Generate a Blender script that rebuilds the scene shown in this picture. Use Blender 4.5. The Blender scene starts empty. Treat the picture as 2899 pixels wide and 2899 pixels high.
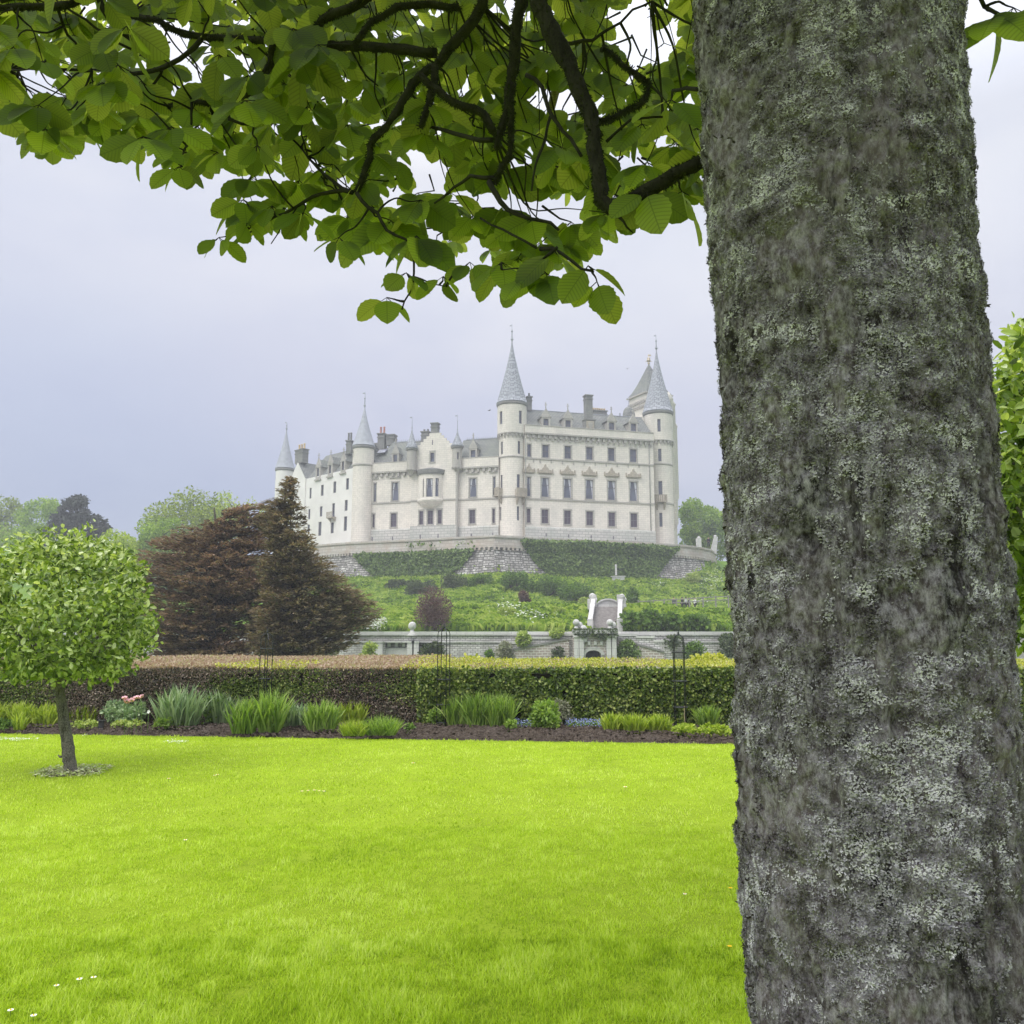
import bpy, math, random
import numpy as np
from mathutils import Vector, Matrix
PI = math.pi
rad = math.radians
random.seed(7)
rng = np.random.default_rng(11)
scene = bpy.context.scene
COL = scene.collection

# ------------------------------------------------------------------ camera
FPX = 2400.0; W0 = 2899.0; PITCH = rad(8.32); EYE = 1.6
CAM = np.array([0.0, 0.0, EYE])
cam_d = bpy.data.cameras.new('camera'); cam = bpy.data.objects.new('camera', cam_d); COL.objects.link(cam)
cam.location = CAM; cam.rotation_euler = (PI / 2 + PITCH, 0, 0)
cam_d.sensor_width = 36; cam_d.sensor_fit = 'HORIZONTAL'; cam_d.lens = 36 * FPX / W0
cam_d.clip_start = 0.05; cam_d.clip_end = 3000
scene.camera = cam
scene.render.resolution_x = 1024; scene.render.resolution_y = 1024

# ------------------------------------------------------------------ sky, sun, exposure
SUN_EL, SUN_AZ = rad(48), rad(222)       # compass from +Y clockwise: behind the camera, to the left
world = bpy.data.worlds.new("World"); scene.world = world; world.use_nodes = True
nt = world.node_tree; N = nt.nodes; Lk = nt.links; N.clear()
def wn(t, **k):
    n = N.new(t)
    for a, b in k.items(): setattr(n, a, b)
    return n
out = wn('ShaderNodeOutputWorld'); bg = wn('ShaderNodeBackground'); bg.inputs[1].default_value = 0.1
sky = wn('ShaderNodeTexSky', sky_type='NISHITA', sun_disc=False)
sky.sun_elevation = SUN_EL; sky.sun_rotation = SUN_AZ; sky.dust_density = 2.0
tc = wn('ShaderNodeTexCoord'); sep = wn('ShaderNodeSeparateXYZ')
Lk.new(tc.outputs['Generated'], sep.inputs[0])
ramp = wn('ShaderNodeValToRGB'); e = ramp.color_ramp.elements          # cloud deck: grey-blue low, white overhead
e[0].position = 0.0; e[0].color = (.47, .52, .68, 1)
e[1].position = 1.0; e[1].color = (1.0, 1.0, 1.0, 1)
for p, c in ((.10, (.50, .54, .70)), (.24, (.66, .68, .82)), (.42, (.77, .80, .92)), (.62, (.88, .90, .97))):
    q = ramp.color_ramp.elements.new(p); q.color = (*c, 1)
Lk.new(sep.outputs['Z'], ramp.inputs[0])
mp = wn('ShaderNodeMapping'); mp.inputs['Scale'].default_value = (1.0, 1.0, 2.2); mp.inputs['Location'].default_value = (.3, .1, .4)
Lk.new(tc.outputs['Generated'], mp.inputs[0])
nz = wn('ShaderNodeTexNoise'); nz.inputs['Scale'].default_value = 2.6; nz.inputs['Detail'].default_value = 5; nz.inputs['Roughness'].default_value = .48
Lk.new(mp.outputs[0], nz.inputs['Vector'])
cr2 = wn('ShaderNodeValToRGB'); e = cr2.color_ramp.elements
e[0].position = .32; e[0].color = (.90, .92, .965, 1); e[1].position = .68; e[1].color = (1.14, 1.12, 1.06, 1)
Lk.new(nz.outputs[0], cr2.inputs[0])
mul = wn('ShaderNodeMix', data_type='RGBA', blend_type='MULTIPLY'); mul.inputs[0].default_value = 1
Lk.new(ramp.outputs[0], mul.inputs[6]); Lk.new(cr2.outputs[0], mul.inputs[7])
# a heavier bank of cloud low on the left, thinner cloud above it
def bank(direction, lo, hi, col, prev):
    dt = wn('ShaderNodeVectorMath', operation='DOT_PRODUCT'); v = Vector(direction).normalized(); dt.inputs[1].default_value = v
    nv = wn('ShaderNodeVectorMath', operation='NORMALIZE'); Lk.new(tc.outputs['Generated'], nv.inputs[0]); Lk.new(nv.outputs[0], dt.inputs[0])
    wob_ = wn('ShaderNodeMath', operation='MULTIPLY_ADD'); Lk.new(nz.outputs[0], wob_.inputs[0]); wob_.inputs[1].default_value = .10; Lk.new(dt.outputs['Value'], wob_.inputs[2])
    m1 = wn('ShaderNodeMapRange', interpolation_type='SMOOTHSTEP'); m1.inputs[1].default_value = lo + .05; m1.inputs[2].default_value = hi + .05; Lk.new(wob_.outputs[0], m1.inputs[0])
    mm = wn('ShaderNodeMix', data_type='RGBA', blend_type='MULTIPLY'); Lk.new(m1.outputs[0], mm.inputs[0]); Lk.new(prev, mm.inputs[6]); mm.inputs[7].default_value = (*col, 1); return mm.outputs[2]
sky_col = bank((-.50, .95, .08), .925, .995, (.76, .83, .93), mul.outputs[2])
sky_col = bank((-.30, .90, .42), .93, .998, (1.13, 1.10, 1.05), sky_col)
# overcast sky is brighter towards the zenith
mr = wn('ShaderNodeMapRange'); mr.inputs[1].default_value = .5; mr.inputs[2].default_value = 1.0
mr.inputs[3].default_value = 7.1; mr.inputs[4].default_value = 24.0
Lk.new(sep.outputs['Z'], mr.inputs[0])
sc = wn('ShaderNodeVectorMath', operation='SCALE')
Lk.new(sky_col, sc.inputs[0]); Lk.new(mr.outputs[0], sc.inputs['Scale'])
mx = wn('ShaderNodeMix', data_type='RGBA'); mx.inputs[0].default_value = .93
Lk.new(sky.outputs[0], mx.inputs[6]); Lk.new(sc.outputs[0], mx.inputs[7])
Lk.new(mx.outputs[2], bg.inputs[0]); Lk.new(bg.outputs[0], out.inputs[0])

sun_d = bpy.data.lights.new('sun', 'SUN'); sun = bpy.data.objects.new('sun', sun_d); COL.objects.link(sun)
sun_d.energy = 1.5; sun_d.angle = rad(35); sun_d.color = (1, .965, .90)
sdir = Vector((math.sin(SUN_AZ) * math.cos(SUN_EL), math.cos(SUN_AZ) * math.cos(SUN_EL), math.sin(SUN_EL)))
sun.rotation_euler = sdir.to_track_quat('Z', 'Y').to_euler(); sun.location = (0, -5, 30)
vs = scene.view_settings
vs.view_transform = 'Standard'; vs.look = 'None'; vs.exposure = 0.48; vs.gamma = 1; vs.use_curve_mapping = False

# ------------------------------------------------------------------ projection helpers (photo pixel -> point in the world)
CT, ST = math.cos(PITCH), math.sin(PITCH)
def ray(px, py):
    u = (px - W0 / 2) / FPX; v = (W0 / 2 - py) / FPX
    return np.array([u, CT - v * ST, ST + v * CT])
def P(px, py, Y):
    d = ray(px, py); return CAM + d * (Y / d[1])
def PZ(px, py, z=0.0):
    d = ray(px, py); return CAM + d * ((z - EYE) / d[2])
def proj(p):
    x, y, z = p[..., 0], p[..., 1], p[..., 2] - EYE
    f = y * CT + z * ST; up = -y * ST + z * CT
    f = np.where(f < 1e-3, 1e-3, f)
    return W0 / 2 + FPX * x / f, W0 / 2 - FPX * up / f

# ------------------------------------------------------------------ object helpers
def tag(o, label=None, cat=None, group=None, kind=None):
    if label: o['label'] = label
    if cat: o['category'] = cat
    if group: o['group'] = group
    if kind: o['kind'] = kind
    return o
def thing(name, loc, label, cat, group=None, rz=0):
    o = bpy.data.objects.new(name, None); COL.objects.link(o)
    o.location = tuple(float(a) for a in loc); o.rotation_euler = (0, 0, rz)
    o.empty_display_size = .3
    return tag(o, label, cat, group)
ROOTW = {}
def wparent(o, parent):
    """parent o (whose mesh is in world coordinates) keeping it where it is; parents are never rotated here"""
    o.parent = parent
    if parent is not None:
        w = world_loc(parent); o.location = (-w[0], -w[1], -w[2])
def world_loc(o):
    v = np.zeros(3); q = o
    while q is not None: v += np.array(q.location); q = q.parent
    return v
def link(name, me, mats, parent):
    o = bpy.data.objects.new(name, me); COL.objects.link(o)
    for m in (mats if isinstance(mats, (list, tuple)) else [mats]): me.materials.append(m)
    wparent(o, parent)
    return o

def catmull(pts, k=4):
    p = [np.array(q, float) for q in pts]; p = [2 * p[0] - p[1]] + p + [2 * p[-1] - p[-2]]; o = []
    for i in range(1, len(p) - 2):
        for j in range(k):
            t = j / k; o.append(.5 * (2 * p[i] + (p[i + 1] - p[i - 1]) * t + (2 * p[i - 1] - 5 * p[i] + 4 * p[i + 1] - p[i + 2]) * t * t + (3 * p[i] - p[i - 1] - 3 * p[i + 1] + p[i + 2]) * t ** 3))
    return o + [p[-2]]
class MB:
    """collects polygons in world coordinates, writes one mesh with box-projected UVs in metres"""
    def __init__(s): s.v = []; s.f = []; s.m = []; s.sm = []
    def poly(s, pts, mi=0, sm=False):
        b = len(s.v); s.v += [tuple(map(float, p)) for p in pts]; s.f.append(tuple(range(b, b + len(pts)))); s.m.append(mi); s.sm.append(sm)
    def box(s, c, size, fx=(1, 0, 0), fy=(0, 1, 0), fz=(0, 0, 1), mi=0):
        c = np.array(c, float); a = np.array(fx, float) * size[0] / 2; b = np.array(fy, float) * size[1] / 2; d = np.array(fz, float) * size[2] / 2
        q = [c + i * a + j * b + k * d for k in (-1, 1) for j in (-1, 1) for i in (-1, 1)]
        for f in ((0, 2, 3, 1), (4, 5, 7, 6), (0, 1, 5, 4), (2, 6, 7, 3), (0, 4, 6, 2), (1, 3, 7, 5)): s.poly([q[i] for i in f], mi)
    def prism(s, front, back, mi=0, caps=True):
        n = len(front)
        if caps: s.poly(front, mi); s.poly(back[::-1], mi)
        for i in range(n):
            j = (i + 1) % n; s.poly([front[i], back[i], back[j], front[j]], mi)
    def lathe(s, c, prof, n=32, mi=0, sm=True, a0=0, a1=2 * PI):
        c = np.array(c, float); full = abs(a1 - a0 - 2 * PI) < 1e-6
        A = np.linspace(a0, a1, n + 1)
        b = len(s.v); m = n if full else n + 1
        for r, z in prof:
            for k in range(m): s.v.append((c[0] + r * math.sin(A[k]), c[1] - r * math.cos(A[k]), c[2] + z))
        for i in range(len(prof) - 1):
            for k in range(n):
                k2 = (k + 1) % m
                s.f.append((b + i * m + k, b + i * m + k2, b + (i + 1) * m + k2, b + (i + 1) * m + k)); s.m.append(mi); s.sm.append(sm)
    def tube(s, pts, rads, n=8, mi=0, wob=0.0, cap=True):
        pts = [np.array(p, float) for p in pts]; b = len(s.v)
        if not isinstance(rads, (list, tuple, np.ndarray)): rads = [rads] * len(pts)
        ref = np.array([.31, .2, .93])
        for i, p in enumerate(pts):
            t = pts[min(i + 1, len(pts) - 1)] - pts[max(i - 1, 0)]; t /= (np.linalg.norm(t) + 1e-12)
            a = np.cross(t, ref); a /= (np.linalg.norm(a) + 1e-9); c = np.cross(t, a)
            for k in range(n):
                an = 2 * PI * k / n; r = rads[i] * (1 + (random.uniform(-wob, wob) if wob else 0))
                s.v.append(tuple(p + r * (math.cos(an) * a + math.sin(an) * c)))
        for i in range(len(pts) - 1):
            for k in range(n):
                k2 = (k + 1) % n
                s.f.append((b + i * n + k, b + i * n + k2, b + (i + 1) * n + k2, b + (i + 1) * n + k)); s.m.append(mi); s.sm.append(True)
        if cap:
            s.f.append(tuple(b + k for k in range(n))[::-1]); s.m.append(mi); s.sm.append(False)
            e = b + (len(pts) - 1) * n; s.f.append(tuple(e + k for k in range(n))); s.m.append(mi); s.sm.append(False)
    def ball(s, c, r, n=14, mi=0, sz=1.0):
        s.lathe(c, [(max(r * math.sin(PI * i / 9), 1e-4), -r * sz * math.cos(PI * i / 9)) for i in range(10)], n, mi)
    def build(s, name, mats, parent=None):
        me = bpy.data.meshes.new(name); me.from_pydata(s.v, [], s.f); me.update()
        me.polygons.foreach_set('material_index', s.m); me.polygons.foreach_set('use_smooth', s.sm)
        uv = me.uv_layers.new(name='UVMap').data; V = s.v
        buf = np.zeros(len(me.loops) * 2); k = 0
        for p in me.polygons:
            n = p.normal; h = math.hypot(n.x, n.y)
            if h > .05: t = (-n.y / h, n.x / h, 0)
            else: t = (1, 0, 0)
            bt = (n.y * t[2] - n.z * t[1], n.z * t[0] - n.x * t[2], n.x * t[1] - n.y * t[0])
            for vi in p.vertices:
                q = V[vi]
                buf[k] = q[0] * t[0] + q[1] * t[1]; buf[k + 1] = q[0] * bt[0] + q[1] * bt[1] + q[2] * bt[2]; k += 2
        uv.foreach_set('uv', buf)
        return link(name, me, mats, parent)

def raw_mesh(name, verts, faces_idx, counts, smooth=False, rnd=None, uv=None, mat_idx=None):
    me = bpy.data.meshes.new(name)
    me.vertices.add(len(verts)); me.vertices.foreach_set('co', np.ascontiguousarray(verts, dtype=np.float32).ravel())
    me.loops.add(len(faces_idx)); me.loops.foreach_set('vertex_index', np.ascontiguousarray(faces_idx, dtype=np.int32))
    starts = np.concatenate([[0], np.cumsum(counts)[:-1]]).astype(np.int32)
    me.polygons.add(len(counts)); me.polygons.foreach_set('loop_start', starts)
    me.polygons.foreach_set('loop_total', np.asarray(counts, dtype=np.int32))
    me.polygons.foreach_set('use_smooth', np.full(len(counts), smooth))
    if mat_idx is not None: me.polygons.foreach_set('material_index', np.asarray(mat_idx, dtype=np.int32))
    if rnd is not None:
        a = me.attributes.new('rnd', 'FLOAT', 'POINT'); a.data.foreach_set('value', np.ascontiguousarray(rnd, dtype=np.float32))
    if uv is not None:
        l = me.uv_layers.new(name='UVMap').data; l.foreach_set('uv', np.ascontiguousarray(uv, dtype=np.float32).ravel())
    me.update(calc_edges=True); me.validate()
    return me
def inst(name, tmpl, Pn, R, S, mats, parent=None, smooth=False, rnd=None, with_uv=False):
    tv, tf = tmpl; tv = np.array(tv, float); n = len(Pn); m = len(tv)
    S = np.asarray(S, float)
    if S.ndim == 1: S = np.stack([S] * 3, 1)
    V = np.einsum('nij,nmj->nmi', R, tv[None] * S[:, None, :]) + np.asarray(Pn)[:, None, :]
    li = np.array([i for f in tf for i in f]); cnt = [len(f) for f in tf]
    idx = (li[None] + (np.arange(n) * m)[:, None]).ravel(); counts = np.tile(cnt, n)
    if rnd is None: rnd = rng.random(n)
    uv = np.tile(tv[li][:, :2], (n, 1)) if with_uv else None
    return link(name, raw_mesh(name, V.reshape(-1, 3), idx, counts, smooth, np.repeat(rnd, m), uv), mats, parent)
def norm(a): return a / (np.linalg.norm(a, axis=-1, keepdims=True) + 1e-9)
def frames(d, n):
    """columns: x across, y along d, z normal"""
    d = norm(d); x = norm(np.cross(d, n)); z = np.cross(x, d)
    return np.stack([x, d, z], axis=-1)
def rdir(n): return norm(rng.normal(size=(n, 3)))

# leaf shapes
def leaf_fine(sec=12, w=.36, fold=.22, curl=.14):
    v = []; f = []
    for i in range(sec + 1):
        t = i / sec; hw = w * math.sin(PI * (t ** 1.12)) ** .60 if 0 < t < 1 else .004
        hw *= 1 + (.05 if i % 2 else -.03)
        z0 = -curl * t * t
        v += [(-hw, t, z0 + fold * hw * .8), (-hw * .5, t, z0 + fold * hw * .5), (0, t, z0), (hw * .5, t, z0 + fold * hw * .5), (hw, t, z0 + fold * hw * .8)]
    for i in range(sec):
        a = i * 5
        for k in range(4): f.append((a + k, a + k + 1, a + k + 6, a + k + 5))
    return v, f
LEAF6 = ([(0, 0, 0), (.25, .28, .05), (.31, .66, .05), (.12, .95, -.02), (0, 1, -.08), (-.12, .95, -.02), (-.31, .66, .05), (-.25, .28, .05)], [(0, 1, 2, 3, 4), (0, 4, 5, 6, 7)])
LEAF4 = ([(0, 0, 0), (.3, .5, .08), (0, 1, -.05), (-.3, .5, .08)], [(0, 1, 2), (0, 2, 3)])
BLADE = ([(-.5, 0, 0), (.5, 0, 0), (.42, .08, .5), (-.42, .08, .5), (0, .3, 1)], [(0, 1, 2, 3), (3, 2, 4)])
STRAP = ([(-.5, 0, 0), (.5, 0, 0), (.55, .03, .35), (-.55, .03, .35), (.42, .12, .7), (-.42, .12, .7), (0, .32, .98)], [(0, 1, 2, 3), (3, 2, 4, 5), (5, 4, 6)])
def rotz_tilt(n, tilt):
    a = rng.random(n) * 2 * PI; t = np.abs(rng.normal(size=n)) * tilt
    ca, sa, ctt, stt = np.cos(a), np.sin(a), np.cos(t), np.sin(t)
    R = np.zeros((n, 3, 3))
    R[:, 0, 0] = ca; R[:, 1, 0] = sa
    R[:, 0, 1] = -sa * ctt; R[:, 1, 1] = ca * ctt; R[:, 2, 1] = -stt
    R[:, 0, 2] = -sa * stt; R[:, 1, 2] = ca * stt; R[:, 2, 2] = ctt
    return R

# value noise in numpy
_perm = rng.random((64, 64, 64)).astype(np.float32)
def vnoise(p):
    p = np.asarray(p, float); i = np.floor(p).astype(int); f = p - i; f = f * f * (3 - 2 * f)
    def g(dx, dy, dz): return _perm[(i[..., 0] + dx) & 63, (i[..., 1] + dy) & 63, (i[..., 2] + dz) & 63]
    x, y, z = f[..., 0], f[..., 1], f[..., 2]
    return ((g(0, 0, 0) * (1 - x) + g(1, 0, 0) * x) * (1 - y) + (g(0, 1, 0) * (1 - x) + g(1, 1, 0) * x) * y) * (1 - z) + \
           ((g(0, 0, 1) * (1 - x) + g(1, 0, 1) * x) * (1 - y) + (g(0, 1, 1) * (1 - x) + g(1, 1, 1) * x) * y) * z
def fbm(p, o=4, g=.5):
    p = np.asarray(p, float); s = 0; a = 1; t = 0
    for k in range(o): s = s + a * vnoise(p * 2 ** k + 17.3 * k); t += a; a *= g
    return s / t

# ------------------------------------------------------------------ materials
class M:
    def __init__(s, name):
        s.m = bpy.data.materials.new(name); s.m.use_nodes = True; s.t = s.m.node_tree; s.t.nodes.clear()
        s.out = s.n('ShaderNodeOutputMaterial')
    def n(s, t, **k):
        q = s.t.nodes.new(t)
        for a, b in k.items(): setattr(q, a, b)
        return q
    def l(s, a, b): s.t.links.new(a, b)
    def coord(s, which='Object', scale=(1, 1, 1)):
        c = s.n('ShaderNodeTexCoord'); m = s.n('ShaderNodeMapping'); m.inputs['Scale'].default_value = scale
        s.l(c.outputs[which], m.inputs[0]); return m.outputs[0]
    def noise(s, vec, scale, detail=4, rough=.55, dist=0):
        q = s.n('ShaderNodeTexNoise'); q.inputs['Scale'].default_value = scale; q.inputs['Detail'].default_value = detail
        q.inputs['Roughness'].default_value = rough; q.inputs['Distortion'].default_value = dist; s.l(vec, q.inputs['Vector']); return q.outputs[0]
    def ramp(s, fac, stops, interp='LINEAR'):
        q = s.n('ShaderNodeValToRGB'); q.color_ramp.interpolation = interp; e = q.color_ramp.elements
        while len(e) < len(stops): e.new(.5)
        for i, (p, c) in enumerate(stops):
            e[i].position = p; e[i].color = (*c, 1) if not isinstance(c, (int, float)) else (c, c, c, 1)
        s.l(fac, q.inputs[0]); return q.outputs[0]
    def mix(s, fac, a, b, mode='MIX'):
        q = s.n('ShaderNodeMix', data_type='RGBA', blend_type=mode)
        for i, x in ((0, fac), (6, a), (7, b)):
            if isinstance(x, (int, float)): q.inputs[i].default_value = x if i == 0 else (x, x, x, 1)
            elif isinstance(x, tuple): q.inputs[i].default_value = (*x, 1)
            else: s.l(x, q.inputs[i])
        return q.outputs[2]
    def attr(s, nm): q = s.n('ShaderNodeAttribute'); q.attribute_name = nm; return q.outputs['Fac']
    def bump(s, h, strength=.5, dist=.02, nrm=None):
        q = s.n('ShaderNodeBump'); q.inputs['Strength'].default_value = strength; q.inputs['Distance'].default_value = dist
        s.l(h, q.inputs['Height'])
        if nrm is not None: s.l(nrm, q.inputs['Normal'])
        return q.outputs[0]
    def bsdf(s, col, rough=.8, spec=.3, metal=0, nrm=None):
        q = s.n('ShaderNodeBsdfPrincipled')
        if isinstance(col, tuple): q.inputs['Base Color'].default_value = (*col, 1)
        else: s.l(col, q.inputs['Base Color'])
        if isinstance(rough, (int, float)): q.inputs['Roughness'].default_value = rough
        else: s.l(rough, q.inputs['Roughness'])
        q.inputs['Specular IOR Level'].default_value = spec; q.inputs['Metallic'].default_value = metal
        if nrm is not None: s.l(nrm, q.inputs['Normal'])
        return q.outputs[0]
    def surf(s, sh): s.l(sh, s.out.inputs[0]); return s.m
    def mixsh(s, fac, a, b):
        q = s.n('ShaderNodeMixShader'); q.inputs[0].default_value = fac; s.l(a, q.inputs[1]); s.l(b, q.inputs[2]); return q.outputs[0]
    def transl(s, col):
        q = s.n('ShaderNodeBsdfTranslucent')
        if isinstance(col, tuple): q.inputs[0].default_value = (*col, 1)
        else: s.l(col, q.inputs[0])
        return q.outputs[0]

def foliage(name, stops, tr=.35, trc=None, rough=.55, spec=.25, patch=.5, pscale=1.0):
    """stops: colours picked per leaf; patches shift the pick so that clumps differ"""
    m = M(name); r = m.attr('rnd'); n = m.noise(m.coord('Object'), pscale, 3)
    q = m.n('ShaderNodeMath', operation='MULTIPLY_ADD'); m.l(n, q.inputs[0]); q.inputs[1].default_value = patch * 2; q.inputs[2].default_value = -patch
    a = m.n('ShaderNodeMath', operation='ADD'); m.l(r, a.inputs[0]); m.l(q.outputs[0], a.inputs[1])
    k = len(stops); col = m.ramp(a.outputs[0], [(i / (k - 1), c) for i, c in enumerate(stops)])
    d = m.bsdf(col, rough, spec)
    tcol = m.mix(1.0, col, trc if trc else (1.5, 1.6, .6), 'MULTIPLY')
    return m.surf(m.mixsh(tr, d, m.transl(tcol)))

# big leaves of the foreground tree: veins from UV
def leaf_material(name, c_lo, c_hi, t_lo, t_hi, tr):
    m = M(name); r = m.attr('rnd'); uv = m.n('ShaderNodeUVMap'); uv.uv_map = 'UVMap'
    sp = m.n('ShaderNodeSeparateXYZ'); m.l(uv.outputs[0], sp.inputs[0])
    ab = m.n('ShaderNodeMath', operation='ABSOLUTE'); m.l(sp.outputs[0], ab.inputs[0])
    def ma(op, a, b):
        q = m.n('ShaderNodeMath', operation=op)
        for i, x in enumerate((a, b)):
            if isinstance(x, (int, float)): q.inputs[i].default_value = x
            else: m.l(x, q.inputs[i])
        return q.outputs[0]
    v = ma('SUBTRACT', sp.outputs[1], ma('MULTIPLY', ab.outputs[0], .75))
    s_ = ma('SINE', ma('MULTIPLY', v, 68.0), 0)
    ridge = ma('MULTIPLY', ma('ADD', s_, 1.0), .5)
    ridge = ma('POWER', ridge, 4.0)
    mid = ma('LESS_THAN', ab.outputs[0], .012)
    vein = ma('MAXIMUM', ma('MULTIPLY', ridge, .75), mid)
    col = m.mix(r, c_lo, c_hi); tcol = m.mix(r, t_lo, t_hi)
    col = m.mix(ma('MULTIPLY', vein, .35), col, (.16, .22, .08))
    tcol = m.mix(ma('MULTIPLY', vein, .42), tcol, (.03, .055, .004))
    nrm = m.bump(ma('SUBTRACT', 1.0, ridge), .35, .003)
    d = m.bsdf(col, .5, .3, nrm=nrm)
    return m.surf(m.mixsh(tr, d, m.transl(tcol)))

MAT = {}
MAT['leaf'] = leaf_material('whitebeam_leaf', (.075, .105, .035), (.11, .15, .055), (.18, .27, .020), (.64, .74, .075), .70)
MAT['lolly'] = foliage('clipped_tree_leaf', [(.05, .09, .016), (.15, .24, .035), (.27, .38, .065), (.44, .54, .17), (.72, .78, .52)], .36, (1.4, 1.4, .5), .38, .55, .2, 1.5)
MAT['hedge_green'] = foliage('laurel_leaf', [(.035, .065, .012), (.09, .15, .025), (.17, .24, .04), (.36, .40, .12)], .25, rough=.38, spec=.5, patch=.25, pscale=1.4)
MAT['hedge_copper'] = foliage('copper_beech_leaf', [(.05, .044, .034), (.11, .085, .062), (.095, .105, .05), (.24, .165, .135), (.40, .34, .28)], .2, (1.4, 1.1, .7), .38, .5, patch=.35, pscale=.7)
MAT['hedge_top_pink'] = foliage('young_copper_shoots', [(.32, .22, .16), (.44, .34, .25), (.50, .41, .31), (.42, .44, .20)], .3, (1.3, 1.1, .8), patch=.4, pscale=.5)
MAT['hedge_top_gold'] = foliage('young_golden_shoots', [(.25, .32, .05), (.42, .46, .07), (.60, .60, .08), (.62, .62, .30)], .35, (1.2, 1.2, .5), patch=.3)
MAT['conifer_brown'] = foliage('brown_conifer_spray', [(.085, .07, .045), (.18, .13, .09), (.29, .20, .145), (.25, .225, .12), (.40, .28, .20)], .32, (1.2, 1.0, .75), .8, .12, patch=.55, pscale=.35)
MAT['conifer_grey'] = foliage('greyish_conifer_spray', [(.085, .08, .048), (.17, .145, .09), (.27, .215, .145), (.24, .25, .135), (.38, .30, .21)], .32, (1.2, 1.0, .7), .8, .12, patch=.55, pscale=.35)
MAT['pine'] = foliage('dark_pine', [(.03, .038, .036), (.05, .062, .055), (.075, .088, .07)], .08, rough=.8, patch=.3, pscale=.2)
MAT['tree_lime'] = foliage('lime_green_crown', [(.11, .20, .02), (.22, .34, .035), (.34, .46, .05)], .3, patch=.6, pscale=.22)
MAT['tree_yellow'] = foliage('yellow_green_crown', [(.20, .28, .03), (.34, .43, .04), (.46, .54, .07)], .3, patch=.5, pscale=.25)
MAT['tree_mid'] = foliage('mid_green_crown', [(.09, .14, .02), (.21, .27, .035), (.35, .42, .06)], .3, patch=.6, pscale=.2)
MAT['ivy'] = foliage('clipped_ivy', [(.04, .075, .022), (.10, .17, .04), (.17, .26, .065), (.27, .36, .13)], .2, patch=.45, pscale=.28)
MAT['shrub'] = foliage('hillside_shrub', [(.045, .09, .02), (.11, .20, .035), (.20, .31, .06)], .25, patch=.5, pscale=.5)
MAT['shrub_dark'] = foliage('dark_shrub', [(.04, .065, .03), (.085, .12, .055), (.15, .18, .085)], .2, patch=.4, pscale=.5)
MAT['shrub_light'] = foliage('pale_shrub', [(.18, .26, .05), (.34, .42, .11), (.50, .55, .22)], .3, patch=.4, pscale=.5)
MAT['purple'] = foliage('purple_bush_leaf', [(.085, .05, .045), (.15, .09, .08), (.20, .14, .11)], .15, (1.2, .8, .8), patch=.4, pscale=.7)
MAT['iris'] = foliage('iris_blade', [(.11, .19, .04), (.23, .35, .07), (.38, .49, .14)], .35, patch=.2, rough=.5)
MAT['iris_grey'] = foliage('grey_iris_blade', [(.13, .21, .10), (.26, .36, .18), (.44, .53, .33)], .3, (1.2, 1.3, .8), patch=.2, rough=.5)
MAT['iris_yellow'] = foliage('yellow_green_blade', [(.18, .27, .03), (.33, .42, .055), (.48, .55, .11)], .35, patch=.2, rough=.5)
MAT['silver'] = foliage('silvery_leaf', [(.20, .23, .14), (.32, .33, .22), (.42, .40, .30)], .2, (1, 1, .8), patch=.3)
MAT['lawn_blade'] = foliage('lawn_blade', [(.15, .26, .014), (.34, .48, .025), (.50, .65, .055), (.62, .72, .20)], .42, (1.25, 1.25, .6), .6, .15, patch=.25, pscale=1.1)
MAT['meadow'] = foliage('meadow_blade', [(.075, .14, .018), (.18, .30, .03), (.30, .42, .05), (.44, .52, .13)], .25, patch=.75, pscale=.22)
MAT['cow_parsley'] = foliage('white_umbels', [(.5, .55, .4), (.75, .78, .68), (.85, .85, .8)], .2, (1, 1, 1), patch=.1)
MAT['forget'] = foliage('forget_me_not_petals', [(.22, .27, .62), (.36, .42, .8), (.5, .55, .85)], .2, (1, 1, 1), patch=.1)
MAT['petal'] = foliage('fallen_white_petals', [(.7, .72, .66), (.85, .85, .82)], .2, (1, 1, 1), patch=.1)
MAT['litter'] = foliage('leaf_litter', [(.20, .20, .08), (.40, .42, .2), (.35, .5, .1), (.65, .65, .5)], .1, (1, 1, 1), patch=.2)

def simple(name, col, rough=.7, spec=.3, metal=0, nscale=None, amt=.15, bump=0):
    m = M(name)
    if nscale:
        n = m.noise(m.coord('Object'), nscale, 4)
        c = m.mix(m.ramp(n, [(.3, 0.0), (.7, 1.0)]), tuple(max(0, a * (1 - amt)) for a in col), tuple(min(1, a * (1 + amt)) for a in col))
        return m.surf(m.bsdf(c, rough, spec, metal, m.bump(n, bump, .02) if bump else None))
    return m.surf(m.bsdf(col, rough, spec, metal))
MAT['iron'] = simple('black_iron', (.035, .04, .04), .5, .5, .3, 30, .3)
MAT['dark'] = simple('dark_slate_marker', (.04, .04, .045), .6, .3, 0, 20, .3)
MAT['cane'] = simple('bamboo_cane', (.5, .42, .26), .7, .3, 0, 12, .2)
MAT['glass'] = simple('window_glass', (.11, .12, .165), .12, .6, 0, .6, .3)
MAT['glass_dark'] = simple('ground_floor_glass', (.095, .075, .105), .15, .5, 0, .6, .3)
MAT['curtain'] = simple('white_curtain', (.55, .56, .60), .9, .1)
MAT['joinery'] = simple('dark_window_bars', (.16, .15, .17), .7, .2)
MAT['lead'] = simple('lead_roof', (.33, .35, .39), .55, .3, 0, 1.4, .14)
MAT['gilt'] = simple('gilded_vane', (.5, .42, .3), .4, .5, .4)
MAT['pot'] = simple('terracotta_pot', (.50, .22, .17), .8, .2, 0, 3, .2)
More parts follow.
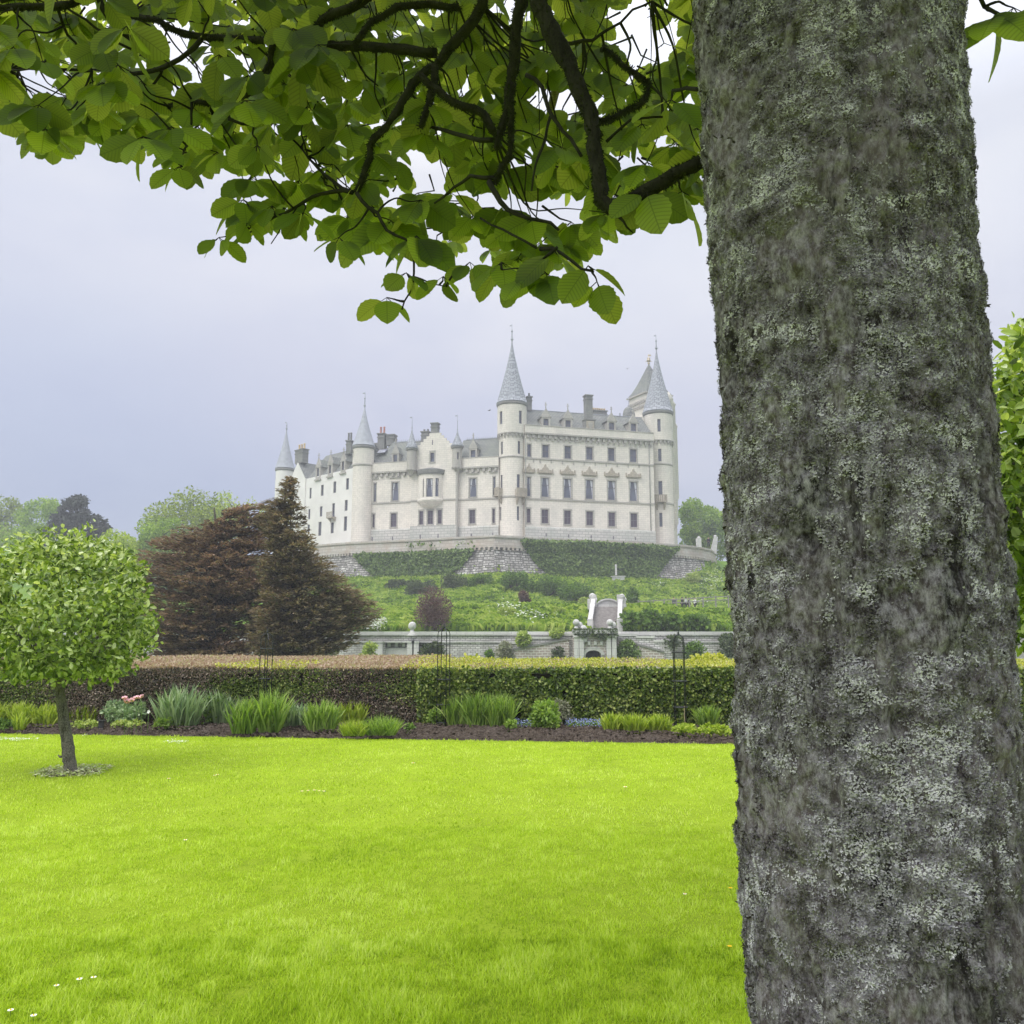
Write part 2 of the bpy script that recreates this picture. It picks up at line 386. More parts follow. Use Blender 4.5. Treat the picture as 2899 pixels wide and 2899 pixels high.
MAT['pot_buff'] = simple('buff_chimney_pot', (.62, .45, .22), .8, .2, 0, 3, .2)
MAT['wood_grey'] = simple('grey_weathered_wood', (.27, .26, .24), .85, .2, 0, 8, .25)
MAT['pink'] = simple('pink_poppy_petal', (.88, .50, .55), .7, .2, 0, 20, .25)
MAT['white_petal'] = simple('white_daisy_petal', (.85, .85, .85), .7, .2)
MAT['yellow_petal'] = simple('yellow_flower', (.85, .55, .02), .7, .2)
MAT['stem'] = simple('green_stem', (.12, .22, .05), .7, .2)
MAT['purplestem'] = simple('purplish_twig', (.10, .065, .06), .8, .2)

def ashlar(name, c1, c2, mort, bw=.9, bh=.38, ms=.018, stain=(.42, .45, .40), stain_amt=.35, contrast=1, bump=.3, zst=None, zs_=.55):
    m = M(name); uv = m.coord('UV')
    b = m.n('ShaderNodeTexBrick'); b.inputs['Scale'].default_value = 1; b.inputs['Brick Width'].default_value = bw; b.inputs['Row Height'].default_value = bh
    b.inputs['Mortar Size'].default_value = ms; b.inputs['Mortar Smooth'].default_value = .3; b.inputs['Bias'].default_value = 0
    b.inputs['Color1'].default_value = (*c1, 1); b.inputs['Color2'].default_value = (*c2, 1); b.inputs['Mortar'].default_value = (*mort, 1)
    wv = m.n('ShaderNodeVectorMath', operation='ADD'); nn = m.n('ShaderNodeTexNoise'); nn.inputs['Scale'].default_value = 1.5
    m.l(uv, nn.inputs['Vector']); sc2 = m.n('ShaderNodeVectorMath', operation='SCALE'); sc2.inputs['Scale'].default_value = .09
    m.l(nn.outputs['Color'], sc2.inputs[0]); m.l(uv, wv.inputs[0]); m.l(sc2.outputs[0], wv.inputs[1]); m.l(wv.outputs[0], b.inputs['Vector'])
    oc = m.coord('Object', (1, 1, zs_))
    n1 = m.noise(oc, .45 if zs_ > .3 else 1.1, 6, .62); n2 = m.noise(oc, 3.1, 5, .6)
    f = m.ramp(n1, [(.42, 0.0), (.68, stain_amt)])
    col = m.mix(f, b.outputs['Color'], stain)
    col = m.mix(m.ramp(n2, [(.35, .0), (.75, .22)]), col, tuple(x * .7 for x in stain))
    if zst:      # old rain staining that gets denser high on the walls
        g = m.n('ShaderNodeNewGeometry'); sp = m.n('ShaderNodeSeparateXYZ'); m.l(g.outputs['Position'], sp.inputs[0])
        mr_ = m.n('ShaderNodeMapRange'); mr_.inputs[1].default_value = zst[0]; mr_.inputs[2].default_value = zst[1]; m.l(sp.outputs[2], mr_.inputs[0])
        q = m.n('ShaderNodeMath', operation='MULTIPLY'); m.l(mr_.outputs[0], q.inputs[0]); m.l(m.ramp(n1, [(.25, .35), (.75, 1.0)]), q.inputs[1])
        q2 = m.n('ShaderNodeMath', operation='MULTIPLY'); m.l(q.outputs[0], q2.inputs[0]); q2.inputs[1].default_value = .38
        col = m.mix(q2.outputs[0], col, (.36, .37, .32))
    hb = m.mix(.6, b.outputs['Fac'], n2)
    nrm = m.bump(hb, bump, .04)
    return m.surf(m.bsdf(col, .9, .15, nrm=nrm))
MAT['stone'] = ashlar('cream_ashlar', (.82, .765, .69), (.74, .69, .625), (.50, .46, .41), stain=(.50, .49, .45), stain_amt=.45, zst=(30, 44), contrast=1)
MAT['stone_trim'] = ashlar('grey_dressed_stone', (.47, .445, .405), (.39, .375, .345), (.28, .27, .25), stain=(.33, .32, .295), stain_amt=.55)
MAT['carved'] = simple('carved_brown_stone', (.38, .34, .28), .9, .1, 0, 3, .25, .5)
MAT['plinth'] = ashlar('weathered_plinth_stone', (.62, .60, .56), (.52, .51, .485), (.30, .29, .28), 1.2, .5, .05, (.36, .39, .35), .6)
MAT['harl'] = simple('pale_harled_wall', (.73, .715, .69), .95, .1, 0, .35, .08, .1)
MAT['chim'] = ashlar('sooty_chimney_stone', (.27, .27, .25), (.22, .22, .21), (.16, .16, .16), .8, .35, .02, (.15, .16, .15), .5)
MAT['slate'] = ashlar('grey_slate', (.25, .255, .25), (.17, .178, .175), (.09, .095, .095), .6, .45, .05, (.21, .23, .19), .6, bump=.5)
MAT['scale'] = ashlar('lead_scale_tiles', (.40, .42, .46), (.33, .35, .39), (.17, .18, .21), .75, .62, .09, (.34, .36, .38), .4, bump=.8)
MAT['terrace'] = ashlar('terrace_rubble_white_lichen', (.70, .68, .66), (.32, .30, .29), (.10, .095, .09), .95, .40, .075, (.10, .095, .09), .9, zs_=.14)
MAT['terrace_warm'] = ashlar('terrace_coping_stone', (.58, .56, .53), (.47, .44, .41), (.33, .31, .29), 1.1, .45, .03, (.45, .34, .27), .55)
MAT['wallstone'] = ashlar('garden_wall_whitish_stone', (.74, .73, .72), (.52, .50, .49), (.20, .19, .19), .45, .18, .028, (.22, .21, .20), .8)
MAT['coping'] = ashlar('pale_coping_stone', (.66, .65, .64), (.56, .55, .54), (.36, .36, .36), 1.6, .6, .02, (.36, .36, .35), .6)
MAT['redbrick'] = ashlar('pinkish_rubble_brick', (.40, .32, .29), (.33, .28, .26), (.66, .64, .61), .48, .22, .035, (.45, .42, .40), .35)

# soil, lawn, meadow ground
m = M('mulch_soil'); oc = m.coord('Object'); n1 = m.noise(oc, 14, 8, .75); n2 = m.noise(oc, 2.0, 4)
col = m.ramp(n1, [(.3, (.025, .019, .015)), (.5, (.085, .066, .052)), (.72, (.21, .175, .145))]); col = m.mix(m.ramp(n2, [(.45, 0.0), (.7, .35)]), col, (.17, .14, .13))
MAT['soil'] = m.surf(m.bsdf(col, .95, .1, nrm=m.bump(n1, 1, .05)))
m = M('lawn_turf'); oc = m.coord('Object'); n1 = m.noise(oc, 60, 6, .7); n2 = m.noise(oc, 1.3, 5, .6)
col = m.mix(n1, (.10, .17, .010), (.38, .50, .03)); col = m.mix(m.ramp(n2, [(.35, 0.0), (.7, .5)]), col, (.37, .51, .03))
MAT['turf'] = m.surf(m.bsdf(col, .9, .1, nrm=m.bump(n1, .8, .02)))
m = M('hillside_meadow'); oc = m.coord('Object'); n1 = m.noise(oc, .22, 8, .7); n2 = m.noise(oc, 2.5, 6, .7)
col = m.ramp(n1, [(.3, (.06, .13, .016)), (.5, (.14, .25, .022)), (.7, (.23, .36, .03))]); col = m.mix(n2, m.mix(.5, col, (.04, .09, .012)), col)
MAT['hill'] = m.surf(m.bsdf(col, .95, .1, nrm=m.bump(n2, .8, .3)))

def bark(name, dark, mid, light, s=1.0, patch=.5):
    m = M(name); oc = m.coord('Object', (1, 1, .55))
    n1 = m.noise(oc, 7 * s, 8, .68, .4); n2 = m.noise(oc, 85 * s, 8, .8); n3 = m.noise(oc, 2.6 * s, 4, .6)
    a = m.ramp(n1, [(.36, 0.0), (.60, 1.0)])
    col = m.mix(a, dark, mid)
    col = m.mix(m.ramp(n2, [(.42, 0.0), (.66, patch)]), col, light)
    col = m.mix(m.ramp(n3, [(.5, 0.0), (.7, .5)]), col, tuple(x * 1.1 for x in mid))
    n4 = m.noise(m.coord('Object', (1, 1, .3)), 16 * s, 6, .7, .6); col = m.mix(m.ramp(n4, [(.56, 0.0), (.65, .85)]), col, dark)
    hb = m.mix(.5, n1, n2)
    return m.surf(m.bsdf(col, .95, .1, nrm=m.bump(hb, 1.0, .012 / s)))
MAT['bark_big'] = bark('lichened_bark', (.018, .016, .017), (.14, .12, .124), (.56, .545, .60), 1.0, .80)
MAT['bark'] = bark('grey_bark', (.022, .02, .018), (.11, .10, .085), (.36, .35, .30), 1.1, .8)
MAT['bark_far'] = bark('far_bark', (.04, .035, .03), (.09, .08, .065), (.16, .15, .13), .3)
MAT['twig'] = bark('mossy_branch', (.016, .015, .012), (.035, .034, .024), (.055, .06, .035), 3.0)
m = M('lichen_flake'); r = m.attr('rnd')
col = m.ramp(r, [(0, (.06, .052, .056)), (.3, (.19, .18, .19)), (.6, (.37, .358, .40)), (.85, (.56, .55, .61)), (1, (.74, .73, .78))])
MAT['flake'] = m.surf(m.mixsh(.12, m.bsdf(col, .95, .08), m.transl(col)))

# ================================================================== THE GROUND
def ss(a, b, x): t = np.clip((x - a) / (b - a), 0, 1); return t * t * (3 - 2 * t)
WALLY = 75.0
ZT = 17.3
toppts = [(780, 1551), (900, 1542), (990, 1535), (1167, 1527), (1347, 1517.5), (1400, 1515), (1475, 1519), (1600, 1525), (1803, 1534), (1917, 1541), (1975, 1547), (2011, 1555), (2022, 1563), (2030, 1575)]
tp = []
for px_, py_ in toppts: tp.append(PZ(px_, py_, ZT)[:2])
TPX = np.array([p[0] for p in tp]); TPY = np.array([p[1] for p in tp]); o_ = np.argsort(TPX); TPX, TPY = TPX[o_], TPY[o_]
def H(x, y):
    x = np.asarray(x, float); y = np.asarray(y, float)
    h = np.full(np.broadcast(x, y).shape, -.14)
    h = h - 2.06 * ss(19, 30, y)
    yy = y + (134.5 - np.interp(x, TPX, TPY)) * ss(86, 118, y)
    hill = np.interp(yy, [75.6, 84.5, 96, 112, 121, 130, 133.5, 135.5, 150], [1.9, 4.1, 4.45, 5.25, 7.0, 9.9, 10.9, 15.9, 16.0])
    hill = hill - .9 * np.exp(-((x - 8.9) / 1.9) ** 4) * ss(75.9, 76.6, y) * (1 - ss(85.5, 88, y))
    n = fbm(np.stack([x * .09, y * .09, 0 * x + 3], -1), 3) - .5
    bump = np.clip(x - 30, 0, 14) * .42 * ss(112, 134, yy) + (1.2 * n * (x < 4) + .35 * n) * ss(77, 84, y) * (1 - ss(118, 128, y))
    hill = np.minimum(hill + bump, 16.1)
    back = 16.5 + np.clip(-x - 30, 0, 120) * .05
    hill = np.where(y > 150, np.maximum(hill, 0) * (1 - ss(150, 185, y)) + back * ss(150, 185, y), hill)
    h = np.where(y > WALLY + .8, hill, h)
    return h
def grid_mesh(name, xs, ys, zf, mat, kind=None, parent=None, smooth=True):
    X, Y = np.meshgrid(xs, ys); Z = zf(X, Y); V = np.stack([X, Y, Z], -1).reshape(-1, 3)
    nx, ny = len(xs), len(ys); i = np.arange((ny - 1) * (nx - 1)); a = (i // (nx - 1)) * nx + i % (nx - 1)
    idx = np.stack([a, a + 1, a + nx + 1, a + nx], -1).ravel()
    o = link(name, raw_mesh(name, V, idx, np.full(len(i), 4), smooth), mat, parent)
    return tag(o, kind=kind)
xs = np.unique(np.concatenate([np.linspace(-420, -90, 18), np.linspace(-90, 80, 120), np.linspace(80, 420, 18)]))
ys = np.unique(np.concatenate([np.linspace(-60, 17, 10), np.linspace(17, 74, 24), [74.9, 75.79, 75.81, 76.4], np.linspace(77, 190, 114), np.linspace(200, 600, 20)]))
grid_mesh('ground', xs, ys, H, MAT['hill'], 'structure')
def hit(px, py, y0=76.0, y1=190.0):
    for Y in np.arange(y0, y1, .5):
        p = P(px, py, Y)
        if H(p[0], p[1]) >= p[2]: return p
    return P(px, py, y1)

# ================================================================== THE CASTLE
S = 150 / 110.0
class Facade:
    """vertical plane; s runs along dirv, d is the distance out of the wall towards the viewer"""
    def __init__(s, o, ang):
        s.o = np.array([o[0], o[1]], float); s.e = np.array([math.sin(ang), math.cos(ang)])
        n = np.array([s.e[1], -s.e[0]]); s.n = n if n @ (-s.o) > 0 else -n
    def w(s, a, z, d=0.0):
        p = s.o + s.e * a + s.n * d; return np.array([p[0], p[1], z])
    def pix(s, px, py, d=0.0):
        r = ray(px, py); o = s.o + s.n * d
        t = (o @ s.n) / (r[:2] @ s.n); p = CAM + r * t
        return float((p[:2] - o) @ s.e), float(p[2])
class Drum:
    def __init__(s, c, R): s.c = np.array(c, float)[:2]; s.R = R; s.a0 = math.atan2(s.c[0], s.c[1])
    def w(s, a, z, d=0.0):
        t = a / s.R - s.a0; R = s.R + d
        return np.array([s.c[0] + R * math.sin(t), s.c[1] - R * math.cos(t), z])
    def pix(s, px, py, d=0.0):
        r = ray(px, py); D = r[:2]; R = s.R + d; c = s.c
        A = D @ D; B = -2 * D @ c; C_ = c @ c - R * R; disc = max(B * B - 4 * A * C_, 0); t = (-B - math.sqrt(disc)) / (2 * A)
        p = CAM + r * t; v = p[:2] - c
        return float((math.atan2(v[0], -v[1]) + s.a0) * s.R), float(p[2])

castle = thing('castle', (2, 150, 17.2), 'large cream stone castle with conical grey spires on the terrace above the garden', 'castle')
CW = []        # every window to make: (surface, s0, s1, z0, z1, kind)
def rect(F, cx, y0, y1, w, d=0.0):
    s0, _ = F.pix(cx - w / 2, (y0 + y1) / 2, d); s1, _ = F.pix(cx + w / 2, (y0 + y1) / 2, d)
    _, za = F.pix(cx, y1, d); _, zb = F.pix(cx, y0, d)
    return min(s0, s1), max(s0, s1), za, zb
def wallgrid(mb, F, s0, s1, z0, z1, holes, d=0.0, mi=0, maxs=None, rev=.28):
    A = {s0, s1}; Z = {z0, z1}
    for h in holes: A |= {h[0], h[1]}; Z |= {h[2], h[3]}
    A = sorted(a for a in A if s0 - 1e-6 <= a <= s1 + 1e-6); Z = sorted(z for z in Z if z0 - 1e-6 <= z <= z1 + 1e-6)
    if maxs:
        B = [A[0]]
        for a in A[1:]:
            k = max(1, int(math.ceil((a - B[-1]) / maxs))); b0 = B[-1]
            B += [b0 + (a - b0) * (i + 1) / k for i in range(k)]
        A = B
    for i in range(len(A) - 1):
        for j in range(len(Z) - 1):
            sm, zm = (A[i] + A[i + 1]) / 2, (Z[j] + Z[j + 1]) / 2
            if any(h[0] < sm < h[1] and h[2] < zm < h[3] for h in holes): continue
            mb.poly([F.w(A[i], Z[j], d), F.w(A[i + 1], Z[j], d), F.w(A[i + 1], Z[j + 1], d), F.w(A[i], Z[j + 1], d)], mi)
    for a, b, c, e in [h[:4] for h in holes]:
        for q in (((a, c), (b, c)), ((b, c), (b, e)), ((b, e), (a, e)), ((a, e), (a, c))):
            (p0, q0), (p1, q1) = q
            mb.poly([F.w(p0, q0, d), F.w(p1, q1, d), F.w(p1, q1, d - rev), F.w(p0, q0, d - rev)], mi)
def fbox(mb, F, s0, s1, z0, z1, d0, d1, mi=0, sub=None):
    k = max(1, int(math.ceil((s1 - s0) / sub))) if sub else 1
    L = [s0 + (s1 - s0) * i / k for i in range(k + 1)]
    for i in range(k):
        a, b = L[i], L[i + 1]
        mb.poly([F.w(a, z0, d1), F.w(b, z0, d1), F.w(b, z1, d1), F.w(a, z1, d1)], mi)
        mb.poly([F.w(a, z1, d1), F.w(b, z1, d1), F.w(b, z1, d0), F.w(a, z1, d0)], mi)
        mb.poly([F.w(a, z0, d0), F.w(b, z0, d0), F.w(b, z0, d1), F.w(a, z0, d1)], mi)
        mb.poly([F.w(a, z0, d0), F.w(b, z0, d0), F.w(b, z1, d0), F.w(a, z1, d0)], mi)
    for a in (s0, s1): mb.poly([F.w(a, z0, d0), F.w(a, z0, d1), F.w(a, z1, d1), F.w(a, z1, d0)], mi)
def window(F, h, d=0.0, kind='sash', parent=castle, surround=True):
    s0, s1, z0, z1 = h[:4]; w = s1 - s0; hh = z1 - z0
    g = MB(); back = d - .27
    g.poly([F.w(s0, z0, back), F.w(s1, z0, back), F.w(s1, z1, back), F.w(s0, z1, back)], 0)
    if kind == 'tall':        # drawn-back curtains, one each side
        for sg in (0, 1):
            n = 5; L = []; Rr = []
            for i in range(n + 1):
                t = i / n; wd = w * (.10 + .30 * (t ** 1.6)); zz = z0 + hh * t
                if sg == 0: L.append((s0, zz)); Rr.append((s0 + wd * .6, zz))
                else: L.append((s1 - wd, zz)); Rr.append((s1, zz))
            for i in range(n):
                g.poly([F.w(*L[i], back + .02), F.w(*Rr[i], back + .02), F.w(*Rr[i + 1], back + .02), F.w(*L[i + 1], back + .02)], 1)
    o = g.build('window', [MAT['glass_dark' if kind == 'ground' else 'glass'], MAT['curtain']], parent)
    f = MB(); t = .07 if w > .7 else .045
    fbox(f, F, s0, s0 + t, z0, z1, back + .03, back + .12); fbox(f, F, s1 - t, s1, z0, z1, back + .03, back + .12)
    fbox(f, F, s0 + t, s1 - t, z0, z0 + t, back + .03, back + .11); fbox(f, F, s0 + t, s1 - t, z1 - t, z1, back + .03, back + .11)
    zm = z0 + hh * (.62 if kind == 'tall' else .5)
    fbox(f, F, s0 + t, s1 - t, zm - .045, zm + .045, back + .03, back + .10)
    if w > .9: fbox(f, F, (s0 + s1) / 2 - .03, (s0 + s1) / 2 + .03, (z0 + t if kind != 'tall' else zm + .045), z1 - t, back + .031, back + .09)
    f.build('window_frame', MAT['joinery'], o)
    if surround:
        r = MB(); k = .22 if w > .7 else .13; q = .06
        fbox(r, F, s0 - k, s0 - .01, z0 - .02, z1 + .02, d - .02, d + q); fbox(r, F, s1 + .01, s1 + k, z0 - .02, z1 + .02, d - .02, d + q)
        fbox(r, F, s0 - k - .02, s1 + k + .02, z1 + .02, z1 + .26, d - .02, d + q + .03); fbox(r, F, s0 - k - .03, s1 + k + .03, z0 - .22, z0 - .02, d - .02, d + q + .08)
        r.build('window_surround', MAT['stone_trim'], o)
    return o
def slit(h, F, mb, d=0.0): fbox(mb, F, h[0], h[1], h[2], h[3], d - .1, d + .02)
def corbels(mb, F, s0, s1, z, size, d=0.0, step=None):
    step = step or size * 1.7; n = max(2, int((s1 - s0) / step))
    for i in range(n):
        a = s0 + (i + .5) * (s1 - s0) / n
        fbox(mb, F, a - size * .38, a + size * .38, z - size * 1.1, z, d - .02, d + size * .62)
def z_at(F, px, py, d=0.0): return F.pix(px, py, d)[1]
def dirs(px, Y): p = P(px, 1500, Y); return p[0], p[1]
def zm(x, o, k): return o + x / k                    # zoom crop coordinate -> photo pixel
A1 = lambda x: zm(x, 750, 3.22); B1 = lambda y: zm(y, 1080, 3.22)
A2 = lambda x: zm(x, 1330, 2.972); B2 = lambda y: zm(y, 900, 2.972)

# three facades of the bent plan
ox, oy = dirs(1486, 151.0); FR = Facade((ox, oy), rad(75))            # right hand block, recedes to the right
mx_, my_ = dirs(1412, 151.5); FM = Facade((mx_, my_), rad(-75))        # middle range, recedes to the left
lx, ly = dirs(1001, 158.5); FL = Facade((lx, ly), rad(-46))            # left wing, recedes steeply
ZB = 15.5                                                              # foot of the walls, behind the terrace parapet

# ---------------- right block
wins = []
for i, cx in enumerate((500, 638, 825, 1008, 1192, 1376)):
    y = 1062 + (cx - 500) * .050; wins.append((rect(FR, A2(cx), B2(y), B2(y + 106), (30 if i == 0 else 54) / 2.972), 'sash'))
for i, cx in enumerate((497, 635, 823, 1008, 1195, 1378)):
    y = 1339 + (cx - 497) * .046; wins.append((rect(FR, A2(cx), B2(y), B2(y + 160), (30 if i == 0 else 64) / 2.972), 'tall'))
for i, cx in enumerate((496, 633, 823, 1010, 1196, 1382)):
    y = 1606 + (cx - 496) * .044; wins.append((rect(FR, A2(cx), B2(y), B2(y + 116), (30 if i == 0 else 56) / 2.972), 'ground'))
sR1 = FR.pix(A2(1560), 1500)[0]
zpar = z_at(FR, A2(490), B2(906)); zcor = z_at(FR, A2(490), B2(972)); zs1 = z_at(FR, A2(490), B2(1180)); zs2 = z_at(FR, A2(490), B2(1520))
zpl = z_at(FR, A2(490), B2(1765))
def shell(F, s0, s1, z0, z1, holes, depth, mat, d=0.0):
    mb = MB(); wallgrid(mb, F, s0, s1, z0, z1, holes, d)
    for a in (s0, s1): mb.poly([F.w(a, z0, d), F.w(a, z0, -depth), F.w(a, z1, -depth), F.w(a, z1, d)])
    mb.poly([F.w(s0, z0, -depth), F.w(s1, z0, -depth), F.w(s1, z1, -depth), F.w(s0, z1, -depth)])
    mb.poly([F.w(s0, z1, d), F.w(s1, z1, d), F.w(s1, z1, -depth), F.w(s0, z1, -depth)])
    return mb.build('wall', mat, castle)
shell(FR, 0, sR1, ZB, zpar, [w[0] for w in wins], 15, MAT['stone'])
for h, k in wins: window(FR, h, 0, k)
tr = MB(); fbox(tr, FR, 0, sR1, zs1 - .14, zs1 + .14, -.02, .16); fbox(tr, FR, 0, sR1, zs2 - .14, zs2 + .14, -.02, .16)
for h, k in wins[:6]:
    a, b = h[0] - .45, h[1] + .45
    for q in (a, b): fbox(tr, FR, q - .1, q + .1, zs1 - .75, zs1 - .14, -.02, .12)
tr.build('string_course', MAT['stone_trim'], castle)
tr = MB(); fbox(tr, FR, 0, sR1, zcor - .12, zcor + .16, -.02, .55); corbels(tr, FR, 0, sR1, zcor - .12, .62, step=1.05); corbels(tr, FR, .5, sR1, zcor - .82, .36, step=1.05)
par_ = MB(); fbox(par_, FR, 0, sR1, zcor + .16, zpar, -.02, .38); par_.build('parapet', MAT['stone'], castle); fbox(tr, FR, 0, sR1, zpar + .003, zpar + .14, -.3, .46)
tr.build('corbel_table', MAT['stone_trim'], castle)
tr = MB(); wallgrid(tr, FR, 0, sR1, ZB, zpl, [], .22); tr.poly([FR.w(0, zpl, .22), FR.w(sR1, zpl, .22), FR.w(sR1, zpl + .25, .003), FR.w(0, zpl + .25, .003)])
tr.build('plinth', MAT['plinth'], castle)
sl = MB()
for cx, y in ((640, 1815), (828, 1823), (1018, 1830), (1205, 1837), (1390, 1845)): slit(rect(FR, A2(cx), B2(y), B2(y + 26), 11 / 2.972), FR, sl, .22)
for h, k in wins[6:12]:          # carved pediments over the tall windows
    p = MB(); c = (h[0] + h[1]) / 2; w = (h[1] - h[0]) / 2 + .75; zb = h[3] + .85
    fbox(p, FR, c - w, c + w, zb, zb + .2, -.02, .32)
    for q in (-1, 1): fbox(p, FR, c + q * w * .93 - .1, c + q * w * .93 + .1, zb + .2, zb + .75, 0, .25)
    pts = [(-.82, .2), (-.72, .55), (-.45, .62), (-.33, 1.0), (-.16, 1.1), (-.1, 1.5), (0, 1.68), (.1, 1.5), (.16, 1.1), (.33, 1.0), (.45, .62), (.72, .55), (.82, .2)]
    p.prism([FR.w(c + a * w, zb + b, .25) for a, b in pts], [FR.w(c + a * w, zb + b, 0) for a, b in pts])
    fbox(p, FR, c - w * .8, c + w * .8, zb - .18, zb - .003, -.02, .16)
    p.build('pediment', MAT['carved'], castle)
def finial(parent, base, h, r=.09, vane=True, mat='lead'):
    f = MB(); b = np.array(base, float)
    f.tube([b - [0, 0, .3], b + [0, 0, h]], [r, r * .45], 6); f.ball(b + [0, 0, .12], r * 2.2, 8); f.ball(b + [0, 0, h * .55], r * 1.6, 8)
    if vane: f.box(b + [-.22, 0, h * .9], (.44, .04, .2))
    return f.build('finial', MAT[mat], parent)
def dormer(F, cx, yapex, ysill, hw, wy0, wy1, ww, d=-.15, deep=3.2, fin=True):
    """stone dormer with a pointed gable, a window and its own little roof running back"""
    sc_, _ = F.pix(cx, ysill, d); s1_, _ = F.pix(cx + hw, ysill, d); w = abs(s1_ - sc_); z0 = z_at(F, cx, ysill, d); za = z_at(F, cx, yapex, d); ze = z0 + (za - z0) * .56
    h = rect(F, cx, wy0, wy1, ww, d)
    o = MB(); wallgrid(o, F, sc_ - w * .78, sc_ + w * .78, z0, ze, [h], d)
    o.prism([F.w(sc_ - w * .95, ze, d + .06), F.w(sc_ + w * .95, ze, d + .06), F.w(sc_ + w * .2, za - .5, d + .06), F.w(sc_, za, d + .06), F.w(sc_ - w * .2, za - .5, d + .06)],
            [F.w(sc_ - w * .95, ze, d - .3), F.w(sc_ + w * .95, ze, d - .3), F.w(sc_ + w * .2, za - .5, d - .3), F.w(sc_, za, d - .3), F.w(sc_ - w * .2, za - .5, d - .3)])
    for q in (-1, 1): o.poly([F.w(sc_ + q * w * .78, z0, d), F.w(sc_ + q * w * .78, z0, d - deep), F.w(sc_ + q * w * .78, ze, d - deep), F.w(sc_ + q * w * .78, ze, d)])
    fbox(o, F, sc_ - w * .98, sc_ + w * .98, z0 - .3, z0 - .003, d - .5, d + .22)
    root = o.build('dormer', MAT['stone_trim'], castle)
    r = MB()
    for q in (-1, 1):
        r.poly([F.w(sc_ + q * w * 1.0, ze - .05, d + .02), F.w(sc_, za - .25, d + .02), F.w(sc_, za - .25, d - deep - 1), F.w(sc_ + q * w * 1.0, ze - .05, d - deep - 1)])
    r.build('dormer_roof', MAT['slate'], root)
    window(F, h, d, 'sash', root, False)
    if fin:
        f = MB(); f.tube([F.w(sc_, za - .1, d - .1), F.w(sc_, za + .95, d - .1)], [.1, .05], 6); f.box(F.w(sc_, za + .55, d - .1), (.5, .1, .12)); f.ball(F.w(sc_, za + .9, d - .1), .13, 8); f.build('finial', MAT['stone_trim'], root)
def slope(F, s0, s1, z0, z1, d0, d1, mat, hipl=0, hipr=0, name='roof'):
    r = MB(); r.poly([F.w(s0, z0, d0), F.w(s1, z0, d0), F.w(s1 - hipr, z1, d1), F.w(s0 + hipl, z1, d1)])
    r.poly([F.w(s0 + hipl, z1, d1), F.w(s1 - hipr, z1, d1), F.w(s1, z0, 2 * d1 - d0), F.w(s0, z0, 2 * d1 - d0)])
    r.poly([F.w(s0, z0, d0), F.w(s0 + hipl, z1, d1), F.w(s0, z0, 2 * d1 - d0)]); r.poly([F.w(s1, z0, d0), F.w(s1 - hipr, z1, d1), F.w(s1, z0, 2 * d1 - d0)])
    return r.build(name, mat, castle)
zrb = z_at(FR, A2(490), B2(902), -.6); zrt = z_at(FR, A2(560), B2(780), -5)
slope(FR, 0, sR1, zrb, zrt, -.5, -5, MAT['slate'])
t = MB(); fbox(t, FR, 0, sR1, zrt, zrt + .13, -5.1, -4.9); t.build('ridge', MAT['lead'], castle)
for cx, ya, ys_, w0, w1 in ((642, 755, 938, 848, 925), (828, 765, 950, 860, 935), (1195, 790, 970, 880, 955), (1378, 805, 980, 890, 966)):
    dormer(FR, A2(cx), B2(ya), B2(ys_), 47 / 2.972, B2(w0), B2(w1), 44 / 2.972, .12)
def chimney(F, cx, y0, y1, w, d, mat='chim', pots=0, potmat='pot', poth=0, dep=None, crown=True):
    a, b, z0, z1 = rect(F, cx, y0, y1, w, d); dep = dep or (b - a)
    c = MB(); fbox(c, F, a, b, z0, z1, d - dep, d)
    if crown:
        fbox(c, F, a - .15, b + .15, z1 + .003, z1 + .22, d - dep - .15, d + .15); fbox(c, F, a - .1, b + .1, z1 - .7, z1 - .5, d - dep - .1, d + .1)
    o = c.build('chimney', MAT[mat], castle)
    for i in range(pots):
        t = (i + .5) / pots; q = F.w(a + (b - a) * t, z1 + .22, d - dep / 2); m_ = MB()
        m_.lathe(q, [(.2, 0), (.17, poth * .85), (.22, poth * .9), (.21, poth), (.02, poth)], 10); m_.build('chimney_pot', MAT[potmat], o)
    return o
chimney(FR, A2(1006), B2(655), B2(850), 56 / 2.972, -.1, 'chim', crown=True)
a, b, z0, z1 = rect(FR, A2(1012), B2(852), B2(960), 86 / 2.972, .1)
c = MB(); fbox(c, FR, a, b, z0, z1, -1.2, .1); fbox(c, FR, a - .12, b + .12, z1 - .2, z1, -1.2, .3); fbox(c, FR, a - .1, b + .1, z0 - .25, z0 - .003, -1.2, .35)
fbox(c, FR, a + .25, b - .25, z0 + .35, z1 - .35, .1, .22, 1)
sm_ = (a + b) / 2; zz = (z0 + z1) / 2
c.prism([FR.w(sm_ - .42, zz + .55, .3), FR.w(sm_ + .42, zz + .55, .3), FR.w(sm_ + .42, zz - .1, .3), FR.w(sm_, zz - .65, .3), FR.w(sm_ - .42, zz - .1, .3)],
        [FR.w(sm_ - .42, zz + .55, .2), FR.w(sm_ + .42, zz + .55, .2), FR.w(sm_ + .42, zz - .1, .2), FR.w(sm_, zz - .65, .2), FR.w(sm_ - .42, zz - .1, .2)], 2)
c.build('armorial_panel', [MAT['chim'], MAT['carved'], MAT['stone_trim']], castle)
chimney(FR, A2(1098), B2(785), B2(840), 112 / 2.972, -6.5, 'chim', 6, 'pot_buff', .55, 1.6)
chimney(FR, A2(504), B2(668), B2(780), 38 / 2.972, -4.5, 'chim', 1, 'chim', .7)
chimney(FR, A2(1265), B2(800), B2(840), 9 / 2.972, -7, 'lead', crown=False)

